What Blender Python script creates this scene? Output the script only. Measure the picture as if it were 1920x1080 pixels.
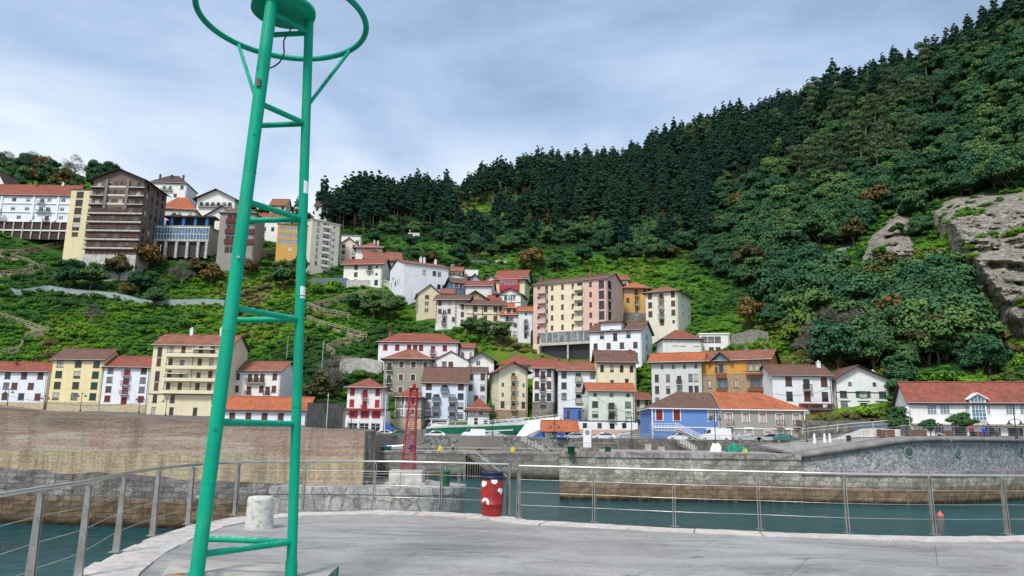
import bpy, bmesh, math, random
import numpy as np
from mathutils import Matrix, Vector
S = bpy.context.scene
for o in list(bpy.data.objects): bpy.data.objects.remove(o)
C = S.collection
rnd = random.Random(7)
PI = math.pi
R = math.radians
# ------------------------------------------------------------------ camera
F, CX, CY, EYE = 1400.0, 960.0, 540.0, 7.0
PITCH, ROLL = R(11.4), R(0.8)
cam_d = bpy.data.cameras.new('camera'); cam = bpy.data.objects.new('camera', cam_d); C.objects.link(cam)
cam_d.sensor_width = 36.0; cam_d.lens = 36.0 * F / 1920.0
cam_d.clip_start = 0.1; cam_d.clip_end = 6000
CM = Matrix.Rotation(PI/2 + PITCH, 4, 'X') @ Matrix.Rotation(ROLL, 4, 'Z')
cam.matrix_world = Matrix.Translation((0, 0, EYE)) @ CM
S.camera = cam
# ------------------------------------------------------------------ world, sun, exposure
S.view_settings.view_transform = 'Standard'; S.view_settings.look = 'None'
S.view_settings.exposure = 0.66; S.view_settings.gamma = 1.0
SUN_EL, SUN_AZ = R(52), R(205)      # azimuth of the sun measured from +Y clockwise (behind left of the camera)
W = bpy.data.worlds.new('World'); S.world = W; W.use_nodes = True
nt = W.node_tree; nt.nodes.clear()
def N(nt, typ, ins=None, **kw):
    n = nt.nodes.new(typ)
    for k, v in kw.items(): setattr(n, k, v)
    if ins:
        for k, v in ins.items():
            s = n.inputs[k]
            if isinstance(v, bpy.types.NodeSocket): nt.links.new(v, s)
            else: s.default_value = v
    return n
def ramp(nt, fac, stops, interp='LINEAR'):
    n = nt.nodes.new('ShaderNodeValToRGB'); nt.links.new(fac, n.inputs[0])
    e = n.color_ramp.elements
    while len(e) > 1: e.remove(e[-1])
    n.color_ramp.interpolation = interp
    e[0].position = stops[0][0]; e[0].color = col(stops[0][1])
    for p, c in stops[1:]:
        x = e.new(p); x.color = col(c)
    return n.outputs[0]
def col(c):
    if isinstance(c, (int, float)): return (c, c, c, 1)
    return (c[0], c[1], c[2], 1)
def hexc(h):
    r = [int(h[i:i+2], 16)/255 for i in (0, 2, 4)]
    return tuple(x/12.92 if x <= .04045 else ((x+.055)/1.055)**2.4 for x in r)
sky = N(nt, 'ShaderNodeTexSky', sky_type='NISHITA', sun_disc=False, sun_elevation=SUN_EL, sun_rotation=SUN_AZ)
bg1 = N(nt, 'ShaderNodeBackground', {'Color': sky.outputs[0], 'Strength': 0.06})
tc = N(nt, 'ShaderNodeTexCoord')
mp = N(nt, 'ShaderNodeMapping', {'Vector': tc.outputs['Generated'], 'Scale': (1.0, 1.0, 2.6)})
n1 = N(nt, 'ShaderNodeTexNoise', {'Vector': mp.outputs[0], 'Scale': 2.6, 'Detail': 8.0, 'Roughness': 0.55, 'Distortion': 0.35})
n2 = N(nt, 'ShaderNodeTexNoise', {'Vector': mp.outputs[0], 'Scale': 1.1, 'Detail': 3.0, 'Roughness': 0.5})
sx = N(nt, 'ShaderNodeSeparateXYZ', {'Vector': tc.outputs['Generated']})
# overcast brightens towards the horizon
hz = N(nt, 'ShaderNodeMapRange', {'Value': sx.outputs[2], 'From Min': 0.12, 'From Max': 0.42, 'To Min': 0.46, 'To Max': 0.0})
lx = N(nt, 'ShaderNodeMapRange', {'Value': sx.outputs[0], 'From Min': -0.6, 'From Max': 0.5, 'To Min': 0.14, 'To Max': -0.06})
mx = N(nt, 'ShaderNodeMath', {0: n1.outputs[0], 1: n2.outputs[0]}, operation='ADD')
ma = N(nt, 'ShaderNodeMath', {0: mx.outputs[0], 1: hz.outputs[0]}, operation='ADD')
mb = N(nt, 'ShaderNodeMath', {0: ma.outputs[0], 1: lx.outputs[0]}, operation='ADD')
mc = N(nt, 'ShaderNodeMath', {0: mb.outputs[0], 1: 0.5}, operation='MULTIPLY')
skc = ramp(nt, mc.outputs[0], [(0.40, hexc('8fa5c2')), (0.49, hexc('a8bedd')), (0.56, hexc('bfd1e9')), (0.64, hexc('dde7f1')), (0.72, hexc('f6fafd'))])
bg2 = N(nt, 'ShaderNodeBackground', {'Color': skc, 'Strength': 0.77})
mixs = N(nt, 'ShaderNodeMixShader', {0: 0.93, 1: bg1.outputs[0], 2: bg2.outputs[0]})
N(nt, 'ShaderNodeOutputWorld', {'Surface': mixs.outputs[0]})
sd = bpy.data.lights.new('sun', 'SUN'); sd.energy = 2.3; sd.angle = R(14); sd.color = (1, .95, .88)
so = bpy.data.objects.new('sun', sd); C.objects.link(so)
dirv = Vector((math.sin(SUN_AZ)*math.cos(SUN_EL), math.cos(SUN_AZ)*math.cos(SUN_EL), math.sin(SUN_EL)))
so.rotation_euler = dirv.to_track_quat('Z', 'Y').to_euler(); so.location = (0, 0, 60)

# ------------------------------------------------------------------ placement helpers (pixel of the 1920x1080 photo -> world ray)
C3 = CM.to_3x3()
def ray(px, py): return C3 @ Vector(((px-CX)/F, (CY-py)/F, -1.0))
def P(px, py, Y):
    w = ray(px, py); k = Y/w.y
    return Vector((w.x*k, Y, EYE + w.z*k))
def G(px, py, z):
    w = ray(px, py); k = (z-EYE)/w.z
    return Vector((w.x*k, w.y*k, z))
# terrain: for each photo column, (row, distance) pairs from the street up to the ridge
TT = {
 -500: [(812,66),(790,150),(768,176),(700,200),(560,235),(450,262),(390,310),(340,380)],
 0:    [(806,66),(790,150),(768,176),(700,200),(560,235),(445,258),(380,300),(318,380)],
 150:  [(806,66),(790,150),(770,176),(700,202),(570,236),(484,262),(400,300),(330,380)],
 300:  [(808,66),(792,150),(774,176),(700,204),(570,238),(490,262),(420,290),(366,330)],
 450:  [(810,66),(795,150),(780,176),(700,204),(580,238),(480,265),(428,300),(392,340)],
 600:  [(815,90),(806,150),(795,170),(700,196),(600,226),(525,256),(455,300),(404,350)],
 750:  [(816,150),(812,165),(800,180),(700,205),(610,226),(545,248),(480,285),(436,340),(380,420)],
 900:  [(818,150),(815,165),(800,182),(700,202),(630,216),(540,252),(490,295),(420,390),(358,480)],
 1050: [(820,150),(817,165),(795,184),(700,200),(655,212),(560,250),(490,300),(420,380),(322,480)],
 1200: [(822,125),(820,150),(780,168),(700,188),(620,216),(545,250),(490,300),(410,370),(308,480)],
 1350: [(824,122),(822,140),(770,155),(680,178),(600,208),(540,240),(480,290),(380,370),(240,480)],
 1500: [(826,120),(818,135),(790,144),(690,158),(600,190),(530,230),(460,280),(330,370),(205,460)],
 1650: [(822,110),(812,128),(790,142),(700,152),(600,180),(500,220),(410,265),(290,350),(143,440)],
 1800: [(820,108),(812,126),(790,136),(700,146),(600,165),(500,195),(390,240),(250,320),(92,400)],
 1920: [(820,108),(812,126),(780,135),(680,146),(600,155),(500,180),(360,230),(190,300),(30,370)],
 2500: [(820,108),(812,126),(740,140),(600,150),(480,170),(300,220),(50,300),(-170,360)],
}
TK = sorted(TT)
def colprof(px):
    px = min(max(px, TK[0]), TK[-1])
    for a, b in zip(TK, TK[1:]):
        if a <= px <= b: return TT[a], TT[b], (px-a)/(b-a)
def depth_in(prof, py):
    if py >= prof[0][0]: return prof[0][1]
    for (y0, d0), (y1, d1) in zip(prof, prof[1:]):
        if y1 <= py <= y0: return d0 + (d1-d0)*(y0-py)/(y0-y1)
    return prof[-1][1]
def D(px, py):
    a, b, t = colprof(px)
    return depth_in(a, py)*(1-t) + depth_in(b, py)*t
def T(px, py): return P(px, py, D(px, py))
def ridge(px):
    a, b, t = colprof(px); return a[-1][0]*(1-t) + b[-1][0]*t
def foot(px):
    a, b, t = colprof(px); return a[0][0]*(1-t) + b[0][0]*t

# ------------------------------------------------------------------ tagging / linking
def tag(o, label=None, cat=None, group=None, kind=None):
    if label: o['label'] = label
    if cat: o['category'] = cat
    if group: o['group'] = group
    if kind: o['kind'] = kind
    return o
def empty(name, loc=(0,0,0), rz=0, label=None, cat=None, group=None):
    o = bpy.data.objects.new(name, None); C.objects.link(o)
    o.location = loc; o.rotation_euler = (0, 0, rz); o.empty_display_size = .3
    return tag(o, label, cat, group)
class MB:
    """collects primitives into one mesh"""
    def __init__(s): s.v = []; s.f = []; s.m = []; s.sm = []
    def add(s, vs, fs, m=0, smooth=False):
        b = len(s.v); s.v += [tuple(v) for v in vs]
        for f in fs: s.f.append([i+b for i in f]); s.m.append(m); s.sm.append(smooth)
        return s
    def quad(s, a, b, c, d, m=0): return s.add([a, b, c, d], [(0,1,2,3)], m)
    def box(s, x0, x1, y0, y1, z0, z1, m=0):
        vs = [(x0,y0,z0),(x1,y0,z0),(x1,y1,z0),(x0,y1,z0),(x0,y0,z1),(x1,y0,z1),(x1,y1,z1),(x0,y1,z1)]
        return s.add(vs, [(0,3,2,1),(4,5,6,7),(0,1,5,4),(1,2,6,5),(2,3,7,6),(3,0,4,7)], m)
    def bar(s, a, b, w, h, m=0):
        a, b = Vector(a), Vector(b); d = (b-a).normalized()
        u = d.cross(Vector((0,0,1)))
        u = Vector((1,0,0)) if u.length < 1e-4 else u.normalized()
        n = u.cross(d)
        vs = [p + u*i*w/2 + n*j*h/2 for p in (a, b) for i, j in ((-1,-1),(1,-1),(1,1),(-1,1))]
        return s.add(vs, [(3,2,1,0),(4,5,6,7),(0,1,5,4),(1,2,6,5),(2,3,7,6),(3,0,4,7)], m)
    def tube(s, pts, r, n=12, m=0, closed=False, caps=True):
        pts = [Vector(p) for p in pts]; L = len(pts)
        rs = r if isinstance(r, (list, tuple)) else [r]*L
        rings = []; up = None
        for i, p in enumerate(pts):
            if closed: d = pts[(i+1) % L]-pts[i-1]
            else: d = pts[min(i+1, L-1)]-pts[max(i-1, 0)]
            d.normalize()
            if up is None:
                up = Vector((0,0,1)) if abs(d.z) < .9 else Vector((1,0,0))
            u = d.cross(up).normalized(); up = u.cross(d).normalized()
            rings.append([p + (u*math.cos(2*PI*k/n) + up*math.sin(2*PI*k/n))*rs[i] for k in range(n)])
        vs = [v for rg in rings for v in rg]; fs = []
        for i in range(L if closed else L-1):
            a, b = i*n, ((i+1) % L)*n
            for k in range(n): fs.append((a+k, a+(k+1) % n, b+(k+1) % n, b+k))
        s.add(vs, fs, m, True)
        if caps and not closed:
            s.add(rings[0], [tuple(range(n-1, -1, -1))], m); s.add(rings[-1], [tuple(range(n))], m)
        return s
    def lathe(s, prof, n=24, m=0, cx=0, cy=0, caps=True):
        vs = []; fs = []
        for r_, z in prof:
            for k in range(n): vs.append((cx+r_*math.cos(2*PI*k/n), cy+r_*math.sin(2*PI*k/n), z))
        for i in range(len(prof)-1):
            for k in range(n): fs.append((i*n+k, i*n+(k+1) % n, (i+1)*n+(k+1) % n, (i+1)*n+k))
        s.add(vs, fs, m, True)
        if caps:
            s.add(vs[:n], [tuple(range(n-1, -1, -1))], m); s.add(vs[-n:], [tuple(range(n))], m)
        return s
    def slab(s, polys, t, m=0, m2=None):
        """closed sheet: polygons plus the same polygons t lower, edges closed"""
        m2 = m if m2 is None else m2
        from collections import Counter
        key = {}; vs = []
        def idx(p):
            k = tuple(round(c, 4) for c in p)
            if k not in key: key[k] = len(vs); vs.append(Vector(p))
            return key[k]
        pf = [[idx(p) for p in poly] for poly in polys]; n = len(vs)
        cnt = Counter()
        for f in pf:
            for a, b in zip(f, f[1:]+f[:1]): cnt[(a, b)] += 1
        s.add(vs, pf, m)
        s.add([v-Vector((0,0,t)) for v in vs], [f[::-1] for f in pf], m2)
        fs = [(b, a, a+n, b+n) for (a, b) in cnt if (b, a) not in cnt]
        s.add(vs+[v-Vector((0,0,t)) for v in vs], fs, m2)
        return s
    def mesh(s, name, mats):
        me = bpy.data.meshes.new(name); me.from_pydata(s.v, [], s.f)
        for m in (mats if isinstance(mats, (list, tuple)) else [mats]): me.materials.append(m)
        me.polygons.foreach_set('material_index', s.m)
        me.polygons.foreach_set('use_smooth', s.sm)
        me.update(); return me
    def build(s, name, mats, parent=None, loc=None, rz=0):
        return link(name, s.mesh(name, mats), parent, loc, rz)
def link(name, me, parent=None, loc=None, rz=0):
    o = bpy.data.objects.new(name, me); C.objects.link(o)
    if parent: o.parent = parent
    if loc is not None: o.location = loc
    if rz: o.rotation_euler = (0, 0, rz)
    return o
def smoothen(o, ang=40):
    pass
def copy_tree(o, parent=None):
    c = o.copy(); C.objects.link(c)
    if parent: c.parent = parent
    for ch in [x for x in KIDS.get(o.name, [])]: copy_tree(ch, c)
    return c
KIDS = {}
def remember(o):
    for ch in C.objects:
        if ch.parent: KIDS.setdefault(ch.parent.name, [])
    def rec(p):
        KIDS[p.name] = [x for x in C.objects if x.parent == p]
        for k in KIDS[p.name]: rec(k)
    rec(o)

# ------------------------------------------------------------------ materials
def newmat(name):
    m = bpy.data.materials.new(name); m.use_nodes = True
    nt = m.node_tree; nt.nodes.clear()
    b = N(nt, 'ShaderNodeBsdfPrincipled'); o = N(nt, 'ShaderNodeOutputMaterial', {'Surface': b.outputs[0]})
    return m, nt, b
def coord(nt, kind='Object', scale=(1,1,1)):
    if kind == 'World': v = N(nt, 'ShaderNodeNewGeometry').outputs['Position']
    else: v = N(nt, 'ShaderNodeTexCoord').outputs[kind]
    return N(nt, 'ShaderNodeMapping', {'Vector': v, 'Scale': scale}).outputs[0]
def noise(nt, v, scale, detail=4, rough=.55, dist=0):
    return N(nt, 'ShaderNodeTexNoise', {'Vector': v, 'Scale': scale, 'Detail': detail, 'Roughness': rough, 'Distortion': dist}).outputs[0]
def mixc(nt, fac, a, b, mode='MIX'):
    n = nt.nodes.new('ShaderNodeMix'); n.data_type = 'RGBA'; n.blend_type = mode
    for i, v in ((0, fac), (6, a), (7, b)):
        s = n.inputs[i]
        if isinstance(v, bpy.types.NodeSocket): nt.links.new(v, s)
        elif i == 0: s.default_value = v
        else: s.default_value = col(v)
    return n.outputs[2]
def bump(nt, b, h, strength=.4, dist=.05):
    n = N(nt, 'ShaderNodeBump', {'Height': h, 'Strength': strength, 'Distance': dist}); nt.links.new(n.outputs[0], b.inputs['Normal'])
def simple(name, c, rough=.6, metal=0, var=.12, sc=3.0, space='Object', spec=.4):
    m, nt, b = newmat(name)
    v = coord(nt, space); f = noise(nt, v, sc, 5, .6)
    d = tuple(x*(1-var*1.6) for x in c); l = tuple(min(1, x*(1+var)) for x in c)
    nt.links.new(ramp(nt, f, [(.3, d), (.7, l)]), b.inputs['Base Color'])
    b.inputs['Roughness'].default_value = rough; b.inputs['Metallic'].default_value = metal
    b.inputs['Specular IOR Level'].default_value = spec
    return m
_pl = {}
def plaster(c, dirt=.35):
    k = (tuple(round(x, 3) for x in c), dirt)
    if k in _pl: return _pl[k]
    m, nt, b = newmat('plaster')
    v = coord(nt, 'Object'); st = coord(nt, 'Object', (1.3, 1.3, .12))
    f1 = noise(nt, v, .55, 5, .6); f2 = noise(nt, st, 1.3, 5, .65)
    dk = tuple(x*.62 for x in c)
    c1 = mixc(nt, ramp(nt, f1, [(.42, 0), (.75, dirt)]), c, dk)
    c2 = mixc(nt, ramp(nt, f2, [(.52, 0), (.78, dirt)]), c1, (c[0]*.55, c[1]*.53, c[2]*.5))
    nt.links.new(c2, b.inputs['Base Color']); b.inputs['Roughness'].default_value = .85
    b.inputs['Specular IOR Level'].default_value = .2
    bump(nt, b, noise(nt, v, 6, 3), .2, .02)
    _pl[k] = m; return m
_rf = {}
def tiles(c, weather=.5):
    k = (tuple(round(x, 3) for x in c), weather)
    if k in _rf: return _rf[k]
    m, nt, b = newmat('roof_tiles')
    v = coord(nt, 'Object')
    w = N(nt, 'ShaderNodeTexWave', {'Vector': v, 'Scale': 1.25, 'Distortion': .6, 'Detail': 1.0}, wave_type='BANDS', bands_direction='X')
    w2 = N(nt, 'ShaderNodeTexWave', {'Vector': v, 'Scale': .9, 'Distortion': .8, 'Detail': 1.0}, wave_type='BANDS', bands_direction='Y')
    vo = N(nt, 'ShaderNodeTexVoronoi', {'Vector': v, 'Scale': 2.6})
    big = noise(nt, v, .5, 4, .6)
    c0 = mixc(nt, vo.outputs['Color'], tuple(x*.7 for x in c), tuple(min(1, x*1.3) for x in c))
    c1 = mixc(nt, ramp(nt, big, [(.45, 0), (.72, weather)]), c0, (.09, .075, .06))
    c2 = mixc(nt, ramp(nt, w.outputs[0], [(0, .4), (.45, 0)]), c1, tuple(x*.4 for x in c))
    c3 = mixc(nt, ramp(nt, w2.outputs[0], [(0, .25), (.4, 0)]), c2, tuple(x*.5 for x in c))
    nt.links.new(c3, b.inputs['Base Color']); b.inputs['Roughness'].default_value = .9
    b.inputs['Specular IOR Level'].default_value = .15
    bump(nt, b, w.outputs[0], .5, .06)
    _rf[k] = m; return m
def rubble(name, stops, scale=2.2, mortar=(.3,.28,.25), space='Object', squash=(1,1,1), moss=None, mw=.06):
    m, nt, b = newmat(name)
    v = coord(nt, space, squash); nz = N(nt, 'ShaderNodeTexNoise', {'Vector': v, 'Scale': 1.5, 'Detail': 2.0})
    vv = N(nt, 'ShaderNodeVectorMath', {0: v, 1: N(nt, 'ShaderNodeVectorMath', {0: nz.outputs['Color'], 'Scale': .35}, operation='SCALE').outputs[0]}, operation='ADD').outputs[0]
    vo = N(nt, 'ShaderNodeTexVoronoi', {'Vector': vv, 'Scale': scale})
    ve = N(nt, 'ShaderNodeTexVoronoi', {'Vector': vv, 'Scale': scale}, feature='DISTANCE_TO_EDGE')
    sp = N(nt, 'ShaderNodeSeparateColor', {0: vo.outputs['Color']})
    c1 = ramp(nt, sp.outputs[0], stops)
    c2 = mixc(nt, ramp(nt, ve.outputs['Distance'], [(0, 1), (mw, 0)]), c1, mortar)
    fine = noise(nt, v, 7, 5, .7)
    c3 = mixc(nt, ramp(nt, fine, [(.4, 0), (.8, .55)]), c2, tuple(x*.4 for x in mortar))
    if moss:
        c3 = mixc(nt, ramp(nt, noise(nt, v, .35, 5, .65), [(.5, 0), (.62, .7)]), c3, moss)
    nt.links.new(c3, b.inputs['Base Color']); b.inputs['Roughness'].default_value = .9
    b.inputs['Specular IOR Level'].default_value = .2
    bump(nt, b, ve.outputs['Distance'], .8, .12)
    return m
def glassm(name, c, rough=.08):
    m, nt, b = newmat(name)
    v = coord(nt, 'World'); f = noise(nt, v, .9, 2)
    nt.links.new(ramp(nt, f, [(.35, tuple(x*.6 for x in c)), (.65, tuple(x*1.4 for x in c))]), b.inputs['Base Color'])
    b.inputs['Roughness'].default_value = rough; b.inputs['Specular IOR Level'].default_value = .6
    return m
WHITE = (.80, .81, .83); CREAM = (.78, .71, .52); PALE = (.78, .76, .66)
M = {}
M['glass'] = glassm('window_glass', (.02, .025, .03)); M['glass2'] = glassm('window_glass_light', (.16, .18, .19), .15)
M['glass3'] = glassm('window_glass_blue', (.07, .16, .24), .1)
M['curtain'] = simple('lace_curtain', (.5, .5, .48), .8)
M['wframe'] = simple('white_frame_paint', (.78, .78, .76), .5, var=.05)
M['bframe'] = simple('brown_frame_wood', (.10, .055, .035), .6)
M['brown'] = simple('brown_shutter', (.115, .055, .04), .6, sc=6)
M['brick'] = simple('chimney_brick', (.27,.10,.07), .9, var=.3, sc=5); M['ropec'] = simple('cable_black', (.03,.03,.03), .7)
M['dark'] = simple('dark_metal', (.03, .03, .035), .5)
M['red'] = simple('red_paint', (.42, .02, .035), .5, sc=6)
M['dred'] = simple('dark_red_paint', (.2, .025, .03), .6)
M['green'] = simple('green_shutter', (.03, .13, .08), .6)
M['dkgreen'] = simple('dark_green_shutter', (.02, .06, .05), .6)
M['grey'] = simple('grey_paint', (.3, .31, .33), .6)
M['slate'] = simple('slate_grey_panel', (.12, .15, .2), .6)
M['concrete'] = simple('concrete', (.36, .34, .31), .9, var=.3, sc=1.2)
M['lconc'] = simple('light_concrete', (.5, .48, .44), .9, var=.25, sc=1.2)
M['timber'] = simple('dark_timber', (.05, .032, .025), .8)
M['wood'] = simple('weathered_wood', (.3, .2, .11), .8, var=.3, sc=4)
M['blue'] = simple('blue_paint', (.03, .12, .45), .6)
M['steel'] = simple('galvanised_steel', (.42, .42, .42), .45, .6)
M['white'] = simple('white_paint', WHITE, .6, var=.06)
M['tile_red'] = tiles((.29, .092, .065), .6); M['tile_org'] = tiles((.43, .135, .065), .45)
M['tile_brn'] = tiles((.17, .095, .075), .4); M['tile_old'] = tiles((.30, .12, .08), .7)
M['tile_dk'] = tiles((.10, .07, .065), .5)
M['stone_y'] = rubble('yellow_rubble', [(0, (.5,.42,.26)), (.5, (.6,.53,.36)), (1, (.42,.33,.2))], 2.5, (.55,.5,.4))
M['stone_b'] = rubble('brown_ashlar', [(0, (.33,.22,.12)), (.5, (.42,.3,.18)), (1, (.28,.2,.13))], 2.2, (.45,.38,.28))
M['stone_g'] = rubble('grey_rubble', [(0, (.2,.19,.17)), (.5, (.32,.3,.27)), (1, (.14,.13,.12))], 2.4, (.3,.28,.25), moss=(.1,.12,.05))
# ------------------------------------------------------------------ buildings
_win = {}
def win_mesh(kind, w, h, fr, sur):
    """window unit for an opening w x h: outer mesh (frame, optional surround) and infill mesh"""
    k = (kind, round(w, 1), round(h, 1), fr, sur)
    if k in _win: return _win[k]
    a = MB(); t = .075
    y0, y1 = .10, .17
    a.box(0, t, y0, y1, 0, h); a.box(w-t, w, y0, y1, 0, h)
    a.box(t, w-t, y0, y1, 0, t); a.box(t, w-t, y0, y1, h-t, h)
    if kind in 'wvt' and w > .7: a.box(w/2-.04, w/2+.04, y0, y1, t, h-t)
    if kind == 'g':
        n = max(3, round(w/.55))
        for i in range(1, n): a.box(w*i/n-.045, w*i/n+.045, y0-.03, y1, t, h-t)
        a.box(t, w-t, y0+.002, y1-.002, h*.68, h*.68+.06)
    if kind in 't': a.box(t, w/2-.035, y0, y1, .3, .36); a.box(w/2+.035, w-t, y0, y1, .3, .36)
    if kind in 'wv' and h > 1.2: a.box(t, w/2-.035, y0+.01, y1-.01, h*.62, h*.62+.05); a.box(w/2+.035, w-t, y0+.01, y1-.01, h*.62, h*.62+.05)
    a.box(-.07, w+.07, -.09, .10, -.07, -.002, 1 if sur else 0)    # sill
    if sur:
        s = .15
        a.box(-s, -.002, -.035, .02, -.072, h+s, 1); a.box(w+.002, w+s, -.035, .02, -.072, h+s, 1); a.box(-.002, w+.002, -.035, .02, h+.002, h+s, 1)
    fm = {'w': M['wframe'], 'b': M['bframe'], 'g': M['green'], 'r': M['red'], 'k': M['dark']}[fr]
    me = a.mesh('window', [fm, M[sur] if sur else fm])
    p = MB(); p.box(t, w-t, .125, .145, t, h-t)
    q = MB()
    if kind in 'sr':
        q.box(.01, w-.01, .02, .075, .01, h-.01)
        n = int(h/.16)
        for i in range(n): q.box(.06, w-.06, .005, .02, .06+i*(h-.1)/n, .06+(i+.55)*(h-.1)/n)
    _win[k] = (me, p, q, {}); return _win[k]
def pane_for(cache, p, mat, nm):
    if nm not in cache: cache[nm] = p.mesh('pane', mat)
    return cache[nm]
_bal = {}
def balcony_mesh(w, solid, d=.9, rail='dark'):
    k = (round(w, 1), solid, d, rail)
    if k in _bal: return _bal[k]
    s = MB(); s.box(0, w, -d, 0, -.16, 0)
    for x in (.2, w-.35): s.box(x, x+.15, -d*.6, 0, -.4, -.16)
    r = MB()
    if solid:
        r.box(0, w, -d, -d+.06, .0, 1.0); r.box(0, .06, -d+.06, 0, 0, 1.0); r.box(w-.06, w, -d+.06, 0, 0, 1.0); r.box(-.03, w+.03, -d-.03, -d+.09, 1.0, 1.06)
    else:
        r.box(0, w, -d, -d+.05, .97, 1.03); r.box(0, w, -d, -d+.04, .08, .12)
        for x in (0, w-.05): r.box(x, x+.05, -d+.05, 0, .97, 1.03); r.box(x, x+.04, -d+.04, 0, .08, .12)
        n = max(3, int(w/.16))
        for i in range(n+1):
            x = i*(w-.03)/n; r.box(x, x+.03, -d+.01, -d+.035, .12, .97)
        for i in range(1, int(d/.16)):
            for x in (.01, w-.04): r.box(x, x+.025, -i*.16, -i*.16+.025, .12, .97)
    _bal[k] = (s.mesh('balcony', M['lconc']), r.mesh('railing', M[rail] if isinstance(rail, str) else rail)); return _bal[k]
def facade(mb, O, u, W, z0, z1, holes, depth=.24, m=0):
    """vertical wall sheet from O along u with rectangular openings and their reveals; outside is to the right of u reversed"""
    O = Vector(O); u = Vector(u); n = Vector((u.y, -u.x, 0))   # outward
    xs = sorted({0, W} | {h[0] for h in holes} | {h[1] for h in holes}); zs = sorted({z0, z1} | {h[2] for h in holes} | {h[3] for h in holes})
    def pt(x, z, d=0): return O + u*x - n*d + Vector((0, 0, z))
    for xa, xb in zip(xs, xs[1:]):
        run = None
        for za, zb in zip(zs, zs[1:]):
            cx_, cz = (xa+xb)/2, (za+zb)/2
            if any(h[0] < cx_ < h[1] and h[2] < cz < h[3] for h in holes):
                continue
            mb.quad(pt(xa, za), pt(xb, za), pt(xb, zb), pt(xa, zb), m)
    for a, b, c, d in holes:
        mb.quad(pt(a, c), pt(a, c, depth), pt(a, d, depth), pt(a, d), m)
        mb.quad(pt(b, c, depth), pt(b, c), pt(b, d), pt(b, d, depth), m)
        mb.quad(pt(a, c), pt(b, c), pt(b, c, depth), pt(a, c, depth), m)
        mb.quad(pt(a, d, depth), pt(b, d, depth), pt(b, d), pt(a, d), m)
SHUT = dict(brown='brown', red='red', green='green', grey='grey')
def place_windows(root, rows, Wd, z0, z1, O, rz, o):
    """rows of characters -> openings; returns holes, and a list of deferred placements"""
    holes = []; put = []
    nr = len(rows)
    if nr == 0: return holes, put
    fh = (z1-z0)/nr
    for i, row in enumerate(rows):
        zf = z1 - (i+1)*fh; nc = len(row)
        m_ = o.get('margin', .05)*Wd; sp = (Wd-2*m_)/nc
        for j, ch in enumerate(row):
            if ch in '. ': continue
            ww = min(o.get('ww', 1.0)*1.28, sp*.74); wh = min(o.get('wh', 1.35)*1.18, fh*.64)
            xc = m_ + (j+.5)*sp; zb = zf + fh*.26
            if ch in 'bBtd': wh = min(2.05, fh*.74); zb = zf + .06
            if ch == 'a': ww *= .6; wh *= .5; zb = zf+fh*.42
            if ch in 'gG': ww = sp*.92; zb = zf+fh*.25; wh = fh*.55
            if ch == 'x': ww = min(sp*o.get('xw', .8), 2.6); zb = zf+.02; wh = fh*.8
            holes.append((xc-ww/2, xc+ww/2, zb, zb+wh)); put.append((ch, xc-ww/2, zb, ww, wh, zf, sp))
    return holes, put
def do_windows(root, put, O, rz, o):
    shut = M[o.get('shut', 'brown')]; fr = o.get('fr', rnd.choice('bbwk')); sur = o.get('sur')
    cs, sn = math.cos(rz), math.sin(rz)
    def L(x, z, y=0): return (O[0]+cs*x-sn*y, O[1]+sn*x+cs*y, O[2]+z)
    shutp = o.get('ps', .3)
    for ch, x, z, w, h, zf, sp in put:
        closed = ch in 'sr' or (ch in 'wb' and rnd.random() < shutp)
        kind = 's' if closed else ('g' if ch in 'gG' else 't' if ch in 'btd' else 'w')
        if ch == 'd': kind = 's'; closed = True
        if ch == 'x': kind = 'w'; closed = False
        w_, h_ = round(w, 1), round(h, 1)
        me, p, q, cache = win_mesh(kind, w, h, fr, sur)
        f = link('door' if ch == 'd' else 'window', me, root, L(x, z), rz)
        if closed:
            key = 's'+shut.name
            if key not in cache: cache[key] = q.mesh('shutter', shut)
            if q.v: link('door_leaf' if ch == 'd' else 'shutter', cache[key], f)
        else:
            r_ = rnd.random(); nm = o.get('gl') or ('glass' if r_ < .62 else 'glass2' if r_ < .85 else 'curtain')
            if ch in 'gG': nm = o.get('ggl', 'glass3')
            if ch == 'x': nm = 'glass'
            link('pane', pane_for(cache, p, M[nm], nm), f)
        if kind == 'w' and not closed and h > 1.0 and rnd.random() < .3:
            kk_ = round(rnd.choice((.3, .5, .7)), 1); key = 'bl%s' % kk_
            if key not in cache: q2 = MB(); q2.box(.08, w-.08, .085, .098, h*(1-kk_), h-.08); cache[key] = q2.mesh('blind', M[rnd.choice(('curtain', 'lconc', 'curtain', 'brown'))])
            link('blind', cache[key], f)
        if ch in 'bB':
            bw = round(min(sp*.96, w+o.get('bw', 1.1)), 1)
            bm_, rm = balcony_mesh(bw, o.get('bsolid', False), o.get('bd', .9), o.get('rail', 'dark'))
            bo = link('balcony', bm_, root, L(x+w/2-bw/2, zf+.05), rz); link('railing', rm, bo)
        if ch == 'v':
            v = MB(); v.box(-.5*w-.02, -.03, -.06, -.02, 0, h); v.box(w+.03, w*1.5+.02, -.06, -.02, 0, h)
            link('shutter', v.mesh('shutter', shut), root, L(x, z), rz)
def sides_solve(A, u, px, py):
    """distance s along u from A so that A+s*u is seen at column px (row py)"""
    r_ = ray(px, py); k = r_.x/r_.y
    # (A.x + s u.x) = k (A.y + s u.y)
    return (k*A.y - A.x)/(u.x - k*u.y)
NB = {}
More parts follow.
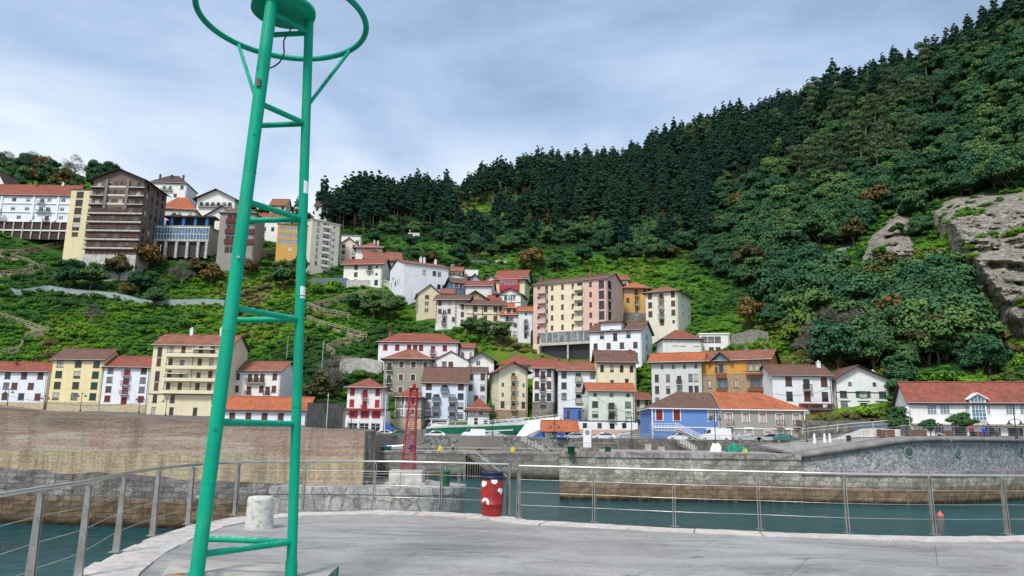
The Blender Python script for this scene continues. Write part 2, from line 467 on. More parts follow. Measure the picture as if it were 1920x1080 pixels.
def onwall(b, px, py):
    """pixel -> (x along the front wall, height) in the building's own axes"""
    u = Vector((math.cos(b['a']), -math.sin(b['a']), 0)); n = Vector((math.sin(b['a']), math.cos(b['a']), 0))
    w = ray(px, py); k = n.dot(b['A'])/n.dot(w) if True else 0
    q = Vector((w.x*k, w.y*k, EYE+w.z*k)); return (q-b['A']).dot(u), q.z-b['z0']
def winat(b, px0, py0, px1, py1, fr='w', gl='glass', nx=2, nz=2, name='window', y=0):
    x0, z1 = onwall(b, px0, py0); x1, z0 = onwall(b, px1, py1); f = MB(); t = .08
    f.box(x0, x0+t, -.06+y, -.003+y, z0, z1); f.box(x1-t, x1, -.06+y, -.003+y, z0, z1); f.box(x0+t, x1-t, -.06+y, -.003+y, z0, z0+t); f.box(x0+t, x1-t, -.06+y, -.003+y, z1-t, z1)
    for i in range(1, nx): f.box(x0+(x1-x0)*i/nx-.03, x0+(x1-x0)*i/nx+.03, -.055+y, -.02+y, z0+t, z1-t)
    for i in range(1, nz): f.box(x0+t, x1-t, -.05+y, -.025+y, z0+(z1-z0)*i/nz-.025, z0+(z1-z0)*i/nz+.025)
    o = f.build(name, M[{'w': 'wframe', 'b': 'bframe', 'g': 'green', 'r': 'red', 'k': 'dark'}[fr]], b['root'])
    p = MB(); p.box(x0+t, x1-t, -.02+y, -.004+y, z0+t, z1-t); p.build('pane', M[gl], o); return o
def boxat(b, name, mat, px0, py0, px1, py1, y0=-.1, y1=-.005):
    x0, z1 = onwall(b, px0, py0); x1, z0 = onwall(b, px1, py1); f = MB(); f.box(x0, x1, y0, y1, z0, z1); return f.build(name, M[mat] if isinstance(mat, str) else mat, b['root'])
def B(label, xl, xr, ye, yb, wall, roofm, roof='gx', ry=None, rows=(), rrows=(), lrows=(), yaw=0, d=None, deep=9, over=.55,
      found=5, zr=(0, 1), rzr=None, cat='house', name='house', group='houses of the harbour village', base=None, chim=(), eave='timber', rp=.5, dirt=.35, **o):
    """front wall between columns xl and xr; ye / yb = rows of its left corner's eave and foot; yaw>0 turns the right end nearer"""
    wm = plaster(wall, dirt) if isinstance(wall, tuple) else M[wall]
    rm = M[roofm] if isinstance(roofm, str) else roofm
    d = d or D((xl+xr)/2, yb)
    A = P(xl, (ye+yb)/2, d); a = R(yaw); u = Vector((math.cos(a), -math.sin(a), 0))
    Wd = sides_solve(A, u, xr, (ye+yb)/2)
    z0 = P(xl, yb, d).z; z1 = P(xl, ye, d).z; H = z1-z0
    root = empty(name, (A.x, A.y, z0), -a, label, cat, group)
    vv_ = Vector((math.sin(a), math.cos(a), 0))
    cn = [A, A+u*Wd, A+u*Wd+vv_*deep, A+vv_*deep]
    if found: found = max(min(found, 3), z0 - min(gz(c_.x, c_.y) for c_ in cn) + 1.0)
    FOOT.append((A.copy(), u.copy(), vv_.copy(), Wd, deep))
    # ridge height
    if ry is not None:
        if roof in ('gx', 'hip', 'hipL', 'hipR', 'shed'):
            q = A + u*Wd/2 + Vector((math.sin(a), math.cos(a), 0))*(deep*(1 if roof == 'shed' else .5))
        else: q = A + u*Wd*rp
        pxr = (xl+xr)/2
        rise = max(.3, P(pxr, ry, q.y).z - z1)
    else: rise = 1.6
    if roof == 'flat': rise = 0
    # facade windows
    hf, pf = place_windows(root, rows, Wd, H*zr[0], H*zr[1], None, 0, o)
    o2 = dict(o); o2.update(o.get('ro', {}))
    rz_ = rzr or zr
    hr, pr = place_windows(root, rrows, deep, H*rz_[0], H*rz_[1], None, 0, o2)
    hl, pl = place_windows(root, lrows, deep, H*rz_[0], H*rz_[1], None, 0, o2)
    w = MB()
    facade(w, (0,0,0), (1,0,0), Wd, -found, H, hf)
    facade(w, (Wd,0,0), (0,1,0), deep, -found, H, hr)
    facade(w, (Wd,deep,0), (-1,0,0), Wd, -found, H, [])
    facade(w, (0,deep,0), (0,-1,0), deep, -found, H, hl)
    if roof == 'gx':
        for x in (0, Wd): w.add([(x,0,H),(x,deep,H),(x,deep/2,H+rise-.02)], [(0,1,2)] if x else [(1,0,2)])
    elif roof == 'gy':
        for y in (0, deep): w.add([(0,y,H),(Wd,y,H),(Wd*rp,y,H+rise-.02)], [(0,1,2)] if y == 0 else [(1,0,2)])
    elif roof == 'shed':
        for x in (0, Wd): w.add([(x,0,H),(x,deep,H),(x,deep,H+rise)], [(0,1,2)] if x else [(1,0,2)])
        w.quad((Wd,deep,H),(0,deep,H),(0,deep,H+rise),(Wd,deep,H+rise))
    elif roof == 'flat': w.quad((0,0,H),(Wd,0,H),(Wd,deep,H),(0,deep,H))
    w.build('wall', wm, root)
    do_windows(root, pf, (0,0,0), 0, o)
    do_windows(root, pr, (Wd,0,0), PI/2, o2)
    do_windows(root, pl, (0,deep,0), -PI/2, o2)
    # roof
    r_ = MB(); t = .16; e = over; top = .16
    if roof == 'gx':
        s = rise/(deep/2); zl = H-e*s+top; zt = H+rise+top
        r_.slab([[(-e,-e,zl),(Wd+e,-e,zl),(Wd+e,deep/2,zt),(-e,deep/2,zt)], [(-e,deep/2,zt),(Wd+e,deep/2,zt),(Wd+e,deep+e,zl),(-e,deep+e,zl)]], t, 0, 1)
        r_.tube([(-e,deep/2,zt+.02),(Wd+e,deep/2,zt+.02)], .13, 6)
    elif roof == 'gy':
        a1 = rise/(Wd*rp); a2 = rise/(Wd*(1-rp)); zt = H+rise+top
        r_.slab([[(-e,-e,H-e*a1+top),(Wd*rp,-e,zt),(Wd*rp,deep+e,zt),(-e,deep+e,H-e*a1+top)], [(Wd*rp,-e,zt),(Wd+e,-e,H-e*a2+top),(Wd+e,deep+e,H-e*a2+top),(Wd*rp,deep+e,zt)]], t, 0, 1)
        r_.tube([(Wd*rp,-e,zt+.02),(Wd*rp,deep+e,zt+.02)], .13, 6)
    elif roof in ('hipL', 'hipR'):
        k = deep/2; zl = H-e*rise/k+top; zt = H+rise+top; L_ = roof == 'hipL'
        xa, xb = (-e, Wd) if L_ else (0, Wd+e); h0 = (k, k, zt) if L_ else (0, k, zt); h1 = (Wd, k, zt) if L_ else (Wd-k, k, zt)
        c = [(xa,-e,zl),(xb,-e,zl),(xb,deep+e,zl),(xa,deep+e,zl)]; polys = [[c[0],c[1],h1,h0],[c[2],c[3],h0,h1]]; polys.append([c[3],c[0],h0] if L_ else [c[1],c[2],h1])
        r_.slab(polys, t, 0, 1)
    elif roof == 'hip':
        k = min(deep/2, Wd/2); zl = H-e*rise/k+top; zt = H+rise+top; h0 = (k, deep/2, zt); h1 = (Wd-k, deep/2, zt)
        if Wd < deep: h0 = (Wd/2, k, zt); h1 = (Wd/2, deep-k, zt)
        c = [(-e,-e,zl),(Wd+e,-e,zl),(Wd+e,deep+e,zl),(-e,deep+e,zl)]
        if abs(h0[0]-h1[0]) < .02 and abs(h0[1]-h1[1]) < .02:
            polys = [[c[0],c[1],h0],[c[1],c[2],h0],[c[2],c[3],h0],[c[3],c[0],h0]]
        elif Wd >= deep: polys = [[c[0],c[1],h1,h0],[c[1],c[2],h1],[c[2],c[3],h0,h1],[c[3],c[0],h0]]
        else: polys = [[c[0],c[1],h0],[c[1],c[2],h1,h0],[c[2],c[3],h1],[c[3],c[0],h0,h1]]
        r_.slab(polys, t, 0, 1)
    elif roof == 'shed':
        s = rise/deep
        r_.slab([[(-e,-e,H-e*s+top),(Wd+e,-e,H-e*s+top),(Wd+e,deep+e,H+rise+e*s+top),(-e,deep+e,H+rise+e*s+top)]], t, 0, 1)
    else:
        r_.box(-e*.4, Wd+e*.4, -e*.4, deep+e*.4, H+.002, H+.3, 0)
    ro = r_.build('roof', [rm, M[eave]], root)
    for cx_, cy_, hh, cm in chim:
        cb = MB(); x, y = cx_*Wd, cy_*deep
        if roof == 'gx' or roof == 'hip': zz = H + rise*(1-abs(cy_-.5)*2)
        elif roof == 'gy': zz = H + rise*(1-abs(cx_-rp)*2)
        else: zz = H+rise
        cb.box(x-.35, x+.35, y-.3, y+.3, zz-.6, zz+hh); cb.box(x-.43, x+.43, y-.38, y+.38, zz+hh+.002, zz+hh+.1); cb.box(x-.12, x+.12, y-.12, y+.12, zz+hh+.1, zz+hh+.4)
        cb.build('chimney', M[cm] if isinstance(cm, str) else cm, ro)
    if H > 4 and o.get('pipe', 1):
        dpx = MB(); xx_ = Wd-.25; dpx.tube([(xx_,-.09,-.2),(xx_,-.09,H-.25),(xx_-.15,-.3,H-.05)], .06, 6); dpx.build('drainpipe', M[rnd.choice(('steel','bframe','wframe'))], root)
        gt = MB(); gt.tube([(-e,-e-.06,H-.02+(0 if roof in ('flat','gy') else -.1)),(Wd+e,-e-.06,H-.02+(0 if roof in ('flat','gy') else -.1))], .075, 6)
        if roof in ('gx', 'hip'): gt.build('gutter', M['steel'], root)
    if base:   # (material, row of its top edge at the left corner)
        zb = P(xl, base[1], d).z - z0
        bb = MB(); bb.box(-.06, Wd+.06, -.06, deep, -found+.01, zb)
        bo = bb.build('stone_base', M[base[0]], root)
    info = dict(root=root, W=Wd, H=H, A=A, a=a, d=d, deep=deep, z0=z0, rise=rise)
    return info
def ext(b, name, mat, boxes, parent=None):
    """extra boxes on a building, x as fraction of the width and z as fraction of the height"""
    m = MB()
    for x0, x1, y0, y1, zz0, zz1 in boxes: m.box(x0*b['W'], x1*b['W'], y0, y1, zz0*b['H'], zz1*b['H'])
    return m.build(name, M[mat] if isinstance(mat, str) else mat, parent or b['root'])
def extbars(b, name, mat, bars, w=.16, y=-.03):
    m = MB()
    for x0, zz0, x1, zz1 in bars: m.bar((x0*b['W'], y, zz0*b['H']), (x1*b['W'], y, zz1*b['H']), w, w*.5)
    return m.build(name, M[mat], b['root'])
def inpoly(x, y, poly):
    c = False; n = len(poly)
    for i in range(n):
        x0, y0 = poly[i]; x1, y1 = poly[i-1]
        if (y0 > y) != (y1 > y) and x < (x1-x0)*(y-y0)/(y1-y0)+x0: c = not c
    return c
# forest edge (foot row of the wood) per photo column
FE = [(600,432),(700,442),(790,438),(830,452),(900,486),(1000,462),(1080,462),(1200,488),(1290,482),(1340,520),(1400,540),(1460,585),(1500,650),(1560,690),(1640,704),(1700,700),(1900,722),(2100,730)]
def fe(px):
    if px <= FE[0][0]: return FE[0][1]
    for (a_, b_), (c_, d_) in zip(FE, FE[1:]):
        if a_ <= px <= c_: return b_+(d_-b_)*(px-a_)/(c_-a_)
    return FE[-1][1]
CLEAR = [[(838,412),(850,372),(930,360),(1010,372),(1015,400),(960,402),(900,420),(860,440)], [(1845,372),(1960,372),(1960,440),(1850,430)]]
# ------------------------------------------------------------------ terrain, water, street
def grid_mesh(name, rows, mat, uv=False, smooth=True):
    nr, nc = len(rows), len(rows[0])
    me = bpy.data.meshes.new(name)
    vs = [tuple(p) for r_ in rows for p in r_]
    fs = [(i*nc+j, i*nc+j+1, (i+1)*nc+j+1, (i+1)*nc+j) for i in range(nr-1) for j in range(nc-1)]
    me.from_pydata(vs, [], fs); me.materials.append(mat)
    me.polygons.foreach_set('use_smooth', [smooth]*len(fs)); me.update(); return me
from mathutils import noise as mnoise
def hn(p, s, a): return a*mnoise.noise(Vector((p.x*s, p.y*s, p.z*s*.5)))
rows = []; wood_ = []; py_ = 0
NR = 100
for i in range(NR+3):
    row = []
    for px in range(-500, 2501, 14):
        a, b_, t = colprof(px)
        if i < NR:
            # walk evenly through both bracketing profiles, then blend
            f = i/(NR-1); py = foot(px)*(1-f) + ridge(px)*f
            p = T(px, py); p.z += hn(p, .06, 1.1)*min(1, i/12) + hn(p, .25, .35)*min(1, i/12)
        else:
            p = T(px, ridge(px)); k = i-NR+1
            p = p + Vector((p.x*.12*k, 60*k, -9*k*k))
        row.append(p)
        if i < NR: py_ = py
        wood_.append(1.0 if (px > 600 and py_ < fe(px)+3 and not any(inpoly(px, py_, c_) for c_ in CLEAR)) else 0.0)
    rows.append(row)
rows.insert(0, [p_ + Vector((0, 0, -14)) for p_ in rows[0]]); wood_ = [0.0]*len(rows[0]) + wood_
m, nt, bs = newmat('hillside_vegetation')
v = coord(nt, 'World')
a1 = noise(nt, v, .022, 4, .55, .5); a2 = noise(nt, v, .5, 6, .7); a3 = noise(nt, v, .012, 3, .5)
g1 = ramp(nt, a1, [(.34, (.025,.065,.02)), (.43, (.04,.105,.022)), (.51, (.065,.16,.02)), (.57, (.10,.21,.02)), (.62, (.16,.21,.035)), (.68, (.17,.13,.06))])
g2 = mixc(nt, ramp(nt, a2, [(.35, 0), (.7, .6)]), g1, (.035,.07,.018))
sx_ = N(nt, 'ShaderNodeSeparateXYZ', {'Vector': N(nt, 'ShaderNodeNewGeometry').outputs['Position']})
lim = N(nt, 'ShaderNodeMapRange', {'Value': sx_.outputs[0], 'From Min': 28.0, 'From Max': 34.0, 'To Min': 183.0, 'To Max': 134.0}).outputs[0]
pv = N(nt, 'ShaderNodeMath', {0: sx_.outputs[1], 1: lim}, operation='LESS_THAN').outputs[0]
g2 = mixc(nt, pv, g2, mixc(nt, a2, (.13,.12,.11), (.22,.20,.18)))
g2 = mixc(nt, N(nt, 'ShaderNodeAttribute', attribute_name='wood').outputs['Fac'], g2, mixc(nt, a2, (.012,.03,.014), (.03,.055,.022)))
nt.links.new(g2, bs.inputs['Base Color']); bs.inputs['Roughness'].default_value = 1; bs.inputs['Specular IOR Level'].default_value = .05
bump(nt, bs, a2, 1, .8)
M['hill'] = m
_me = grid_mesh('hillside', rows, m); _at = _me.attributes.new('wood', 'FLOAT', 'POINT'); _at.data.foreach_set('value', wood_); tag(link('hillside', _me), kind='structure')
# street level sheets behind the quays
M['asphalt'] = simple('street_asphalt', (.09, .09, .09), .9, var=.3, sc=.8)
M['paving'] = simple('quay_paving', (.30, .285, .26), .9, var=.25, sc=1.1)
def sheet(name, pts, z, t, mat, kind='structure'):
    w = MB(); w.slab([[ (p[0], p[1], z) for p in pts ]], t); return tag(w.build(name, mat), kind=kind)
sheet('street', [(-28,152.5),(12,152.5),(14,120.6),(160,120.6),(160,190),(-60,200)], 6.9, 1.0, M['asphalt'])
m, nt, bs = newmat('harbour_water')
v = coord(nt, 'World', (1, .55, 1)); 
w1 = noise(nt, v, .55, 6, .62, .5); w2 = noise(nt, v, 3.0, 4, .6); w3 = noise(nt, coord(nt, 'World'), .03, 3)
nt.links.new(ramp(nt, w3, [(.35, (.003,.062,.074)), (.65, (.006,.098,.108))]), bs.inputs['Base Color'])
bs.inputs['Roughness'].default_value = .12; bs.inputs['Specular IOR Level'].default_value = .36; bs.inputs['IOR'].default_value = 1.33
hh = N(nt, 'ShaderNodeMath', {0: w1, 1: N(nt, 'ShaderNodeMath', {0: w2, 1: .22}, operation='MULTIPLY').outputs[0]}, operation='ADD').outputs[0]
w4 = noise(nt, coord(nt, 'World', (1, .4, 1)), .14, 4, .6, .8)
hh = N(nt, 'ShaderNodeMath', {0: hh, 1: N(nt, 'ShaderNodeMath', {0: w4, 1: 1.6}, operation='MULTIPLY').outputs[0]}, operation='ADD').outputs[0]
bump(nt, bs, hh, 1.0, .55)
w = MB(); w.quad((-900,-400,0),(900,-400,0),(900,200,0),(-900,200,0)); tag(w.build('water', m), kind='structure')

# ------------------------------------------------------------------ wall builder (uv = metres along the wall, height)
def wall_strip(name, pts, z0, z1, mat, rough=0, dx=.8, top_t=2.0, matop=None, caps=True, nz=None):
    """upright wall following ground points pts [(x, y)], z1 may be one height per point; gets a top of width top_t to the back"""
    pts = [Vector((p[0], p[1], 0)) for p in pts]
    zt = z1 if isinstance(z1, (list, tuple)) else [z1]*len(pts)
    # resample
    q = []; z = []
    for i in range(len(pts)-1):
        L = (pts[i+1]-pts[i]).length; n = max(1, int(L/dx))
        for k in range(n): q.append(pts[i].lerp(pts[i+1], k/n)); z.append(zt[i]+(zt[i+1]-zt[i])*k/n)
    q.append(pts[-1]); z.append(zt[-1])
    me = bpy.data.meshes.new(name); bm = bmesh.new(); uvl = bm.loops.layers.uv.new('UVMap')
    nz = nz or max(1, int((max(zt)-z0)/dx)); cols = []; s = 0
    for i, p in enumerate(q):
        d = (q[min(i+1, len(q)-1)]-q[max(i-1, 0)]).normalized(); nrm = Vector((d.y, -d.x, 0))
        if i: s += (q[i]-q[i-1]).length
        c = []
        for k in range(nz+1):
            zz = z0 + (z[i]-z0)*k/nz
            off = rough*mnoise.noise(Vector((p.x*1.3, p.y*1.3, zz*1.3))) if 0 < k < nz else 0
            c.append((bm.verts.new((p.x+nrm.x*off, p.y+nrm.y*off, zz)), s, zz))
        e = p - nrm*top_t
        c.append((bm.verts.new((e.x, e.y, z[i])), s, z[i]+top_t)); c.append((bm.verts.new((e.x, e.y, z0)), s, z[i]+top_t+1))
        cols.append(c)
    for a, b_ in zip(cols, cols[1:]):
        for k in range(len(a)-1):
            f = bm.faces.new((a[k][0], b_[k][0], b_[k+1][0], a[k+1][0]))
            for lp, uv in zip(f.loops, (a[k], b_[k], b_[k+1], a[k+1])): lp[uvl].uv = (uv[1], uv[2])
            f.material_index = 1 if (matop and k == nz) else 0
    if caps:
        for c in (cols[0], cols[-1]):
            try:
                f = bm.faces.new([x[0] for x in c])
                for lp, x in zip(f.loops, c): lp[uvl].uv = (lp.vert.co.y, lp.vert.co.z)
            except Exception: pass
    bmesh.ops.recalc_face_normals(bm, faces=bm.faces[:])
    bm.to_mesh(me); bm.free(); me.materials.append(mat)
    if matop: me.materials.append(matop)
    return link(name, me)
def uvs(nt, scale=(1,1,1)): return N(nt, 'ShaderNodeMapping', {'Vector': N(nt, 'ShaderNodeUVMap').outputs[0], 'Scale': scale}).outputs[0]
def zband(nt, bs, bands, v, wob=.5, wsc=.5):
    """blend of colours by height with a wavering edge"""
    sx = N(nt, 'ShaderNodeSeparateXYZ', {'Vector': v})
    nz = noise(nt, v, wsc, 5, .6)
    h = N(nt, 'ShaderNodeMath', {0: sx.outputs[1], 1: N(nt, 'ShaderNodeMapRange', {'Value': nz, 'To Min': -wob, 'To Max': wob}).outputs[0]}, operation='ADD').outputs[0]
    return h
def step(nt, val, edge, w=.15):
    return N(nt, 'ShaderNodeMapRange', {'Value': val, 'From Min': edge-w, 'From Max': edge+w}).outputs[0]
# sea wall: cast concrete above, with a pink eroded course; masonry below
m, nt, bs = newmat('sea_wall_concrete')
v = uvs(nt); h = zband(nt, bs, None, v, .35, .3)
st = noise(nt, uvs(nt, (1, .12, 1)), 1.6, 6, .65); hzn = noise(nt, uvs(nt, (.10, 1.2, 1)), 1.6, 7, .7); fine = noise(nt, v, 4, 6, .7); blot = noise(nt, v, .22, 5, .6)
tan = mixc(nt, ramp(nt, st, [(.42, 0), (.7, .75)]), (.54,.45,.30), (.17,.13,.085))
pink = mixc(nt, ramp(nt, hzn, [(.35, 0), (.55, 1)]), (.36,.245,.20), (.50,.42,.34))
pink = mixc(nt, ramp(nt, blot, [(.5, 0), (.62, .75)]), pink, (.36,.185,.15))
top = mixc(nt, ramp(nt, hzn, [(.35, 0), (.6, 1)]), (.19,.15,.12), (.36,.27,.22))
c = mixc(nt, step(nt, h, 5.55, .06), tan, pink); c = mixc(nt, step(nt, h, 7.2, .5), c, top)
c = mixc(nt, ramp(nt, fine, [(.4, 0), (.85, .6)]), c, (.07,.055,.045))
c = mixc(nt, ramp(nt, noise(nt, uvs(nt, (1, .2, 1)), .45, 6, .7), [(.5, 0), (.68, .65)]), c, (.12,.09,.065)); c = mixc(nt, ramp(nt, blot, [(.55, 0), (.7, .5)]), c, (.45,.40,.33))
nt.links.new(c, bs.inputs['Base Color']); bs.inputs['Roughness'].default_value = .95; bs.inputs['Specular IOR Level'].default_value = .1
bump(nt, bs, N(nt, 'ShaderNodeMath', {0: fine, 1: hzn}, operation='ADD').outputs[0], .9, .12)
M['seawall'] = m
def masonry(name, dry, wet, wet_z, bw=1.1, bh=.45, pale=(.5,.48,.45), wob=.3, rub=0.5, green=None):
    m, nt, bs = newmat(name); v = uvs(nt)
    nz = N(nt, 'ShaderNodeTexNoise', {'Vector': v, 'Scale': .9, 'Detail': 3.0})
    vv = N(nt, 'ShaderNodeVectorMath', {0: v, 1: N(nt, 'ShaderNodeVectorMath', {0: nz.outputs['Color'], 'Scale': .55*rub}, operation='SCALE').outputs[0]}, operation='ADD').outputs[0]
    br = N(nt, 'ShaderNodeTexBrick', {'Vector': vv, 'Color1': col((.62,.62,.62)), 'Color2': col((1.1,1.1,1.1)), 'Mortar': col((.22,.2,.18)), 'Scale': 1.0, 'Mortar Size': .022, 'Mortar Smooth': .3, 'Bias': 0.0, 'Brick Width': bw, 'Row Height': bh})
    vo = N(nt, 'ShaderNodeTexVoronoi', {'Vector': vv, 'Scale': 1.1/bw}); se = N(nt, 'ShaderNodeSeparateColor', {0: vo.outputs['Color']})
    vs_ = N(nt, 'ShaderNodeMapping', {'Vector': vv, 'Scale': (1.0/bw*1.15, 1.0/bh*.95, 1)}).outputs[0]
    e2 = N(nt, 'ShaderNodeTexVoronoi', {'Vector': vs_, 'Scale': 1.0, 'Randomness': .62}, feature='DISTANCE_TO_EDGE').outputs['Distance']
    c2_ = N(nt, 'ShaderNodeSeparateColor', {0: N(nt, 'ShaderNodeTexVoronoi', {'Vector': vs_, 'Scale': 1.0, 'Randomness': .62}).outputs['Color']})
    h = zband(nt, bs, None, v, wob, .6)
    fine = noise(nt, v, 3.5, 6, .7); st = noise(nt, uvs(nt, (1, .15, 1)), 1.4, 5, .6)
    dryc = mixc(nt, c2_.outputs[0], dry, pale); dryc = mixc(nt, ramp(nt, e2, [(0, .85), (.07, 0)]), dryc, tuple(x*.3 for x in dry))
    dryc = mixc(nt, ramp(nt, noise(nt, v, .35, 4, .6), [(.4, 0), (.6, .7)]), dryc, tuple(x*.5 for x in dry))
    c = mixc(nt, step(nt, h, wet_z, .35), mixc(nt, se.outputs[1], wet, tuple(x*1.7 for x in wet)), dryc)
    c = mixc(nt, step(nt, h, .45, .25), (.03,.02,.012), c)
    brm = N(nt, 'ShaderNodeMath', {0: step(nt, h, wet_z, .35), 1: -.6}, operation='MULTIPLY').outputs[0]; brm = N(nt, 'ShaderNodeMath', {0: brm, 1: .68}, operation='ADD').outputs[0]
    c = mixc(nt, brm, c, br.outputs['Color'], 'MULTIPLY')
    c = mixc(nt, ramp(nt, fine, [(.42, 0), (.8, .7)]), c, (.035,.03,.025))
    c = mixc(nt, ramp(nt, st, [(.5, 0), (.68, .55)]), c, green or (.09,.065,.03))
    nt.links.new(c, bs.inputs['Base Color']); bs.inputs['Roughness'].default_value = .9; bs.inputs['Specular IOR Level'].default_value = .2
    hb = N(nt, 'ShaderNodeMath', {0: br.outputs['Fac'], 1: N(nt, 'ShaderNodeMath', {0: fine, 1: -.6}, operation='MULTIPLY').outputs[0]}, operation='ADD').outputs[0]
    n = N(nt, 'ShaderNodeBump', {'Height': hb, 'Strength': .9, 'Distance': .12}, invert=True); nt.links.new(n.outputs[0], bs.inputs['Normal'])
    return m
M['mas_left'] = masonry('grey_rubble_and_brown_courses', (.22,.21,.205), (.15,.108,.068), 2.1, .95, .4, (.42,.40,.38), .25, .75)
M['mas_quay'] = masonry('pale_quay_blocks', (.36,.35,.29), (.185,.13,.085), 2.0, 1.2, .55, (.66,.64,.56), .35, .85, green=(.2,.19,.10))
M['mas_pier'] = masonry('large_pier_head_blocks', (.50,.49,.46), (.24,.20,.15), 1.0, 1.25, .95, (.68,.66,.62), .3, .3)
M['mas_back'] = masonry('dark_harbour_stone', (.17,.16,.15), (.13,.10,.07), 1.3, .7, .35, (.33,.31,.28), .3, .8)
M['mas_grey'] = masonry('grey_harbour_concrete_blocks', (.30,.30,.27), (.12,.105,.08), 1.2, 2.2, .8, (.38,.38,.34), .3, .5, green=(.14,.15,.10))
M['cap'] = masonry('pinkish_capstones', (.48,.41,.40), (.4,.34,.32), -9, 1.5, 3.0, (.56,.49,.48), .1, .05)
M['darkrub'] = rubble('dark_mosaic_rubble', [(0, (.07,.075,.085)), (.35, (.13,.14,.14)), (.6, (.32,.32,.30)), (1, (.17,.17,.16))], 2.6, (.2,.2,.19), 'World', mw=.04)
M['mosaic'] = rubble('blue_grey_stone_mosaic', [(0, (.13,.16,.18)), (.4, (.26,.29,.31)), (.7, (.46,.47,.46)), (.85, (.2,.22,.24)), (1, (.36,.37,.36))], 3.6, (.25,.27,.27), 'World', mw=.03)
# left sea wall (the stone course stands 0.25 m proud of the concrete)
def wp(px, py, d): q = P(px, py, d); return (q.x, q.y)
LWp = [wp(-260, 870, 66), wp(0, 870, 61), wp(350, 870, 59), wp(681, 870, 57.5)]
sw = empty('sea_wall', (0,0,0), 0, 'long high harbour wall with pink and tan concrete over dark masonry, left', 'sea wall')
zt = [P(-260, 733, 66).z, P(0, 765, 61).z, P(350, 788, 59).z, P(681, 808, 57.5).z]
o = wall_strip('concrete_wall', LWp, 3.0, zt, M['seawall'], .0, top_t=3.0); o.parent = sw
low = [(x+(.0), y-.3) for x, y in LWp]; low[-1] = (LWp[-1][0]-.35, LWp[-1][1]-.3)
zl = [4.9, 4.15, 3.55, 3.35]
q = []; z = []
for i in range(3):
    for k in range(24):
        f = k/24; q.append((low[i][0]*(1-f)+low[i+1][0]*f, low[i][1]*(1-f)+low[i+1][1]*f)); z.append(zl[i]*(1-f)+zl[i+1]*f + (.38*(mnoise.noise(Vector((i*8+k*.33, 3.3, 0)))+.35*mnoise.noise(Vector((i*24+k, 1, 0)))) if i < 2 else .02))
q.append(low[-1]); z.append(zl[-1])
o = wall_strip('masonry_course', q, -.6, z, M['mas_left'], .16, dx=.5, top_t=.6); o.parent = sw
e0 = LWp[-1]; e1 = wp(697, 870, 76)
wl = wall_strip('rubble_wall', [(e0[0]+.35, e0[1]+.6), e1, wp(697, 850, 136)], -.5, [zt[-1]-.35, zt[-1]-.6, 5.5], M['darkrub'], .3, dx=.6, top_t=2); tag(wl, 'dark rubble wall running back from the end of the high sea wall', 'harbour wall')
# pier head with the red lattice light
pc = P(766, 900, 59.5); pr = 4.45; zph = 3.45
a = [(pc.x-9, 54.5), (pc.x-5.5, 54.6)] + [(pc.x+pr*math.cos(t), 59+pr*math.sin(t)) for t in [R(x) for x in range(-120, 61, 12)]] + [(pc.x+1.0, 66), (pc.x-6, 68)]
ph = wall_strip('pier_head', a, -.6, zph-.5, M['mas_pier'], .04, dx=.6, top_t=1.5); tag(ph, 'rounded pale stone pier head carrying the red lattice light', 'pier head')
cp = wall_strip('capstone', [(x+(x-pc.x)*.015, y-.05) for x, y in a], zph-.49, zph, M['mas_pier'], 0, dx=.6, top_t=1.2); cp.parent = ph
w = MB(); w.slab([[(x*.97+pc.x*.03, y*.97+59*.03, zph-.02) for x, y in a[2:]] + [(pc.x-9, 60, zph-.02), (pc.x-9, 55.5, zph-.02)]], .5); o = w.build('deck', M['paving'], ph)
# inner basin: far quay with ledge and upper wall
ledge = wp(1078, 850, 136)
fq = wall_strip('basin_quay', [wp(560, 880, 136), wp(880, 880, 136), wp(1000, 880, 137), ledge], -.6, [4.55, 4.6, 4.55, 4.5], M['mas_grey'], .05, top_t=17, matop=M['paving']); tag(fq, 'grey back quay of the inner basin with a pinkish ledge', 'quay')
c_ = wall_strip('capstone', [(x, y-.08) for x, y in [wp(690, 850, 136), wp(880, 850, 136), wp(1000, 850, 137), ledge]], 4.25, [4.63, 4.66, 4.62, 4.56], M['cap'], 0, top_t=1.2, nz=1); c_.parent = fq
# basin steps
w = MB(); s0 = P(870, 862, 135.8)
for i in range(14): w.box(s0.x+i*.42, s0.x+(i+1)*.42+.3, 134.6, 136, -.5, 4.3-i*.3)
tag(w.build('quay_steps', M['mas_back'] if False else M['stone_g']), 'dark mossy steps going down to the basin water', 'steps')
for u0, v0, u1, v1, lb in ((892, 848, 955, 897, 'thin white handrail slanting down over the basin steps'),):
    w = MB(); A_, B_ = P(u0, v0, 134.4), P(u1, v1, 134.4); w.tube([A_, B_], .05, 6)
    tag(w.build('handrail', M['wframe']), lb, 'handrail')
uw = wall_strip('upper_harbour_wall', [wp(690, 840, 152), wp(1000, 840, 152), wp(1075, 840, 148)], 4.4, [7.2, 7.2, 7.15], M['darkrub'], .1, top_t=.6, matop=M['paving']); tag(uw, 'dark speckled stone wall below the parked cars of the inner quay', 'harbour wall')
w = MB(); A_, B_ = P(690, 836.5, 151.8), P(1072, 842, 147.8); w.bar(A_, B_, .5, .25); w.build('string_ledge', M['paving'], uw)
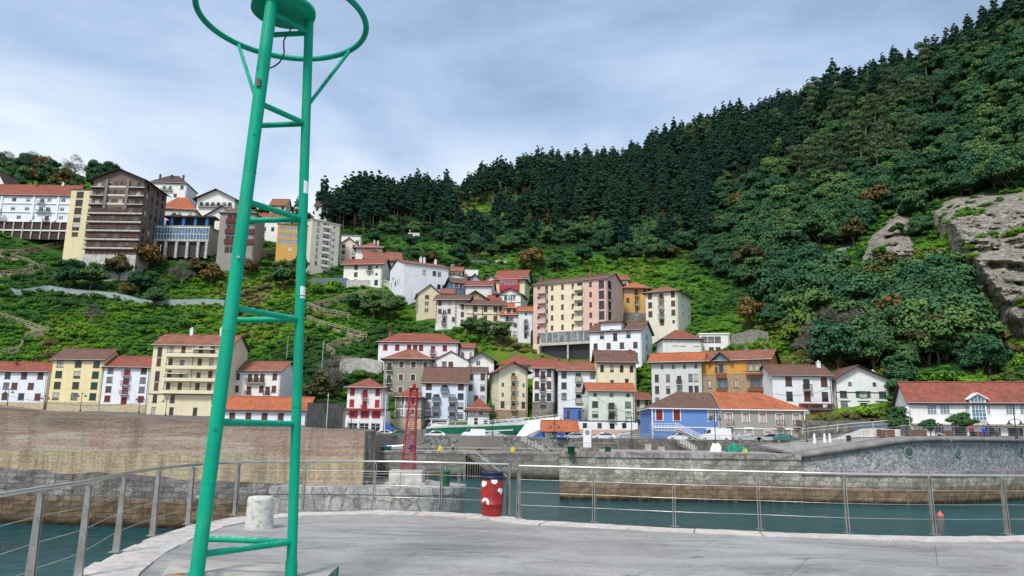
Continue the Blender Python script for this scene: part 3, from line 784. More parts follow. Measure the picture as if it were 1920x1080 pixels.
# right hand quay
rq = [wp(1078, 850, 136), wp(1049, 870, 91), wp(1120, 870, 90.5), wp(1300, 870, 90.5), wp(1502, 870, 90.9)]
q_ = wall_strip('right_quay', rq, -.6, 5.0, M['mas_quay'], .12, dx=.7, top_t=8, matop=M['paving'], caps=False); tag(q_, 'pale block built quay below the blue house, brown at the waterline', 'quay')
c_ = wall_strip('capstone', [(x*1.001, y-.12) for x, y in rq], 4.98, 5.62, M['cap'], 0, dx=1.5, top_t=1.2, nz=1, caps=False); c_.parent = q_
sheet('quay_deck', [wp(1056, 850, 92), wp(1490, 850, 92), (52, 120.5), (13, 120.5), (13, 136)], 5.58, .3, M['paving'])
uw2 = wall_strip('quay_retaining_wall', [wp(1074, 840, 120), wp(1300, 840, 119), wp(1500, 840, 117)], 5.3, [7.2, 7.15, 7.1], M['mas_back'], .06, top_t=.5); tag(uw2, 'low dark retaining wall behind the green nets on the right quay', 'harbour wall')
# promenade shaped like a ship on the far right
pp = [(1480, 91.2), (1560, 90.3), (1700, 90), (1760, 91.5), (1830, 95), (1920, 101), (2060, 116)]
lowp = [wp(x, 880, d) for x, d in pp]
pm = wall_strip('lower_promenade_wall', lowp, -.6, 3.3, M['mas_quay'], .12, dx=.7, top_t=30, caps=False); tag(pm, 'pale stone sea wall under the stone mosaic promenade, far right', 'sea wall')
c_ = wall_strip('capstone', [(x, y-.12) for x, y in lowp], 3.28, 3.85, M['cap'], 0, dx=1.5, top_t=1.5, nz=1, caps=False); c_.parent = pm
bt = [(1487, 866, 848), (1540, 859, 840), (1590, 852, 832), (1665, 840, 821), (1705, 834, 817.5), (1745, 831, 817), (1830, 831, 818), (1915, 832, 820), (2060, 836, 823)]
def dpp(x):
    for (a_, d1), (b2, d2) in zip(pp, pp[1:]):
        if a_ <= x <= b2: return d1+(d2-d1)*(x-a_)/(b2-a_)
    return pp[-1][1]
up = empty('mosaic_promenade', (0,0,0), 0, 'ship shaped promenade of blue grey stone mosaic with portholes and a thick grey rim', 'promenade')
mo = wall_strip('mosaic_wall', [wp(x, 860, dpp(x)+1.2) for x, _, _ in bt], 3.6, [P(x, (b_+t_)/2, dpp(x)+1.2).z for x, b_, t_ in bt], M['mosaic'], 0, dx=1, top_t=.4, caps=False); mo.parent = up
w = MB(); vs = []; fs = []; ring = []
for x, yb_, yt_ in bt:
    lo, hi = P(x, yb_, dpp(x)+.9), P(x, yt_, dpp(x)+.9); r_ = (hi.z-lo.z)/2; cz = (hi.z+lo.z)/2
    ring.append([(lo.x, lo.y+1.3-1.6*math.cos(t)*1.0 if math.cos(t) > 0 else lo.y+1.3+.9*abs(math.cos(t)), cz+r_*math.sin(t)) for t in [2*PI*k/14 for k in range(14)]])
for rg in ring: vs += rg
for i in range(len(ring)-1):
    for k in range(14): fs.append((i*14+k, i*14+(k+1) % 14, (i+1)*14+(k+1) % 14, (i+1)*14+k))
w.add(vs, fs, 0, True); w.add(ring[0], [tuple(range(13, -1, -1))]); M['rimg'] = simple('porthole_ring', (.30,.34,.33), .7); M['rim'] = simple('rim_grey_concrete', (.21,.20,.195), .75, var=.25, sc=.7, space='World'); w.build('rim', M['rim'], up)
w = MB(); P0, P1 = P(1765, 816, dpp(1765)-.8), P(1784, 832, dpp(1784)-.6); w.tube([P0+Vector((0,.6,.25)), P0+Vector((.3,-.0,0)), P1+Vector((0,-.1,.3)), P1+Vector((.1,.2,-.1))], .09, 6); w.build('pale_joint', M['lconc'], up)
for x in (1704, 1797, 1857, 1915):
    c0 = P(x, 847, dpp(x)+1.2); dx_ = Vector(wp(x+20, 847, dpp(x+20)+1.2)) - Vector(wp(x-20, 847, dpp(x-20)+1.2)); an = math.atan2(dx_.y, dx_.x)
    w = MB(); n = 24; vs = []
    for rr, yy in ((.66, -.02), (.66, -.07), (.56, -.07), (.52, .1)):
        vs += [(rr*math.cos(2*PI*k/n), yy, rr*math.sin(2*PI*k/n)) for k in range(n)]
    w.add(vs, [(j*n+k, j*n+(k+1) % n, (j+1)*n+(k+1) % n, (j+1)*n+k) for j in range(3) for k in range(n)])
    po = w.build('porthole', M['rimg'], up, c0, an)
    w = MB(); w.add([(.53*math.cos(2*PI*k/n), -.04, .53*math.sin(2*PI*k/n)) for k in range(n)], [tuple(range(n))[::-1]]); w.build('porthole_glass', glassm('porthole_green', (.02,.10,.07)), po)
zpro = P(1800, 818, dpp(1800)+1.2).z - .15
sheet('promenade_deck', [wp(1700, 818, 92.5), wp(1760, 818, 94), wp(1830, 818, 97), wp(1920, 818, 103), wp(2060, 818, 118), (150, 150), (52, 150), (50.5, 115)], zpro, .5, M['paving'])
# sloping ramp joining street and promenade
w = MB(); a0, a1, a2 = P(1490, 848, 93), P(1590, 832, 92), P(1665, 821, 92)
w.slab([[tuple(P(1487,849,92.8)), tuple(P(1590,833,92)), tuple(P(1702,818.6,92.4)), (52, 116, zpro-.1), (44, 116, 6.95), (38, 116, 6.6)]], .3); tag(w.build('promenade_ramp', M['paving']), kind='structure')

# ------------------------------------------------------------------ foreground pier
ZP = 5.4
edge_px = [(2700, 1010), (2300, 1009), (1920, 1006), (1890, 1007), (1752, 1008), (1600, 1004), (1425, 998), (1265, 991), (1115, 983), (985, 977), (960, 971), (850, 963), (700, 959), (567, 962), (440, 971), (352, 988), (285, 1010), (217, 1038), (150, 1080), (95, 1130), (30, 1230)]
E_ = [G(x, y, ZP) for x, y in edge_px]
El = E_[-1]; E_ += [Vector((El.x-.1, El.y-2, ZP)), Vector((El.x+.6, -6, ZP)), Vector((El.x+2, -20, ZP))]
edge = []
for a_, b_ in zip(E_, E_[1:]):
    L = (b_-a_).length; n = max(1, int(L/.35))
    for k in range(n): edge.append(a_.lerp(b_, k/n))
edge.append(E_[-1])
def inset(pts, d):
    out = []
    for i, p in enumerate(pts):
        t = (pts[min(i+1, len(pts)-1)]-pts[max(i-1, 0)]).normalized(); out.append(p + Vector((-t.y, t.x, 0))*d)
    return out
# travelling right -> left with the water ahead: the deck lies to the left of travel
ins = inset(edge, .62)
m, nt, bs = newmat('pier_concrete')
v = coord(nt, 'World'); st = coord(nt, 'World', (.35, 1.3, 1))
f1 = noise(nt, st, 1.1, 7, .65, .6); f2 = noise(nt, v, 9, 5, .7); f3 = noise(nt, st, 2.6, 6, .7, 1.2); f4 = noise(nt, v, .25, 3)
c = ramp(nt, f1, [(.32, (.23,.227,.22)), (.5, (.37,.362,.35)), (.68, (.50,.485,.465))])
c = mixc(nt, ramp(nt, f3, [(.57, 0), (.66, .85)]), c, (.13,.122,.112))
c = mixc(nt, ramp(nt, f2, [(.55, 0), (.8, .5)]), c, (.56,.55,.53))
c = mixc(nt, ramp(nt, f4, [(.4, 0), (.7, .5)]), c, (.36,.325,.295))
ck = N(nt, 'ShaderNodeTexVoronoi', {'Vector': N(nt, 'ShaderNodeVectorMath', {0: v, 1: N(nt, 'ShaderNodeVectorMath', {0: N(nt, 'ShaderNodeTexNoise', {'Vector': v, 'Scale': 1.3, 'Detail': 4.0}).outputs['Color'], 'Scale': .5}, operation='SCALE').outputs[0]}, operation='ADD').outputs[0], 'Scale': .2}, feature='DISTANCE_TO_EDGE')
f7 = noise(nt, v, 38, 4, .7); c = mixc(nt, ramp(nt, f7, [(.35, .55), (.5, 0)]), c, (.10,.10,.098)); c = mixc(nt, ramp(nt, f7, [(.62, 0), (.75, .6)]), c, (.6,.59,.57))
f5 = noise(nt, N(nt, 'ShaderNodeMapping', {'Vector': v, 'Rotation': (0,0,.35), 'Scale': (.6,2.2,1)}).outputs[0], 1.3, 10, .78, 1.2)
c = mixc(nt, ramp(nt, f5, [(.60, 0), (.635, .9), (.66, .15)]), c, (.10,.095,.088)); f6 = noise(nt, v, .8, 9, .78, .3); c = mixc(nt, ramp(nt, f6, [(.50, 0), (.62, .7)]), c, (.46,.445,.42)); c = mixc(nt, ramp(nt, f6, [(.30, .7), (.42, 0)]), c, (.22,.215,.205))
jn = N(nt, 'ShaderNodeTexBrick', {'Vector': N(nt, 'ShaderNodeMapping', {'Vector': v, 'Rotation': (0,0,.5)}).outputs[0], 'Color1': col(1), 'Color2': col(.9), 'Mortar': col(.5), 'Scale': 1.0, 'Mortar Size': .009, 'Brick Width': 3.2, 'Row Height': 2.4})
c = mixc(nt, .8, c, jn.outputs['Color'], 'MULTIPLY')
nt.links.new(c, bs.inputs['Base Color']); bs.inputs['Roughness'].default_value = .72; bs.inputs['Specular IOR Level'].default_value = .35
bump(nt, bs, N(nt, 'ShaderNodeMath', {0: f1, 1: N(nt, 'ShaderNodeMath', {0: f2, 1: f7}, operation='ADD').outputs[0]}, operation='ADD').outputs[0], .8, .035)
w = MB(); w.v = []; 
poly = [tuple(p) for p in ins] + [(40, -20, ZP)]
bm = bmesh.new(); f = bm.faces.new([bm.verts.new(p) for p in poly]); bmesh.ops.triangulate(bm, faces=[f]); me = bpy.data.meshes.new('pier_floor'); bm.to_mesh(me); bm.free(); me.materials.append(m)
for pl_ in me.polygons:
    if pl_.normal.z < 0: pl_.flip()
tag(link('pier_floor', me), kind='structure')
# coping stones round the pier edge, slightly uneven
m, nt, bs = newmat('pier_coping_stone')
v = coord(nt, 'World'); f1 = noise(nt, v, .9, 4, .6); f2 = noise(nt, v, 8, 6, .7)
c = ramp(nt, f1, [(.35, (.58,.56,.52)), (.5, (.55,.47,.43)), (.6, (.60,.58,.54)), (.7, (.44,.43,.41))]); c = mixc(nt, ramp(nt, f2, [(.45, 0), (.75, .75)]), c, (.2,.185,.17))
nt.links.new(c, bs.inputs['Base Color']); bs.inputs['Roughness'].default_value = .85; bump(nt, bs, f2, .8, .03)
w = MB(); i = 0; rr = random.Random(3)
inn = inset(edge, .625)
while i < len(edge)-1:
    n = rr.choice((3, 4, 5)); j = min(i+n, len(edge)-1)
    dz = rr.uniform(.006, .03); ou = rr.uniform(-.02, .05)
    oo = inset(edge, -ou)
    for k in range(i, j):
        g0 = .015 if k == i else 0
        A1, A2, B1, B2 = oo[k].lerp(oo[k+1], g0*3), oo[k+1], inn[k].lerp(inn[k+1], g0*3), inn[k+1]
        zz = dz + .012*mnoise.noise(A1*2)
        w.add([(A1.x,A1.y,ZP-.4),(A2.x,A2.y,ZP-.4),(A2.x,A2.y,ZP+zz),(A1.x,A1.y,ZP+zz),(B1.x,B1.y,ZP+zz),(B2.x,B2.y,ZP+zz),(B1.x,B1.y,ZP-.2),(B2.x,B2.y,ZP-.2)], [(1,0,3,2),(2,3,4,5),(5,4,6,7),(0,6,4,3),(1,2,5,7)])
    i = j
tag(w.build('pier_coping', m), kind='structure')
pw = wall_strip('pier_side', [(p.x, p.y+.0) for p in inset(edge, .05)[::-1]], -1, ZP-.41, M['mas_quay'], 0, dx=1.5, top_t=.5, caps=False); tag(pw, kind='structure')
# ground height under a point (terrain sheet)
from mathutils.bvhtree import BVHTree
_hm = bpy.data.objects['hillside'].data
HB = BVHTree.FromPolygons([v_.co.copy() for v_ in _hm.vertices], [tuple(p_.vertices) for p_ in _hm.polygons])
def gz(x, y, default=6.9):
    h_ = HB.ray_cast(Vector((x, y, 900)), Vector((0, 0, -1)))
    return h_[0].z if h_[0] is not None else default
FOOT = []
# ------------------------------------------------------------------ the village, building by building
WB = (.76, .80, .87); WW = (.80, .80, .79); WC = (.78, .77, .71); YC = (.76, .66, .42); GR = (.42, .42, .40)
BG = (.36, .34, .28)
AP = dict(cat='apartment block', name='apartment_block', group='apartment blocks on the hillside')
# --- upper left group
b = B('long white apartment block standing on tall concrete stilts', -60, 131, 364, 443, WB, 'tile_red', ry=347, rows=['.w.w.w.w.bw.w','w.wb.w.w.bb.w','.w.wb.w.w.b.w',], zr=(.37, 1), d=262, deep=11, ww=1.2, wh=1.1, found=0, ps=.1, chim=[(.55,.4,1.2,'brick'),(.8,.5,1,'wframe')], **AP)
BL = [b]
ext(b, 'stilt', 'lconc', [(i/11+.01, i/11+.020, -.5, -.1, -.05, .353) for i in range(11)])
ext(b, 'floor_slab', 'wframe', [(0, 1, -.35, -.01, .355, .39), (0, 1, -.3, -.01, .58, .60), (0, 1, -.3, -.01, .785, .80), (0, 1, -.4, -.2, .14, .17)])
ext(b, 'undercroft_shade', M['timber'], [(.0, .99, -.012, -.004, -.05, .352)])  # dark sheet over the wall paints the shade behind the stilts
BL += [B('small white gable end at the far left edge above the hillside', -45, 18, 362, 372, WW, 'tile_dk', 'gy', ry=318, d=285, deep=12, cat='house')]
b = B('narrow cream block with six floors of dark openings', 128, 188, 356, 447, YC, 'tile_dk', 'flat', rows=['xx','xx','xx','xx','xx','ss'], d=258, deep=10, ww=1.8, ps=0, margin=.08, **AP); BL += [b]
b = B('tall brown and white gabled block with stacked balconies', 167, 264, 336, 482, (.19,.135,.115), 'tile_brn', 'gy', ry=318, rows=['t.wsww.t','t.wwsw.t','t.wsww.t','wwwswwww','wwwwswww','wwswwsww','wwwwwtww','wwswwwww','ssssssss'], rrows=['tttt']*8+['....'],
      yaw=0, d=250, deep=17, ww=1.3, wh=1.3, ps=.3, over=1.3, found=6, fr='b', **AP); BL += [b]
ext(b, 'balcony_band', M['lconc'], [(-.03, 1.03, -.7, -.45, i/9-.008, i/9+.012) for i in range(1, 6)] + [(-.02, .24, -.9, -.7, i/9, i/9+.012) for i in (6,7,8)] + [(.72, 1.03, -.9, -.7, i/9, i/9+.012) for i in (6,7,8)])
ext(b, 'balcony_slab', M['timber'], [(-.03, 1.03, -.7, -.01, i/9-.02, i/9-.013) for i in range(1, 6)] + [(-.02, .24, -.9, -.01, i/9-.01, i/9-.002) for i in (6,7,8)] + [(.72, 1.03, -.9, -.01, i/9-.01, i/9-.002) for i in (6,7,8)])
ext(b, 'facade_panel', plaster((.62,.58,.46)), [(.3, .66, -.12, -.005, i/9+.005, i/9+.03) for i in (6,7,8)])
ext(b, 'balcony_rail', M['brown'], [(-.02, 1.02, -.73, -.71, i/9+.03, i/9+.045) for i in range(1, 6)] + [(-.02, 1.02, -.73, -.71, i/9+.055, i/9+.065) for i in range(1, 6)])
ext(b, 'pale_basement', M['lconc'], [(-.02, 1.006, -.5, 17.1, -.45, .03)]); ext(b, 'pillar', plaster((.24,.2,.19)), [(.25,.30,-.6,-.01,.62,1.0), (.66,.71,-.6,-.01,.62,1.0)])
BL += [B('white hilltop house with three small roof gables', 276, 350, 341, 372, WW, 'tile_dk', 'hip', ry=330, rows=['w.bb.w','w.s.s.'], yaw=-4, d=300, deep=12, chim=[(.2,.3,1.5,'dark'),(.5,.3,1.5,'dark'),(.8,.3,1.5,'dark')], ps=.4),
 B('wide white chalet with dark gable roof and green balconies on the ridge', 369, 440, 372, 388, WW, 'tile_dk', 'gy', ry=356, rows=['bbbbbb'], d=300, deep=14, over=1.5, rail='green', ww=1.2, chim=[(.3,.6,1.6,'lconc')]),
 B('white house with orange roof and dark green awnings', 296, 366, 389, 425, WC, 'tile_org', 'hip', ry=371, rows=['w.bb.b','w.ww.w'], yaw=-8, d=276, deep=10, rail='dkgreen', bsolid=True)]
b = B('seaside restaurant with blue columns and a long glazed gallery', 291, 392, 424, 476, (.5,.48,.42), 'concrete', 'flat', rows=['......'], d=262, deep=12, wh=2.0, ggl='glass3', fr='w', found=0, over=1, cat='restaurant', name='restaurant', group=None); BL += [b]
ext(b, 'pillar', 'lconc', [(i/5+.0, i/5+.045, -.9, -.05, -.15, .44) for i in range(5)] + [(.955, 1.0, -.9, -.05, -.15, .44)])
ext(b, 'undercroft_shade', 'dark', [(.0, 1, -.04, -.006, -.1, .44)]); ext(b, 'gallery_sill', 'lconc', [(-.01, 1.01, -1, -.01, .442, .52)])  # shade between the pillars painted as a dark sheet on the solid wall
for i in range(6): ext(b, 'gallery_window', 'glass3', [(.01+i*.165, .165+i*.165, -.8, -.02, .522, .93)])
ext(b, 'gallery_frame', 'wframe', [(-.005, 1.005, -.9, -.01, .932, .965), (-.005, 1.005, -.86, -.02, .70, .715)] + [(i/18-.003, i/18+.003, -.87, -.81, .522, .93) for i in range(19)])
ext(b, 'blue_column', 'blue', [(.22+.22*i, .27+.22*i, 1, 1.8, 1.08, 1.36) for i in range(4)]+[(.02, .06, 1, 1.8, 1.08, 1.36)]); ext(b, 'terrace_canopy', 'timber', [(.1, 1.06, .4, 5, 1.36, 1.41)])
ext(b, 'terrace_screen', 'dkgreen', [(.06, .98, 4.2, 4.3, 1.08, 1.34)])
BL += [B('white gabled house with black roof edge behind the restaurant', 384, 440, 404, 470, WC, 'tile_brn', 'gy', ry=387, rows=['v.a.','wgg.','wgg.'], d=274, deep=12, over=1),
 B('grey corner house with red brown window bands left of the green leg', 410, 477, 398, 478, (.30,.28,.25), 'tile_brn', 'hip', ry=388, rows=['.gggg.','.gggg.','.gggg.','.gg.w.'], d=258, deep=10, fr='b', ggl='glass', ww=2),
 B('distant pale house alone on the ridge between the green legs', 506, 536, 384, 396, (.5,.48,.42), 'tile_old', 'gx', ry=374, rows=['w.w'], d=325, deep=8),
 B('tiny white house at the left edge of the pine forest', 590, 614, 386, 398, WW, 'tile_dk', 'gx', ry=378, rows=['w.w'], d=330, deep=7),
 B('white houses with dark red roof seen over the ochre building', 474, 534, 412, 440, WW, 'tile_red', 'gx', ry=401, rows=['w.w.w.w'], d=290, deep=9)]
_g = [x for x in BL if isinstance(x, dict) and x['root'].get('label','').startswith('grey corner house')][0]
ext(_g, 'red_brown_band', plaster((.13,.045,.035)), [(.18, .99, -.5, -.01, z_, z_+.11) for z_ in (.26,.50,.74)])
b = B('ochre building with a blue and white glazed front', 519, 584, 420, 472, (.62,.36,.10), 'tile_brn', 'flat', rows=['gggg','gggg','gggg','.w.w'], lrows=['sssss']*4, yaw=-12, d=262, deep=14, fr='w', ps=.2, **AP); BL += [b]
b = B('white seven storey block with recessed balconies above the ravine', 583, 637, 411, 497, (.62,.59,.51), 'lconc', 'flat', rows=['.s.xx.a.']*6+['.w.xx.w.'], yaw=-42, d=262, deep=11, wh=1.2, ww=1.5, ps=0, shut='grey', **AP); BL += [b]
ext(b, 'balcony_front', M['wframe'], [(.38, .63, -.6, -.5, i/7+.02, i/7+.06) for i in range(7)]); ext(b, 'balcony_floor', M['lconc'], [(.38, .63, -.6, -.01, i/7+.005, i/7+.019) for i in range(7)])
# --- cluster above the ravine
BL += [
 B('small white box house topmost of the cluster beside the tall white block', 640, 676, 442, 462, WW, 'grey', 'flat', rows=['.w.w'], yaw=-6, d=292, deep=8, chim=[(.7,.4,1,'wframe')]),
 B('cream house with red gable touching the tall white block', 637, 670, 457, 490, (.7,.63,.5), 'tile_red', 'gy', ry=446, rows=['w.w','s.w','w.w'], yaw=-6, d=276, deep=9),
 B('white house with a wide hipped red roof and small dark balcony', 667, 716, 463, 492, WW, 'tile_old', 'hip', ry=457, rows=['.bb.w'], d=272, deep=9, over=1.2, chim=[(.6,.5,1.2,'lconc'),(.75,.5,1,'lconc')]),
 B('slate blue sided house under a long red roof', 682, 752, 484, 530, (.3,.3,.28), 'tile_old', 'gx', ry=472, rows=['w.w.w','w.w.w'], lrows=['....'], yaw=-15, d=266, deep=10),
 B('cream house with red gable facing right below the white block', 644, 716, 496, 536, WC, 'tile_red', 'gx', ry=487, rows=['.w.ba','.w.aa','ww..t'], yaw=8, d=254, deep=8, rail='dark', over=.9),
 B('large blank white building with three white chimneys', 757, 842, 492, 541, (.74,.76,.80), 'tile_old', 'gx', ry=493, rows=['...w.ww.','......ww'], lrows=['w.www.'], yaw=-28, d=238, deep=14, chim=[(.52,.5,1.8,'wframe'),(.6,.5,1.8,'wframe'),(.86,.5,1.6,'wframe')], over=.4),
 B('cream gabled house with dark quoins beneath the white building', 782, 829, 551, 588, (.68,.60,.42), 'tile_brn', 'gy', ry=534, rows=['.w.a','.w.w','.w.w'], lrows=['wwb.','bw.w'], yaw=-10, d=228, deep=9, shut='brown'),
 B('weathered white house with stone quoins and hanging balconies', 817, 876, 562, 608, (.70,.71,.70), 'tile_brn', 'gx', ry=554, rows=['w.w.aw','wbw..s','wb.w.w'], yaw=5, d=222, deep=9, ww=.9, over=.9, dirt=.6),
]
b = B('cream box house with dark beams on a grey stone floor', 874, 946, 571, 622, (.76,.69,.50), 'tile_brn', 'gx', ry=565, rows=['.s.s.ss','.w.w.w.','.w....t'], yaw=-3, d=219, deep=9, shut='brown', over=.8, ps=.7); BL += [b]
extbars(b, 'timber_beam', 'timber', [(0,.33,1,.33),(0,.66,1,.66),(.18,.33,.18,1),(.42,.33,.42,1),(.8,.33,.8,1)], .2); ext(b, 'grey_ground_floor', 'concrete', [(-.01,1.01,-.1,-.02,-.1,.30)])
BL += [
 B('small house with blue front and pink side under a flat brown roof', 850, 878, 529, 556, (.10,.19,.30), 'tile_brn', 'gx', ry=523, rows=['v.v','w.w'], lrows=['..'], yaw=-24, d=236, deep=7, shut='wframe', over=.8),
 B('white house with faded red shutters under a low red gable', 829, 876, 520, 545, WW, 'tile_red', 'gy', ry=514, rows=['.ww.'], d=246, deep=8, shut='red'),
 B('white windowless house with red roof in the middle of the upper village', 873, 922, 536, 572, (.66,.67,.68), 'tile_red', 'gx', ry=528, rows=['...'], yaw=6, d=233, deep=8),
 B('tiny white gable above the grey blue gable', 864, 882, 522, 534, WW, 'tile_brn', 'gy', ry=514, rows=['a'], d=254, deep=7),
 B('grey blue gabled house high in the village', 876, 904, 526, 545, (.35,.40,.43), 'tile_brn', 'gy', ry=514, rows=['w.w'], d=250, deep=8, over=.7),
 B('low shed with pale sheet roof above the village roofs', 872, 893, 517, 528, (.5,.5,.48), 'lconc', 'gx', ry=507, rows=['..'], d=262, deep=8),
 B('small pinkish gable between the grey gable and the red gallery', 906, 934, 528, 545, (.6,.52,.46), 'tile_brn', 'gy', ry=516, rows=['a.'], d=247, deep=8),
]
b = B('long white house with timbered gable on the top row', 930, 986, 520, 545, WW, 'tile_red', 'gx', ry=508, rows=['.w.w..w'], yaw=12, d=252, deep=9, over=.7, chim=[(.2,.5,.8,'brick')]); BL += [b]
extbars(b, 'timber_beam', 'timber', [(.5,.05,.5,1),(.62,.6,.8,1),(0,.05,1,.05)], .2)
b = B('cream house with a bright red glazed gallery', 929, 984, 524, 562, (.74,.66,.45), 'tile_red', 'hip', ry=515, rows=['......'], rrows=['..a'], yaw=11, d=240, deep=9, over=.9); BL += [b]
ext(b, 'red_gallery', 'red', [(.16,.80,-1.1,-.01,.40,.98)]); ext(b, 'gallery_glazing', 'glass2', [(.18+i*.1,.26+i*.1,-1.14,-1.101,.66,.9) for i in range(6)])
b = B('white gabled house with black timber frame beside the pink block', 934, 978, 553, 583, WW, 'tile_brn', 'gy', ry=541, rows=['.wgw.','..w..'], rrows=['a.a'], yaw=12, d=231, deep=9, over=.8, shut='green'); BL += [b]
extbars(b, 'timber_beam', 'timber', [(0,.02,1,.02),(0,.98,1,.98),(.02,0,.02,1),(.58,0,.58,1),(.98,0,.98,1),(0,.5,1,.5)], .2)
BL += [
 B('brown timber house with gable in the middle of the village', 868, 914, 560, 577, (.36,.25,.16), 'tile_old', 'gy', ry=546, rows=['..w.'], d=228, deep=7, over=.8),
 B('small white house with low red roof left of the timbered gable', 916, 937, 563, 580, WW, 'tile_red', 'gx', ry=555, rows=['.w'], d=229, deep=6),
 B('white house with bright orange roof and a long dark balcony', 938, 972, 590, 632, (.70,.72,.73), 'tile_org', 'gx', ry=578, rows=['.bb.','.w.w','.xx'], yaw=4, d=218, deep=7, found=7),
 B('narrow white house squeezed against the pink block', 972, 1000, 583, 634, (.72,.75,.78), 'tile_org', 'gx', ry=576, rows=['.a.','.b.','.b.','.t.'], d=215, deep=7, found=8),
]
BL += [
 B('small cream annex at the right end of the beamed box house', 946, 962, 577, 604, (.74,.68,.5), 'tile_org', 'gx', ry=570, rows=['w','w'], d=218.5, deep=6),
 B('narrow grey white house between the weathered house and the beamed box house', 862, 880, 569, 612, (.66,.66,.64), 'tile_brn', 'gx', ry=563, rows=['s.','w.','s.'], d=221, deep=7),
 B('low cream outbuilding behind the cream gabled house with quoins', 826, 850, 550, 572, (.7,.62,.45), 'tile_old', 'gx', ry=543, rows=['w.w'], d=232, deep=7),
 B('small white house at the left foot of the large blank white building', 738, 762, 522, 545, WW, 'tile_old', 'gx', ry=516, rows=['w.w'], d=247, deep=7),
 B('white cottage under the red gallery house on its left', 905, 930, 560, 580, WW, 'tile_old', 'gx', ry=552, rows=['w.w'], d=232, deep=6),
 B('cream cottage behind the amber yellow house', 1150, 1178, 524, 545, (.7,.62,.48), 'tile_old', 'gx', ry=517, rows=['w.w'], d=236, deep=7),
 B('white cottage above the house with red shutters in the upper village', 846, 866, 508, 524, WW, 'tile_old', 'gx', ry=502, rows=['w.w'], d=262, deep=6),
 B('small white house between the long terrace house and the wooden gable', 862, 888, 652, 678, WW, 'tile_old', 'gx', ry=645, rows=['w.w'], d=206, deep=7),
]
# --- the pink and cream block and its neighbours
PK = (.66,.46,.40); CY_ = (.74,.66,.49)
b = B('seven storey apartment block striped in pink and cream', 1000, 1139, 534, 664, CY_, 'tile_brn', 'gx', ry=521, rows=['s.x.s..s..s.x..s..x']*5+['t..................']+['....................'], rrows=['x...']*4+['....']*3,
      yaw=29, d=212, deep=12, ww=1.15, wh=1.2, xw=1.5, ps=.9, fr='b', over=.5, found=9, chim=[(.03,.3,1.6,'brick'),(.72,.3,1.8,'brick')], **AP); BL += [b]
pk = plaster(PK)
w = MB(); Wd, H, dp = b['W'], b['H'], b['deep']
# pink sections stand 3 cm proud, cut round the same openings
hf, _ = place_windows(None, ['s.x.s..s..s.x..s..x']*5+['t..................']+['....................'], Wd, 0, H, None, 0, dict(ww=1.15, wh=1.2, xw=1.5))
for xa, xb in ((0, .165), (.69, 1.0)):
    hh = [(a-xa*Wd, c-xa*Wd, z_, t_) for a, c, z_, t_ in hf if a > xa*Wd and c < xb*Wd]
    w = MB(); facade(w, (xa*Wd, -.03, 0), (1,0,0), (xb-xa)*Wd, H*.29, H-.02, hh, .02); w.build('pink_wall', pk, b['root'])
w = MB(); hh, _ = place_windows(None, ['x...']*4+['....']*3, dp, 0, H, None, 0, dict(ww=1.15, wh=1.2, xw=1.5))
facade(w, (Wd+.03, 0, 0), (0,1,0), dp, 0, H, hh, .02); w.add([(Wd+.03,0,H),(Wd+.03,dp,H),(Wd+.03,dp/2,H+b['rise'])], [(0,1,2)]); w.build('pink_gable', pk, b['root'])
for xx in (.13, .63):
    for i in range(2, 7):
        me, rr = balcony_mesh(2.6, True, 1.0, pk if xx < .5 else plaster(CY_))
        bo = link('balcony', me, b['root'], (xx*Wd-1.3, -.03, H*i/7+.05)); link('railing', rr, bo)
ext(b, 'glazed_gallery', 'glass2', [(.14, .97, -1.6, -1.5, .145, .27)]); ext(b, 'gallery_slab', 'lconc', [(.12, .99, -1.7, -.01, .10, .14), (.12, .99, -1.65, -.01, .275, .29)])
ext(b, 'gallery_post', 'wframe', [(.14+i*.0825, .144+i*.0825, -1.65, -1.61, .145, .27) for i in range(11)])
ext(b, 'undercroft_shade', 'dark', [(.13, 1, -.4, -.02, -.1, .099)]); ext(b, 'pillar', 'lconc', [(.10, .125, -1.6, -.4, -.1, .099), (.5, .52, -1.6, -1.2, -.1, .099)])  # dark block stands in for the shade below the gallery slab
BL += [B('amber yellow house with rubble foot behind the pink block', 1171, 1216, 538, 608, (.62,.38,.13), 'tile_org', 'hip', ry=531, rows=['w.b.w','s.b..','..t..','.....'], yaw=0, d=216, deep=10, over=1, base=('stone_g', 586), shut='brown'),
 B('square pale cream house with three central balconies', 1211, 1271, 549, 616, (.72,.71,.60), 'tile_old', 'hip', ry=538, rows=['w.b.w','w.b.w','w.b.w','..s.a'], rrows=['.a.a','.a.a','.a.a','....'], yaw=30, d=206, deep=12, over=.8, ww=.9)]
b = B('tall white house with stepped brown roofs below the pink block', 1106, 1203, 622, 700, WB, 'tile_brn', 'gx', ry=606, rows=['.w.t.w.','w.w.w.s','w.w.a.s','.......'], rrows=['.w.','.w.','.s.','.w.'], yaw=25, d=196, deep=11, over=.6, found=9, ww=.9); BL += [b]
m = MB(); m.box(.22*b['W'], .62*b['W'], .1, 7, b['H']-.1, b['H']+2.4); r0 = m.build('tower_wall', plaster(WB), b['root'])
m = MB(); x0, x1, zz = .18*b['W'], .66*b['W'], b['H']+2.3; m.slab([[(x0,-.6,zz),(x1,-.6,zz),((x0+x1)/2,3.5,zz+1.3)],[(x1,-.6,zz),(x1,7.5,zz),((x0+x1)/2,3.5,zz+1.3)],[(x1,7.5,zz),(x0,7.5,zz),((x0+x1)/2,3.5,zz+1.3)],[(x0,7.5,zz),(x0,-.6,zz),((x0+x1)/2,3.5,zz+1.3)]], .15); m.build('tower_roof', M['tile_brn'], b['root'])
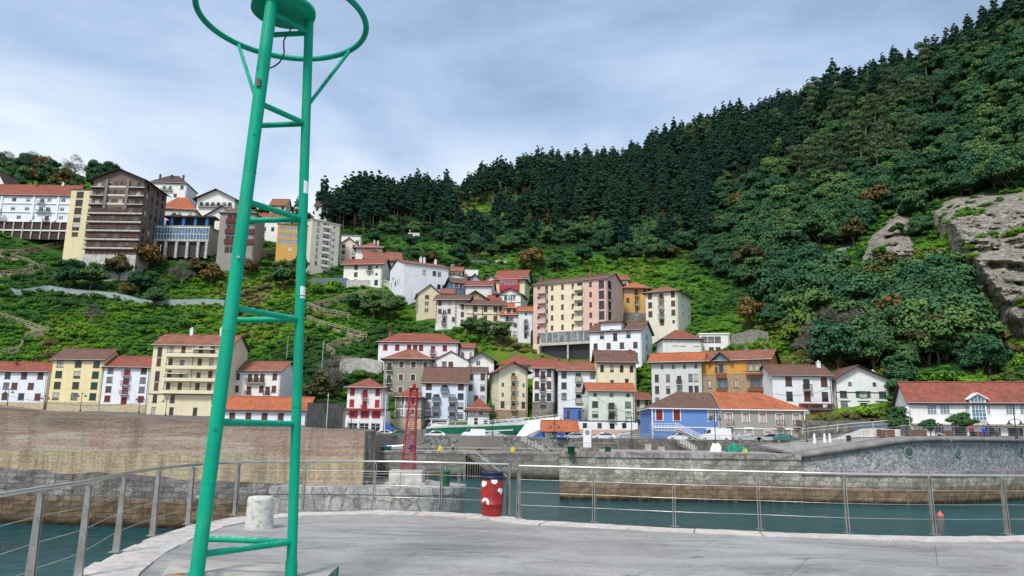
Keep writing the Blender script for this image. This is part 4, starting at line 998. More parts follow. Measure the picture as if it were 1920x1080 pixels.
link('window', win_mesh('w', 1.0, 1.5, 'w', None)[0], b['root'], (.40*b['W'], -.02, b['H']+.5)); 
BL += [B('white house with red pyramid roof beside the modern white house', 1243, 1316, 634, 672, (.74,.74,.72), 'tile_red', 'hip', ry=620, rows=['.ss.s','.....'], d=186, deep=8, shut='wframe', ps=1),
 B('modern flat roofed white house with wide windows', 1312, 1368, 627, 668, WW, 'white', 'flat', rows=['ggg.','.ww.'], yaw=8, d=188, deep=8, ggl='glass2', rrows=['..'])]
ext(BL[-1], 'round_stair_tower', 'white', [(1.02, 1.22, 1, 4, .2, 1.0)])
# --- waterfront row on the left
LW = dict(group='waterfront row behind the long sea wall')
BL += [
 B('white three storey house first in the left waterfront row', -34, 86, 695, 766, WB, 'tile_red', ry=680, rows=['w.w.w.w','w.ws.s.','w.w.w.s'], zr=(.17,1), d=176, deep=9, base=('stone_y', 753), fr='b', ww=1.4, chim=[(.35,.3,.8,'brick')], **LW),
 B('yellow house with green shuttered windows in the left waterfront row', 94, 190, 673, 770, (.80,.69,.40), 'tile_brn', ry=655, rows=['w.w.w','s.w.s','s.w.s','w.w.s'], zr=(.16,1), d=174, deep=9, base=('stone_y', 753), fr='b', shut='dkgreen', ww=1.5, wh=1.7, ps=0, **LW),
 B('pale blue white house with red balconies between yellow houses', 191, 278, 687, 774, WB, 'tile_red', ry=669, rows=['w.b.w','w.b.w','w.b.w','s.d.s'], zr=(.19,1), d=174, deep=9, base=('stone_y', 757), shut='dred', rail='red', ww=1.1, wh=1.5, ps=0, bd=.8, **LW),
]
b = B('large cream six storey building with long balconies partly behind the green leg', 281, 428, 646, 784, (.74,.67,.48), 'tile_old', ry=629, rows=['x.w.s..s.s.x','s.w.t..s.w.s','x.s.t..t.s.x','s.s.s..s.s.s','w..w......w.','w..w...w..w.'], d=171, deep=11, fr='b', ww=1.9, wh=1.9, ps=0, over=.5, chim=[(.34,.5,1.6,'wframe'),(.74,.5,1.8,'wframe')], cat='apartment block', name='apartment_block', **LW); BL += [b]
ext(b, 'balcony', plaster((.76,.69,.5)), [(.19, .855, -1.1, -1.0, i/6+.0, i/6+.045) for i in (2,3,4,5)]+[(.19, .855, -1.0, -.01, i/6+.0, i/6+.008) for i in (2,3,4,5)])
ext(b, 'balcony_rail', 'dark', [(.19, .855, -1.08, -1.04, i/6+.055, i/6+.06) for i in (2,3,4,5)]); ext(b, 'awning', 'wframe', [(.52,.80,-1.4,-.01,.935,.945),(.2,.47,-1.4,-.01,.6,.61)])
ext(b, 'string_course', 'brown', [(-.003,1.003,-.08,-.005,.32,.33),(.185,.19,-.08,-.005,.33,.99),(.52,.525,-.08,-.005,.33,.99)])
BL += [
 B('white house with red roof and small balconies seen between the green legs', 432, 523, 695, 790, WW, 'tile_old', ry=679, rows=['s.bbb.s','w.b.sbs','s.s.s.s','.......'], rrows=['...'], yaw=8, d=176, deep=9, zr=(.02,1), ww=1.1, wh=1.3, ps=.8, over=.6, **LW),
 B('long low white building with bright orange roof between the green legs', 420, 572, 766, 797, WB, 'tile_org', ry=745, rows=['s.s.s.s.w'], d=160, deep=9, ww=1.1, wh=1.5, ps=1, over=.7, cat='building', name='low_building', **LW),
]
# --- centre
BL += [
 B('long white house with dark red shutters on the terrace above the grey house', 709, 858, 640, 684, (.78,.76,.80), 'tile_red', 'hip', ry=626, rows=['s.s.srr.b.s.','......b.ss..'], d=204, deep=9, shut='dred', ww=1.9, ps=1, rail='grey', over=.6, chim=[(.12,.3,1.4,'brick')]),
 B('square stone grey house with white window surrounds', 718, 806, 671, 792, (.34,.32,.26), 'tile_old', 'hip', ry=656, rows=['b.w.w.w','b.s.w.w','s.s.s.s','.......','.......'], yaw=0, d=194, deep=10, ww=1.1, sur='wframe', over=.9, ps=.1, rail='dkgreen', base=('stone_g', 735)),
 B('white gabled house left of the wooden gable, behind the brown roof', 811, 879, 676, 705, WW, 'tile_old', 'gy', ry=659, rows=['.ww..','.....'], d=198, deep=9, over=.4),
 B('low white house with an open wooden gable', 878, 926, 675, 702, WW, 'tile_old', 'gy', ry=661, rows=['.w..','....'], d=200, deep=9, over=1),
 B('narrow white annex with blue awnings beside the balconied house', 874, 912, 697, 800, (.7,.74,.78), 'tile_brn', 'gx', ry=690, rows=['g.w','s.w','.ww','...','...'], d=190, deep=8, over=.3),
]
b = B('white and red house with red shutters and an arcade at street level', 648, 719, 768, 810, WW, 'tile_red', 'flat', rows=['srs','xxx'], d=166, deep=9, shut='red', ww=1.8, wh=2.0, over=0, ps=1); BL += [b]
ub = B('x', 651, 717, 725, 768, WW, 'tile_red', 'hip', ry=710, rows=['s.b.s','s.b.s'], d=166.6, deep=8.4, shut='red', ww=1.4, wh=2.2, found=0, ps=1, over=.8)
for ch in list(C.objects):
    if ch.parent == ub['root']:
        ch.parent = b['root']; ch.matrix_parent_inverse.identity()
        off = ub['root'].location - b['root'].location; ch.location = ch.location + Vector(off)
bpy.data.objects.remove(ub['root'])
ext(b, 'red_ledge', 'red', [(-.03, 1.03, -.9, -.01, .98, 1.04)]); ext(b, 'arcade_pillar', 'wframe', [(0,.06,-.3,-.01,-.1,.5),(.32,.37,-.3,-.01,-.1,.5),(.64,.69,-.3,-.01,-.1,.5),(.94,1,-.3,-.01,-.1,.5)])
BL += [B('small grey and white house with red roof behind the red lattice tower', 740, 790, 743, 792, (.26,.24,.2), 'tile_red', 'hip', ry=730, rows=['.w.w.','.w.w.'], d=176, deep=8, sur='wframe', ww=1.2, zr=(.15,1), over=.6, base=('stone_y', 785))]
ext(BL[-1], 'white_band', 'wframe', [(0,1,-.06,-.01,.5,.54),(0,.04,-.06,-.01,.2,1),(.33,.37,-.06,-.01,.2,.49),(.33,.37,-.06,-.01,.55,1)])
b = B('tall white house with six slate blue balconies facing the harbour', 791, 875, 717, 806, (.68,.76,.88), 'tile_brn', ry=690, rows=['s.b.s','wb.bw','wb.bw','wb.bw','s.s.s'], d=184, deep=12, ww=1.15, wh=1.4, bsolid=True, rail='slate', ps=.1, over=.5, bw=1.2, fr='k'); BL += [b]
b = B('small half timbered house with red roof on the quay', 877, 917, 764, 800, WW, 'tile_red', 'hip', ry=747, rows=['..w.','.w.d'], d=176, deep=6, over=1, shut='dark', fr='k'); BL += [b]
extbars(b, 'timber_brace', 'timber', [(.02,.55,.98,.55),(.05,.95,.2,.55),(.4,.95,.25,.55),(.62,.95,.75,.55),(.95,.95,.8,.55)], .12)
b = B('cream gabled house with a column of balconies and brick coloured foot', 935, 989, 694, 788, (.74,.69,.52), 'tile_old', 'gy', ry=680, rows=['..b..','a.b.a','a.b.a','w.b.w','..s..'], lrows=['.a.','.a.','.a.','.a.','...'], yaw=-14, d=184, deep=11, rail='wood', bsolid=True, ps=.6, ww=1.0, over=1.1, base=('stone_b', 768)); BL += [b]
BL += [
 B('white house with red hip roof mostly behind the cream gabled house', 935, 1010, 682, 704, WW, 'tile_red', 'hip', ry=667, rows=['...w.'], d=199, deep=10, over=.8),
 B('white four storey house with dark window columns and rubble foot', 999, 1037, 690, 780, (.74,.75,.76), 'tile_red', 'gx', ry=674, rows=['sbs','sbs','wbw','...'][:3]+['sts'], rrows=['...']*4, yaw=11, d=186, deep=10, fr='k', ww=1.0, wh=1.6, base=('stone_g', 754), over=.6),
 B('white house with three concrete balconies under a patchy old roof', 1047, 1122, 694, 775, (.76,.78,.82), 'tile_old', 'gx', ry=679, rows=['w.b.w','w.b.w','w.b.w','.....'], d=184, deep=9, fr='b', rail='concrete', bsolid=True, ww=1.1, ps=0, over=.7),
 B('pale yellow house rising behind the mint green house', 1121, 1193, 678, 780, (.78,.71,.50), 'tile_brn', 'gx', ry=659, rows=['s.w.s.w','..b..w.','.......','.......'], d=180, deep=9, fr='b', shut='dark', ps=0, over=.7, chim=[(.92,.4,.8,'brick')]),
]
b = B('mint green house with a peach ground floor and two central balconies', 1104, 1190, 732, 824, (.66,.71,.62), 'tile_org', 'gx', ry=720, rows=['a.a.a','w.b.w','w.b.w','w.s.w','.....'], d=158, deep=9, fr='g', ww=1.0, bw=1.6, ps=0, over=.6, shut='dark'); BL += [b]
ext(b, 'white_floor', 'white', [(-.24, 1.06, -.2, -.02, .20, .37)]); ext(b, 'peach_floor', plaster((.66,.42,.28)), [(-.24, 1.06, -.2, -.02, -.05, .198)]); ext(b, 'ledge', 'dark', [(-.24, 1.06, -.3, -.01, .372, .385)])
for x0_ in (1092.5, 1120, 1166): winat(b, x0_, 793, x0_+8, 803, 'b', 'glass', 2, 2, y=-.2)
winat(b, 1143, 794, 1152, 804, 'k', 'glass', 1, 1, y=-.2); boxat(b, 'garage_door', 'brown', 1112, 815, 1124, 823, -.26, -.2); boxat(b, 'garage_door', 'brown', 1140, 813, 1154, 823, -.26, -.2)
BL += [
 B('small blue house tucked left of the mint green house', 1060, 1092, 764, 790, (.09,.18,.46), 'wframe', 'flat', rows=['w..w'], d=160, deep=6, fr='k', found=3),
 B('low quayside hut with orange roof and dark green doors', 1022, 1079, 806, 824, WW, 'tile_org', 'gx', ry=790, rows=['.s.s.'], d=152, deep=6, shut='dkgreen', ww=1.3, wh=1.7, ps=1, over=.8, cat='hut', name='quay_hut'),
 B('narrow cream house right of the mint green house', 1192, 1218, 748, 822, (.68,.65,.54), 'tile_red', 'gx', ry=738, rows=['s.w','a.s','w.s','...'], d=166, deep=8, over=.7),
 # --- right
 B('pale grey house with a long orange roof rising to a gable', 1222, 1316, 679, 765, (.60,.61,.62), 'tile_org', 'gx', ry=663, rows=['.a.a.a.a','w.w.b.ww','w.w.b.ww','w.w.s.w.'], yaw=20, d=160, deep=9, fr='b', ww=1.0, ps=0, over=.8),
]
b = B('ochre stone and brick building with glazed bays and an orange end wall', 1309, 1445, 677, 765, 'stone_b', 'tile_old', 'gx', ry=659, rows=['..ww...www.','.w.GG.w..ggg','.w.GG.w..ggg'], rrows=['..a','...','...'], yaw=27, d=158, deep=14, ps=0, ww=1.3, over=.6, dirt=.2, chim=[(.62,.5,.6,'stone_g'),(.92,.4,.6,'stone_g')]); BL += [b]
hs, _ = place_windows(None, ['..ww...www.','.w.GG.w..ggg','.w.GG.w..ggg'], b['W'], 0, b['H'], None, 0, dict(ww=1.3))
oc = plaster((.58,.30,.07)); w = MB(); facade(w, (b['W']+.03,0,0), (0,1,0), 14, -2, b['H'], [], .02); w.add([(b['W']+.03,0,b['H']),(b['W']+.03,14,b['H']),(b['W']+.03,7,b['H']+b['rise'])], [(0,1,2)]); w.build('orange_end_wall', oc, b['root'])
for xa_, xb_ in ((0,.25),(.42,.69)):
    w = MB(); facade(w, (xa_*b['W'],-.05,0), (1,0,0), (xb_-xa_)*b['W'], b['H']*.70, b['H']-.03, [(p-xa_*b['W'], q-xa_*b['W'], r_, s_) for p, q, r_, s_ in hs if p > xa_*b['W'] and q < xb_*b['W'] and r_ > b['H']*.7], .03); w.build('ochre_band', oc, b['root'])
ext(b, 'red_brick_band', plaster((.2,.09,.06)), [(.26,.41,-.35,-.01,.62,.72),(.26,.41,-.35,-.01,.33,.41),(.69,.97,-.35,-.01,.33,.41)]); ext(b, 'bay_roof', 'tile_red', [(.68,.98,-.8,-.01,.66,.70)])
w = MB(); xm = .335*b['W']; w.slab([[(xm-2.6,-1,b['H']-.5),(xm,-1,b['H']+1.7),(xm,4,b['H']+1.7),(xm-2.6,4,b['H']-.5)],[(xm,-1,b['H']+1.7),(xm+2.6,-1,b['H']-.5),(xm+2.6,4,b['H']-.5),(xm,4,b['H']+1.7)]], .2, 0); gd = w.build('gable_roof', M['tile_brn'], b['root'])
w = MB(); w.add([(xm-2,-.4,b['H']-.4),(xm+2,-.4,b['H']-.4),(xm,-.4,b['H']+1.3)], [(0,1,2)]); w.build('gable_window', M['glass3'], gd)
RQ = dict(group='buildings of the right hand quay')
b = B('bright blue two storey house with an outside staircase', 1222, 1350, 764, 829, (.14,.26,.56), 'tile_brn', 'hipL', ry=737, rows=['s.s...w','......x'], d=127, deep=11, shut='dred', sur='wframe', ww=1.25, wh=1.7, ps=0, over=.45, eave='wframe', dirt=.15, **RQ); BL += [b]
ext(b, 'white_band', 'wframe', [(0,1.0,-.08,-.005,.42,.45),(-.0,.02,-.08,-.005,0,.41),(-.0,.02,-.08,-.005,.46,.98),(.98,1.0,-.08,-.005,.46,.98)])
b = B('stone grey house with crimson doors and white window surrounds', 1351.5, 1510, 766, 832, (.34,.33,.29), 'tile_org', 'hipR', ry=738, rows=['b.w.w.b.b','w.w.t.w.'], d=126, deep=11, shut='red', sur='wframe', fr='r', ww=1.2, wh=1.9, ps=0, over=.45, eave='wframe', gl='curtain', bw=1.7, bd=.6, rrows=['w.w','...'], yaw=1, **RQ); BL += [b]
ext(b, 'white_band', 'wframe', [(0,1.0,-.1,-.005,.42,.45),(.985,1.0,-.1,-.005,.46,.98),(.985,1.0,-.1,-.005,0,.41)])
b = B('white house with a laundry line and central balcony right of the ochre building', 1450, 1561, 703, 786, (.76,.77,.80), 'tile_brn', 'gx', ry=686, rows=['.s.b.s','.w.s.w','......'], d=146, deep=9, ww=1.3, wh=1.5, ps=0, over=.5, chim=[(.92,.4,1.1,'wframe')], rrows=['..']*3, yaw=1, **RQ); BL += [b]
ext(b, 'awning', 'dred', [(.42,.98,-.9,-.1,.30,.36)]); ext(b, 'garage_door', 'dred', [(.6,.98,-.06,-.005,-.02,.22)])
b = B('white gabled house with green shutters and a tan stone ground floor', 1568, 1670, 711, 790, WW, 'tile_brn', 'gy', ry=687, rows=['.a..a.','w.v.w','w.b.w','......'], d=146, deep=10, rp=.42, shut='green', fr='g', ps=.2, over=.8, base=('stone_y', 768), rail='green', ww=1.1, wh=1.3, chim=[(.85,.3,1.5,'wframe')], **RQ); BL += [b]
ext(b, 'trim', 'timber', [(0,1,-.06,-.005,.68,.70),(0,.015,-.06,-.005,.28,.98),(.985,1,-.06,-.005,.28,.98),(0,1,-.09,-.005,.26,.275)]); ext(b, 'side_wing', 'white', [(1.005,1.2,2,8,-.2,.80)])
ext(b, 'cellar_door', 'brown', [(.2,.35,-.12,-.065,-.05,.2)])
b = B('long white harbour hall with red tiles and a glazed dormer arch', 1709, 2060, 754, 824, WW, 'tile_red', 'gx', ry=719, rows=[], d=117, deep=8, ww=3.0, ggl='glass3', gl='glass3', yaw=12, over=.5, sur=None, cat='hall', name='harbour_hall', group=None); BL += [b]
H0, W0 = b['H'], b['W']; xm = (onwall(b, 1820, 760)[0]+onwall(b, 1845, 760)[0])/2
for x0_, x1_ in ((1737,1757),(1761,1782),(1808,1818),(1848,1858),(1884,1905),(1911,1931),(1960,1985)): winat(b, x0_, 759, x1_, 777, 'w', 'glass3', 3 if x1_-x0_ > 12 else 2, 4)
w = MB(); w.add([(xm-1.15,-.30,H0*.5),(xm+1.15,-.30,H0*.5),(xm+1.15,-.30,H0+.55),(xm+.65,-.30,H0+1.0),(xm,-.30,H0+1.2),(xm-.65,-.30,H0+1.0),(xm-1.15,-.30,H0+.55)], [(0,1,2,3,4,5,6)])
w.slab([[(xm-1.5,-.65,H0+.5),(xm,-.65,H0+1.45),(xm,3,H0+1.45),(xm-1.5,3,H0+.5)],[(xm,-.65,H0+1.45),(xm+1.5,-.65,H0+.5),(xm+1.5,3,H0+.5),(xm,3,H0+1.45)]], .16)
w.box(xm-1.14,xm+1.14,-.29,-.02,H0*.5,H0*1.08); do_ = w.build('dormer', M['white'], b['root'])
w = MB(); w.add([(xm-.92,-.33,H0*.52),(xm+.92,-.33,H0*.52),(xm+.92,-.33,H0+.4),(xm+.55,-.33,H0+.85),(xm,-.33,H0+1.02),(xm-.55,-.33,H0+.85),(xm-.92,-.33,H0+.4)], [(0,1,2,3,4,5,6)]); w.build('arched_window', M['glass3'], do_)
w = MB()
for i in range(-1, 2): w.box(xm+i*.46-.035, xm+i*.46+.035, -.36, -.331, H0*.52, H0+.95-abs(i)*.2)
for i in range(6): w.box(xm-.92, xm+.92, -.355, -.332, H0*.52+i*.55, H0*.52+i*.55+.06)
w.build('glazing_bar', M['wframe'], do_)
ext(b, 'canopy', 'lconc', [(0,1,-.9,-.005,.39,.43)]); ext(b, 'shop_opening', 'dark', [(x, x+.08,-.05,-.004,.02,.33) for x in (.22,.40,.52,.66,.78)])
# the upper storeys that step back behind the waterfront keep their own roofs

def bl(start): return [x for x in BL if x['root'].get('label', '').startswith(start)][0]
g_ = bl('white gabled house with green')
ext(g_, 'green_sill', 'green', [(.08,.26,-.12,-.02,.48,.495),(.39,.61,-.12,-.02,.48,.495),(.72,.92,-.12,-.02,.48,.495)])
g_ = bl('tall white house with six'); ext(g_, 'string_course', 'slate', [(0,1,-.1,-.005,.19,.21)])
g_ = bl('long white apartment'); ext(g_, 'wall_rib', 'white', [(x,x+.02,-.35,-.01,.36,.99) for x in (.30,.62,.86)])
for lb_, cs in (('cream gabled house with dark', ((.0,.04),(.96,1))), ('weathered white house', ((.0,.03),(.62,.66),(.97,1)))):
    g_ = bl(lb_); w = MB()
    for xa, xb in cs:
        for i in range(14):
            z_ = i/14*g_['H']; k_ = .018*g_['W'] if i % 2 else 0; w.box(xa*g_['W']-k_*(xa > 0), xb*g_['W']+k_*(xb < 1), -.04, -.004, z_, z_+g_['H']/17)
    w.build('quoin', M['stone_b'], g_['root'])
# ------------------------------------------------------------------ vegetation
def leafmat(name, stops, sc=.5, space='Object', rndw=.5, trans=.0):
    m, nt, b = newmat(name)
    oi = N(nt, 'ShaderNodeObjectInfo').outputs['Random']
    f = noise(nt, coord(nt, space), sc, 3, .6)
    f = N(nt, 'ShaderNodeMath', {0: N(nt, 'ShaderNodeMath', {0: oi, 1: rndw}, operation='MULTIPLY').outputs[0], 1: N(nt, 'ShaderNodeMath', {0: f, 1: 1-rndw}, operation='MULTIPLY').outputs[0]}, operation='ADD').outputs[0]
    nt.links.new(ramp(nt, f, stops), b.inputs['Base Color'])
    b.inputs['Roughness'].default_value = .8; b.inputs['Specular IOR Level'].default_value = .12
    return m
M['pine'] = leafmat('pine_needles', [(.2, (.010,.038,.031)), (.45, (.018,.060,.042)), (.75, (.038,.090,.050))])
M['leaf'] = leafmat('broad_leaves', [(.15, (.024,.080,.042)), (.40, (.040,.112,.050)), (.62, (.068,.150,.052)), (.85, (.13,.21,.055))])
M['euc'] = leafmat('eucalyptus_leaves', [(.2, (.04,.08,.04)), (.7, (.085,.13,.055))])
M['autumn'] = leafmat('autumn_leaves', [(.25, (.11,.07,.025)), (.5, (.18,.11,.035)), (.75, (.11,.11,.03))])
M['olive'] = leafmat('olive_brown_leaves', [(.25, (.06,.06,.022)), (.5, (.10,.085,.03)), (.75, (.15,.10,.035))])
M['bamboo'] = leafmat('yellow_green_leaves', [(.25, (.08,.14,.02)), (.6, (.16,.24,.03))])
M['twig'] = leafmat('bare_twigs', [(.25, (.11,.095,.085)), (.7, (.17,.15,.14))])
M['bark'] = simple('bark', (.12,.085,.06), .95, var=.3, sc=3); M['bark_pale'] = simple('pale_bark', (.38,.33,.27), .9, var=.25, sc=2)
M['core'] = simple('crown_shade_core', (.018,.042,.016), 1, spec=.0)  # dark cores added inside the crowns to block light and deepen their shade
# ground cover: patches of bright grass, bramble and dry bracken laid out over the hill
m, nt, bs = newmat('bramble_leaves')
v = coord(nt, 'World'); a1 = noise(nt, v, .022, 4, .55, .5); a2 = noise(nt, v, .9, 3, .6)
oi = N(nt, 'ShaderNodeObjectInfo').outputs['Random']
f = N(nt, 'ShaderNodeMath', {0: a1, 1: N(nt, 'ShaderNodeMapRange', {'Value': oi, 'To Min': -.09, 'To Max': .09}).outputs[0]}, operation='ADD').outputs[0]
g1 = ramp(nt, f, [(.34, (.035,.10,.030)), (.43, (.055,.155,.030)), (.51, (.085,.225,.026)), (.57, (.15,.33,.02)), (.62, (.16,.23,.035)), (.68, (.17,.14,.065))])
g1 = mixc(nt, ramp(nt, a2, [(.4, 0), (.75, .4)]), g1, (.04,.09,.02))
nt.links.new(g1, bs.inputs['Base Color']); bs.inputs['Roughness'].default_value = .85; bs.inputs['Specular IOR Level'].default_value = .1
M['cover'] = m
nprs = np.random.RandomState(5)
def leaves(cent, size, up=.35, asp=1.0, out=None):
    n = len(cent)
    nrm = nprs.normal(size=(n, 3))
    if out is not None: nrm = nrm*.42 + out*1.0
    nrm[:, 2] = (np.abs(nrm[:, 2]) if out is None else nrm[:, 2])+up; nrm /= np.linalg.norm(nrm, axis=1, keepdims=True)
    t = np.cross(nrm, nprs.normal(size=(n, 3))); t /= np.linalg.norm(t, axis=1, keepdims=True); b_ = np.cross(nrm, t)
    s = size*(.6+.8*nprs.rand(n, 1))
    q = np.stack([cent-t*s-b_*s*asp*.5, cent+t*s*.3-b_*s*asp, cent+t*s+b_*s*asp*.4, cent-t*s*.2+b_*s*asp], 1)
    return q.reshape(-1, 3)
def crown_mesh(name, clumps, leaf, nper, mat, core=True, up=.35, asp=1.0, corek=.72):
    """clumps: (x,y,z,r,squash)"""
    vs = []; fs = []; mi = []; nv = 0
    for (x, y, z, r_, sq) in clumps:
        n = int(nper*r_*r_); d = nprs.normal(size=(n, 3)); d /= np.linalg.norm(d, axis=1, keepdims=True)
        d[:, 2] = np.where(d[:, 2] < -.35, -d[:, 2]*.6, d[:, 2])
        rad = r_*(.72+.38*nprs.rand(n, 1)); c = np.array([x, y, z]) + d*rad*np.array([1, 1, sq])
        vs.append(leaves(c, leaf, up, asp, d if asp > .3 else None)); fs += [(nv+4*i, nv+4*i+1, nv+4*i+2, nv+4*i+3) for i in range(n)]; mi += [0]*n; nv += 4*n
        if core:  # solid core added inside the clump to stop light passing through
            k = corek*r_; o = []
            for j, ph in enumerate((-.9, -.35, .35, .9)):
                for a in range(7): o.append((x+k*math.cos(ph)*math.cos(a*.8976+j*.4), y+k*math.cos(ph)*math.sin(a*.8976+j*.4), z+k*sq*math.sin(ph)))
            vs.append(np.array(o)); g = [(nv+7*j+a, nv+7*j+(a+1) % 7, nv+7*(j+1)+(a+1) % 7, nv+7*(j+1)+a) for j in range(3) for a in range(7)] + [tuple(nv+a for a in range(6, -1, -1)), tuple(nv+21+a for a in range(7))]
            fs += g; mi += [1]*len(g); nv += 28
    V = np.concatenate(vs); me = bpy.data.meshes.new(name)
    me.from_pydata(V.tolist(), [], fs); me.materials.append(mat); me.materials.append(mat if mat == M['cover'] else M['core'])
    me.polygons.foreach_set('material_index', mi); me.update(); return me
def trunk_mesh(h, r0, limbs, mat, lean=0):
    w = MB(); pts = [(0,0,-1.2)] + [(lean*(k/5)**2*h*.1+.12*math.sin(k*1.7), .1*math.cos(k*2.1), h*k/5) for k in range(6)]
    w.tube(pts, [r0*1.25]+[r0*(1-.15*k) for k in range(6)], 7)
    for (z, dx_, dy_, dz_, r_) in limbs: w.tube([(0,0,z),(dx_*.5,dy_*.5,z+dz_*.45),(dx_,dy_,z+dz_)], [r_, r_*.7, r_*.35], 5)
    return w.mesh('trunk', mat)
TREE = {}
def ell(n, R_, zc, sq, r0, r1, seed):
    q = random.Random(seed); out = []
    for i in range(n):
        a = q.uniform(0, 2*PI); c = q.uniform(-.6, 1); s = math.sqrt(1-c*c)*q.uniform(.45, 1)
        r_ = q.uniform(r0, r1); out.append((R_*s*math.cos(a), R_*s*math.sin(a), zc + R_*sq*c*.8, r_, .75))
    return out
for k in range(4):   # broadleaf, 8-9 m
    cl = ell(17, 3.1, 4.8, .95, .9, 1.75, 10+k) + [(0,0,4.8,2.5,.9)]
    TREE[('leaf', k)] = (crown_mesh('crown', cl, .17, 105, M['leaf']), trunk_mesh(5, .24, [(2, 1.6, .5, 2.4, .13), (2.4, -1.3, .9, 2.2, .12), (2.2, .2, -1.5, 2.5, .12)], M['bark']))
for k in range(3):   # pines, 18 m: long bare trunk, ragged dark top
    q = random.Random(40+k); cl = []
    for j in range(11):
        z = 7.5+j*.95; R_ = (3.1-.09*j-.012*j*j)*q.uniform(.6, 1.25); a0 = q.uniform(0, 6)
        for a in range(3 if j < 9 else 1):
            an = a0+a*2.1; cl.append((R_*.62*math.cos(an)*(j < 10), R_*.62*math.sin(an)*(j < 10), z+q.uniform(-.4, .4), max(.7, R_*.46), .62))
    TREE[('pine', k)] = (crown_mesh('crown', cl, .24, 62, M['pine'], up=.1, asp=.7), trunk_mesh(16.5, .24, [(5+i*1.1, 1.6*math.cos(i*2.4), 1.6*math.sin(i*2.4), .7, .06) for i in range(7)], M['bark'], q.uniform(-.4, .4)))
for k in range(2):   # eucalyptus, 20 m
    q = random.Random(60+k); cl = [(q.uniform(-2.6, 2.6), q.uniform(-2.6, 2.6), q.uniform(8, 19), q.uniform(1.1, 2.2), .85) for _ in range(17)]
    TREE[('euc', k)] = (crown_mesh('crown', cl, .27, 46, M['euc'], core=False, up=0), trunk_mesh(17, .26, [(7+i*1.5, 2*math.cos(i*2.2), 2*math.sin(i*2.2), 2.6, .1) for i in range(6)], M['bark_pale'], q.uniform(-.6, .6)))
for nm, mt in (('autumn', 'autumn'), ('olive', 'olive'), ('bamboo', 'bamboo')):
    cl = ell(9, 2.6, 3.6, .85, 1.1, 1.7, 80) + [(0,0,3.4,2,.9)]
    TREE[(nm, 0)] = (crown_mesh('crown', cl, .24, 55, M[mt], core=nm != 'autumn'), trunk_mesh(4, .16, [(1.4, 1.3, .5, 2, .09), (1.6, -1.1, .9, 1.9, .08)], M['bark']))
cl = ell(9, 2.6, 3.4, .8, 1.2, 1.8, 90)
TREE[('bare', 0)] = (crown_mesh('crown', cl, .42, 60, M['twig'], core=False, up=0, asp=.07), trunk_mesh(3.4, .16, [(1+.2*i, 2.2*math.cos(i), 2.2*math.sin(i), 2.2, .07) for i in range(7)], M['bark_pale']))
KINDS = {'leaf': 4, 'pine': 3, 'euc': 2, 'autumn': 1, 'olive': 1, 'bamboo': 1, 'bare': 1}
NAMES = {'leaf': ('broadleaf_tree', 'tree'), 'pine': ('pine_tree', 'pine'), 'euc': ('eucalyptus_tree', 'tree'), 'autumn': ('autumn_tree', 'tree'), 'olive': ('shrub', 'shrub'), 'bamboo': ('bamboo_clump', 'bamboo'), 'bare': ('bare_shrub', 'shrub')}
def infoot(x, y, mg=.8):
    for A, u, vv_, Wd, dp in FOOT:
        dx_, dy_ = x-A.x, y-A.y; s = dx_*u.x+dy_*u.y; t = dx_*vv_.x+dy_*vv_.y
        if -mg < s < Wd+mg and -mg*1.6 < t < dp+mg: return True
    return False
CLIFFS = [[(1618,496),(1624,455),(1650,423),(1684,398),(1706,410),(1704,440),(1722,472),(1700,500),(1660,490)],
          [(1750,398),(1785,372),(1850,370),(1960,355),(2100,340),(2240,360),(2300,560),(2250,690),(1985,690),(1945,600),(1925,660),(1880,610),(1855,570),(1826,530),(1796,490),(1772,450),(1752,425)],
          [(1560,470),(1592,462),(1582,500),(1566,522),(1556,500)]]
def incliff(px, py, mg=0): return any(inpoly(px+s_, py-m_, c_) for c_ in CLIFFS for m_ in (0, 12, 26, 40, 55)[:5 if mg else 1] for s_ in ((-16, 0, 16) if mg else (0,)))
WOOD = 'broadleaf trees of the wooded slope'
def nearcliff(px, py): return any(inpoly(px, py-m_, CLIFFS[1]) for m_ in range(0, 100, 12)) or incliff(px, py, 1)
def tree(kind, var, px=None, py=None, sc=1, label=None, group=None, p=None, cat=None):
    p = p or T(px, py); z = gz(p.x, p.y); rz = rnd.uniform(0, 6.28)
    cm_, tm = TREE[(kind, var)]; nm, ct = NAMES[kind]
    r_ = empty(nm, (p.x, p.y, z-(.2 if kind != 'leaf' or group != WOOD else 2.0*sc)), rz, label, cat or ct, group); r_.scale = (sc*rnd.uniform(.9, 1.1), sc*rnd.uniform(.9, 1.1), sc)
    link('crown', cm_, r_); link('trunk', tm, r_); return r_
pts = []
py_rows = 0
q = random.Random(11)
px = 606.0
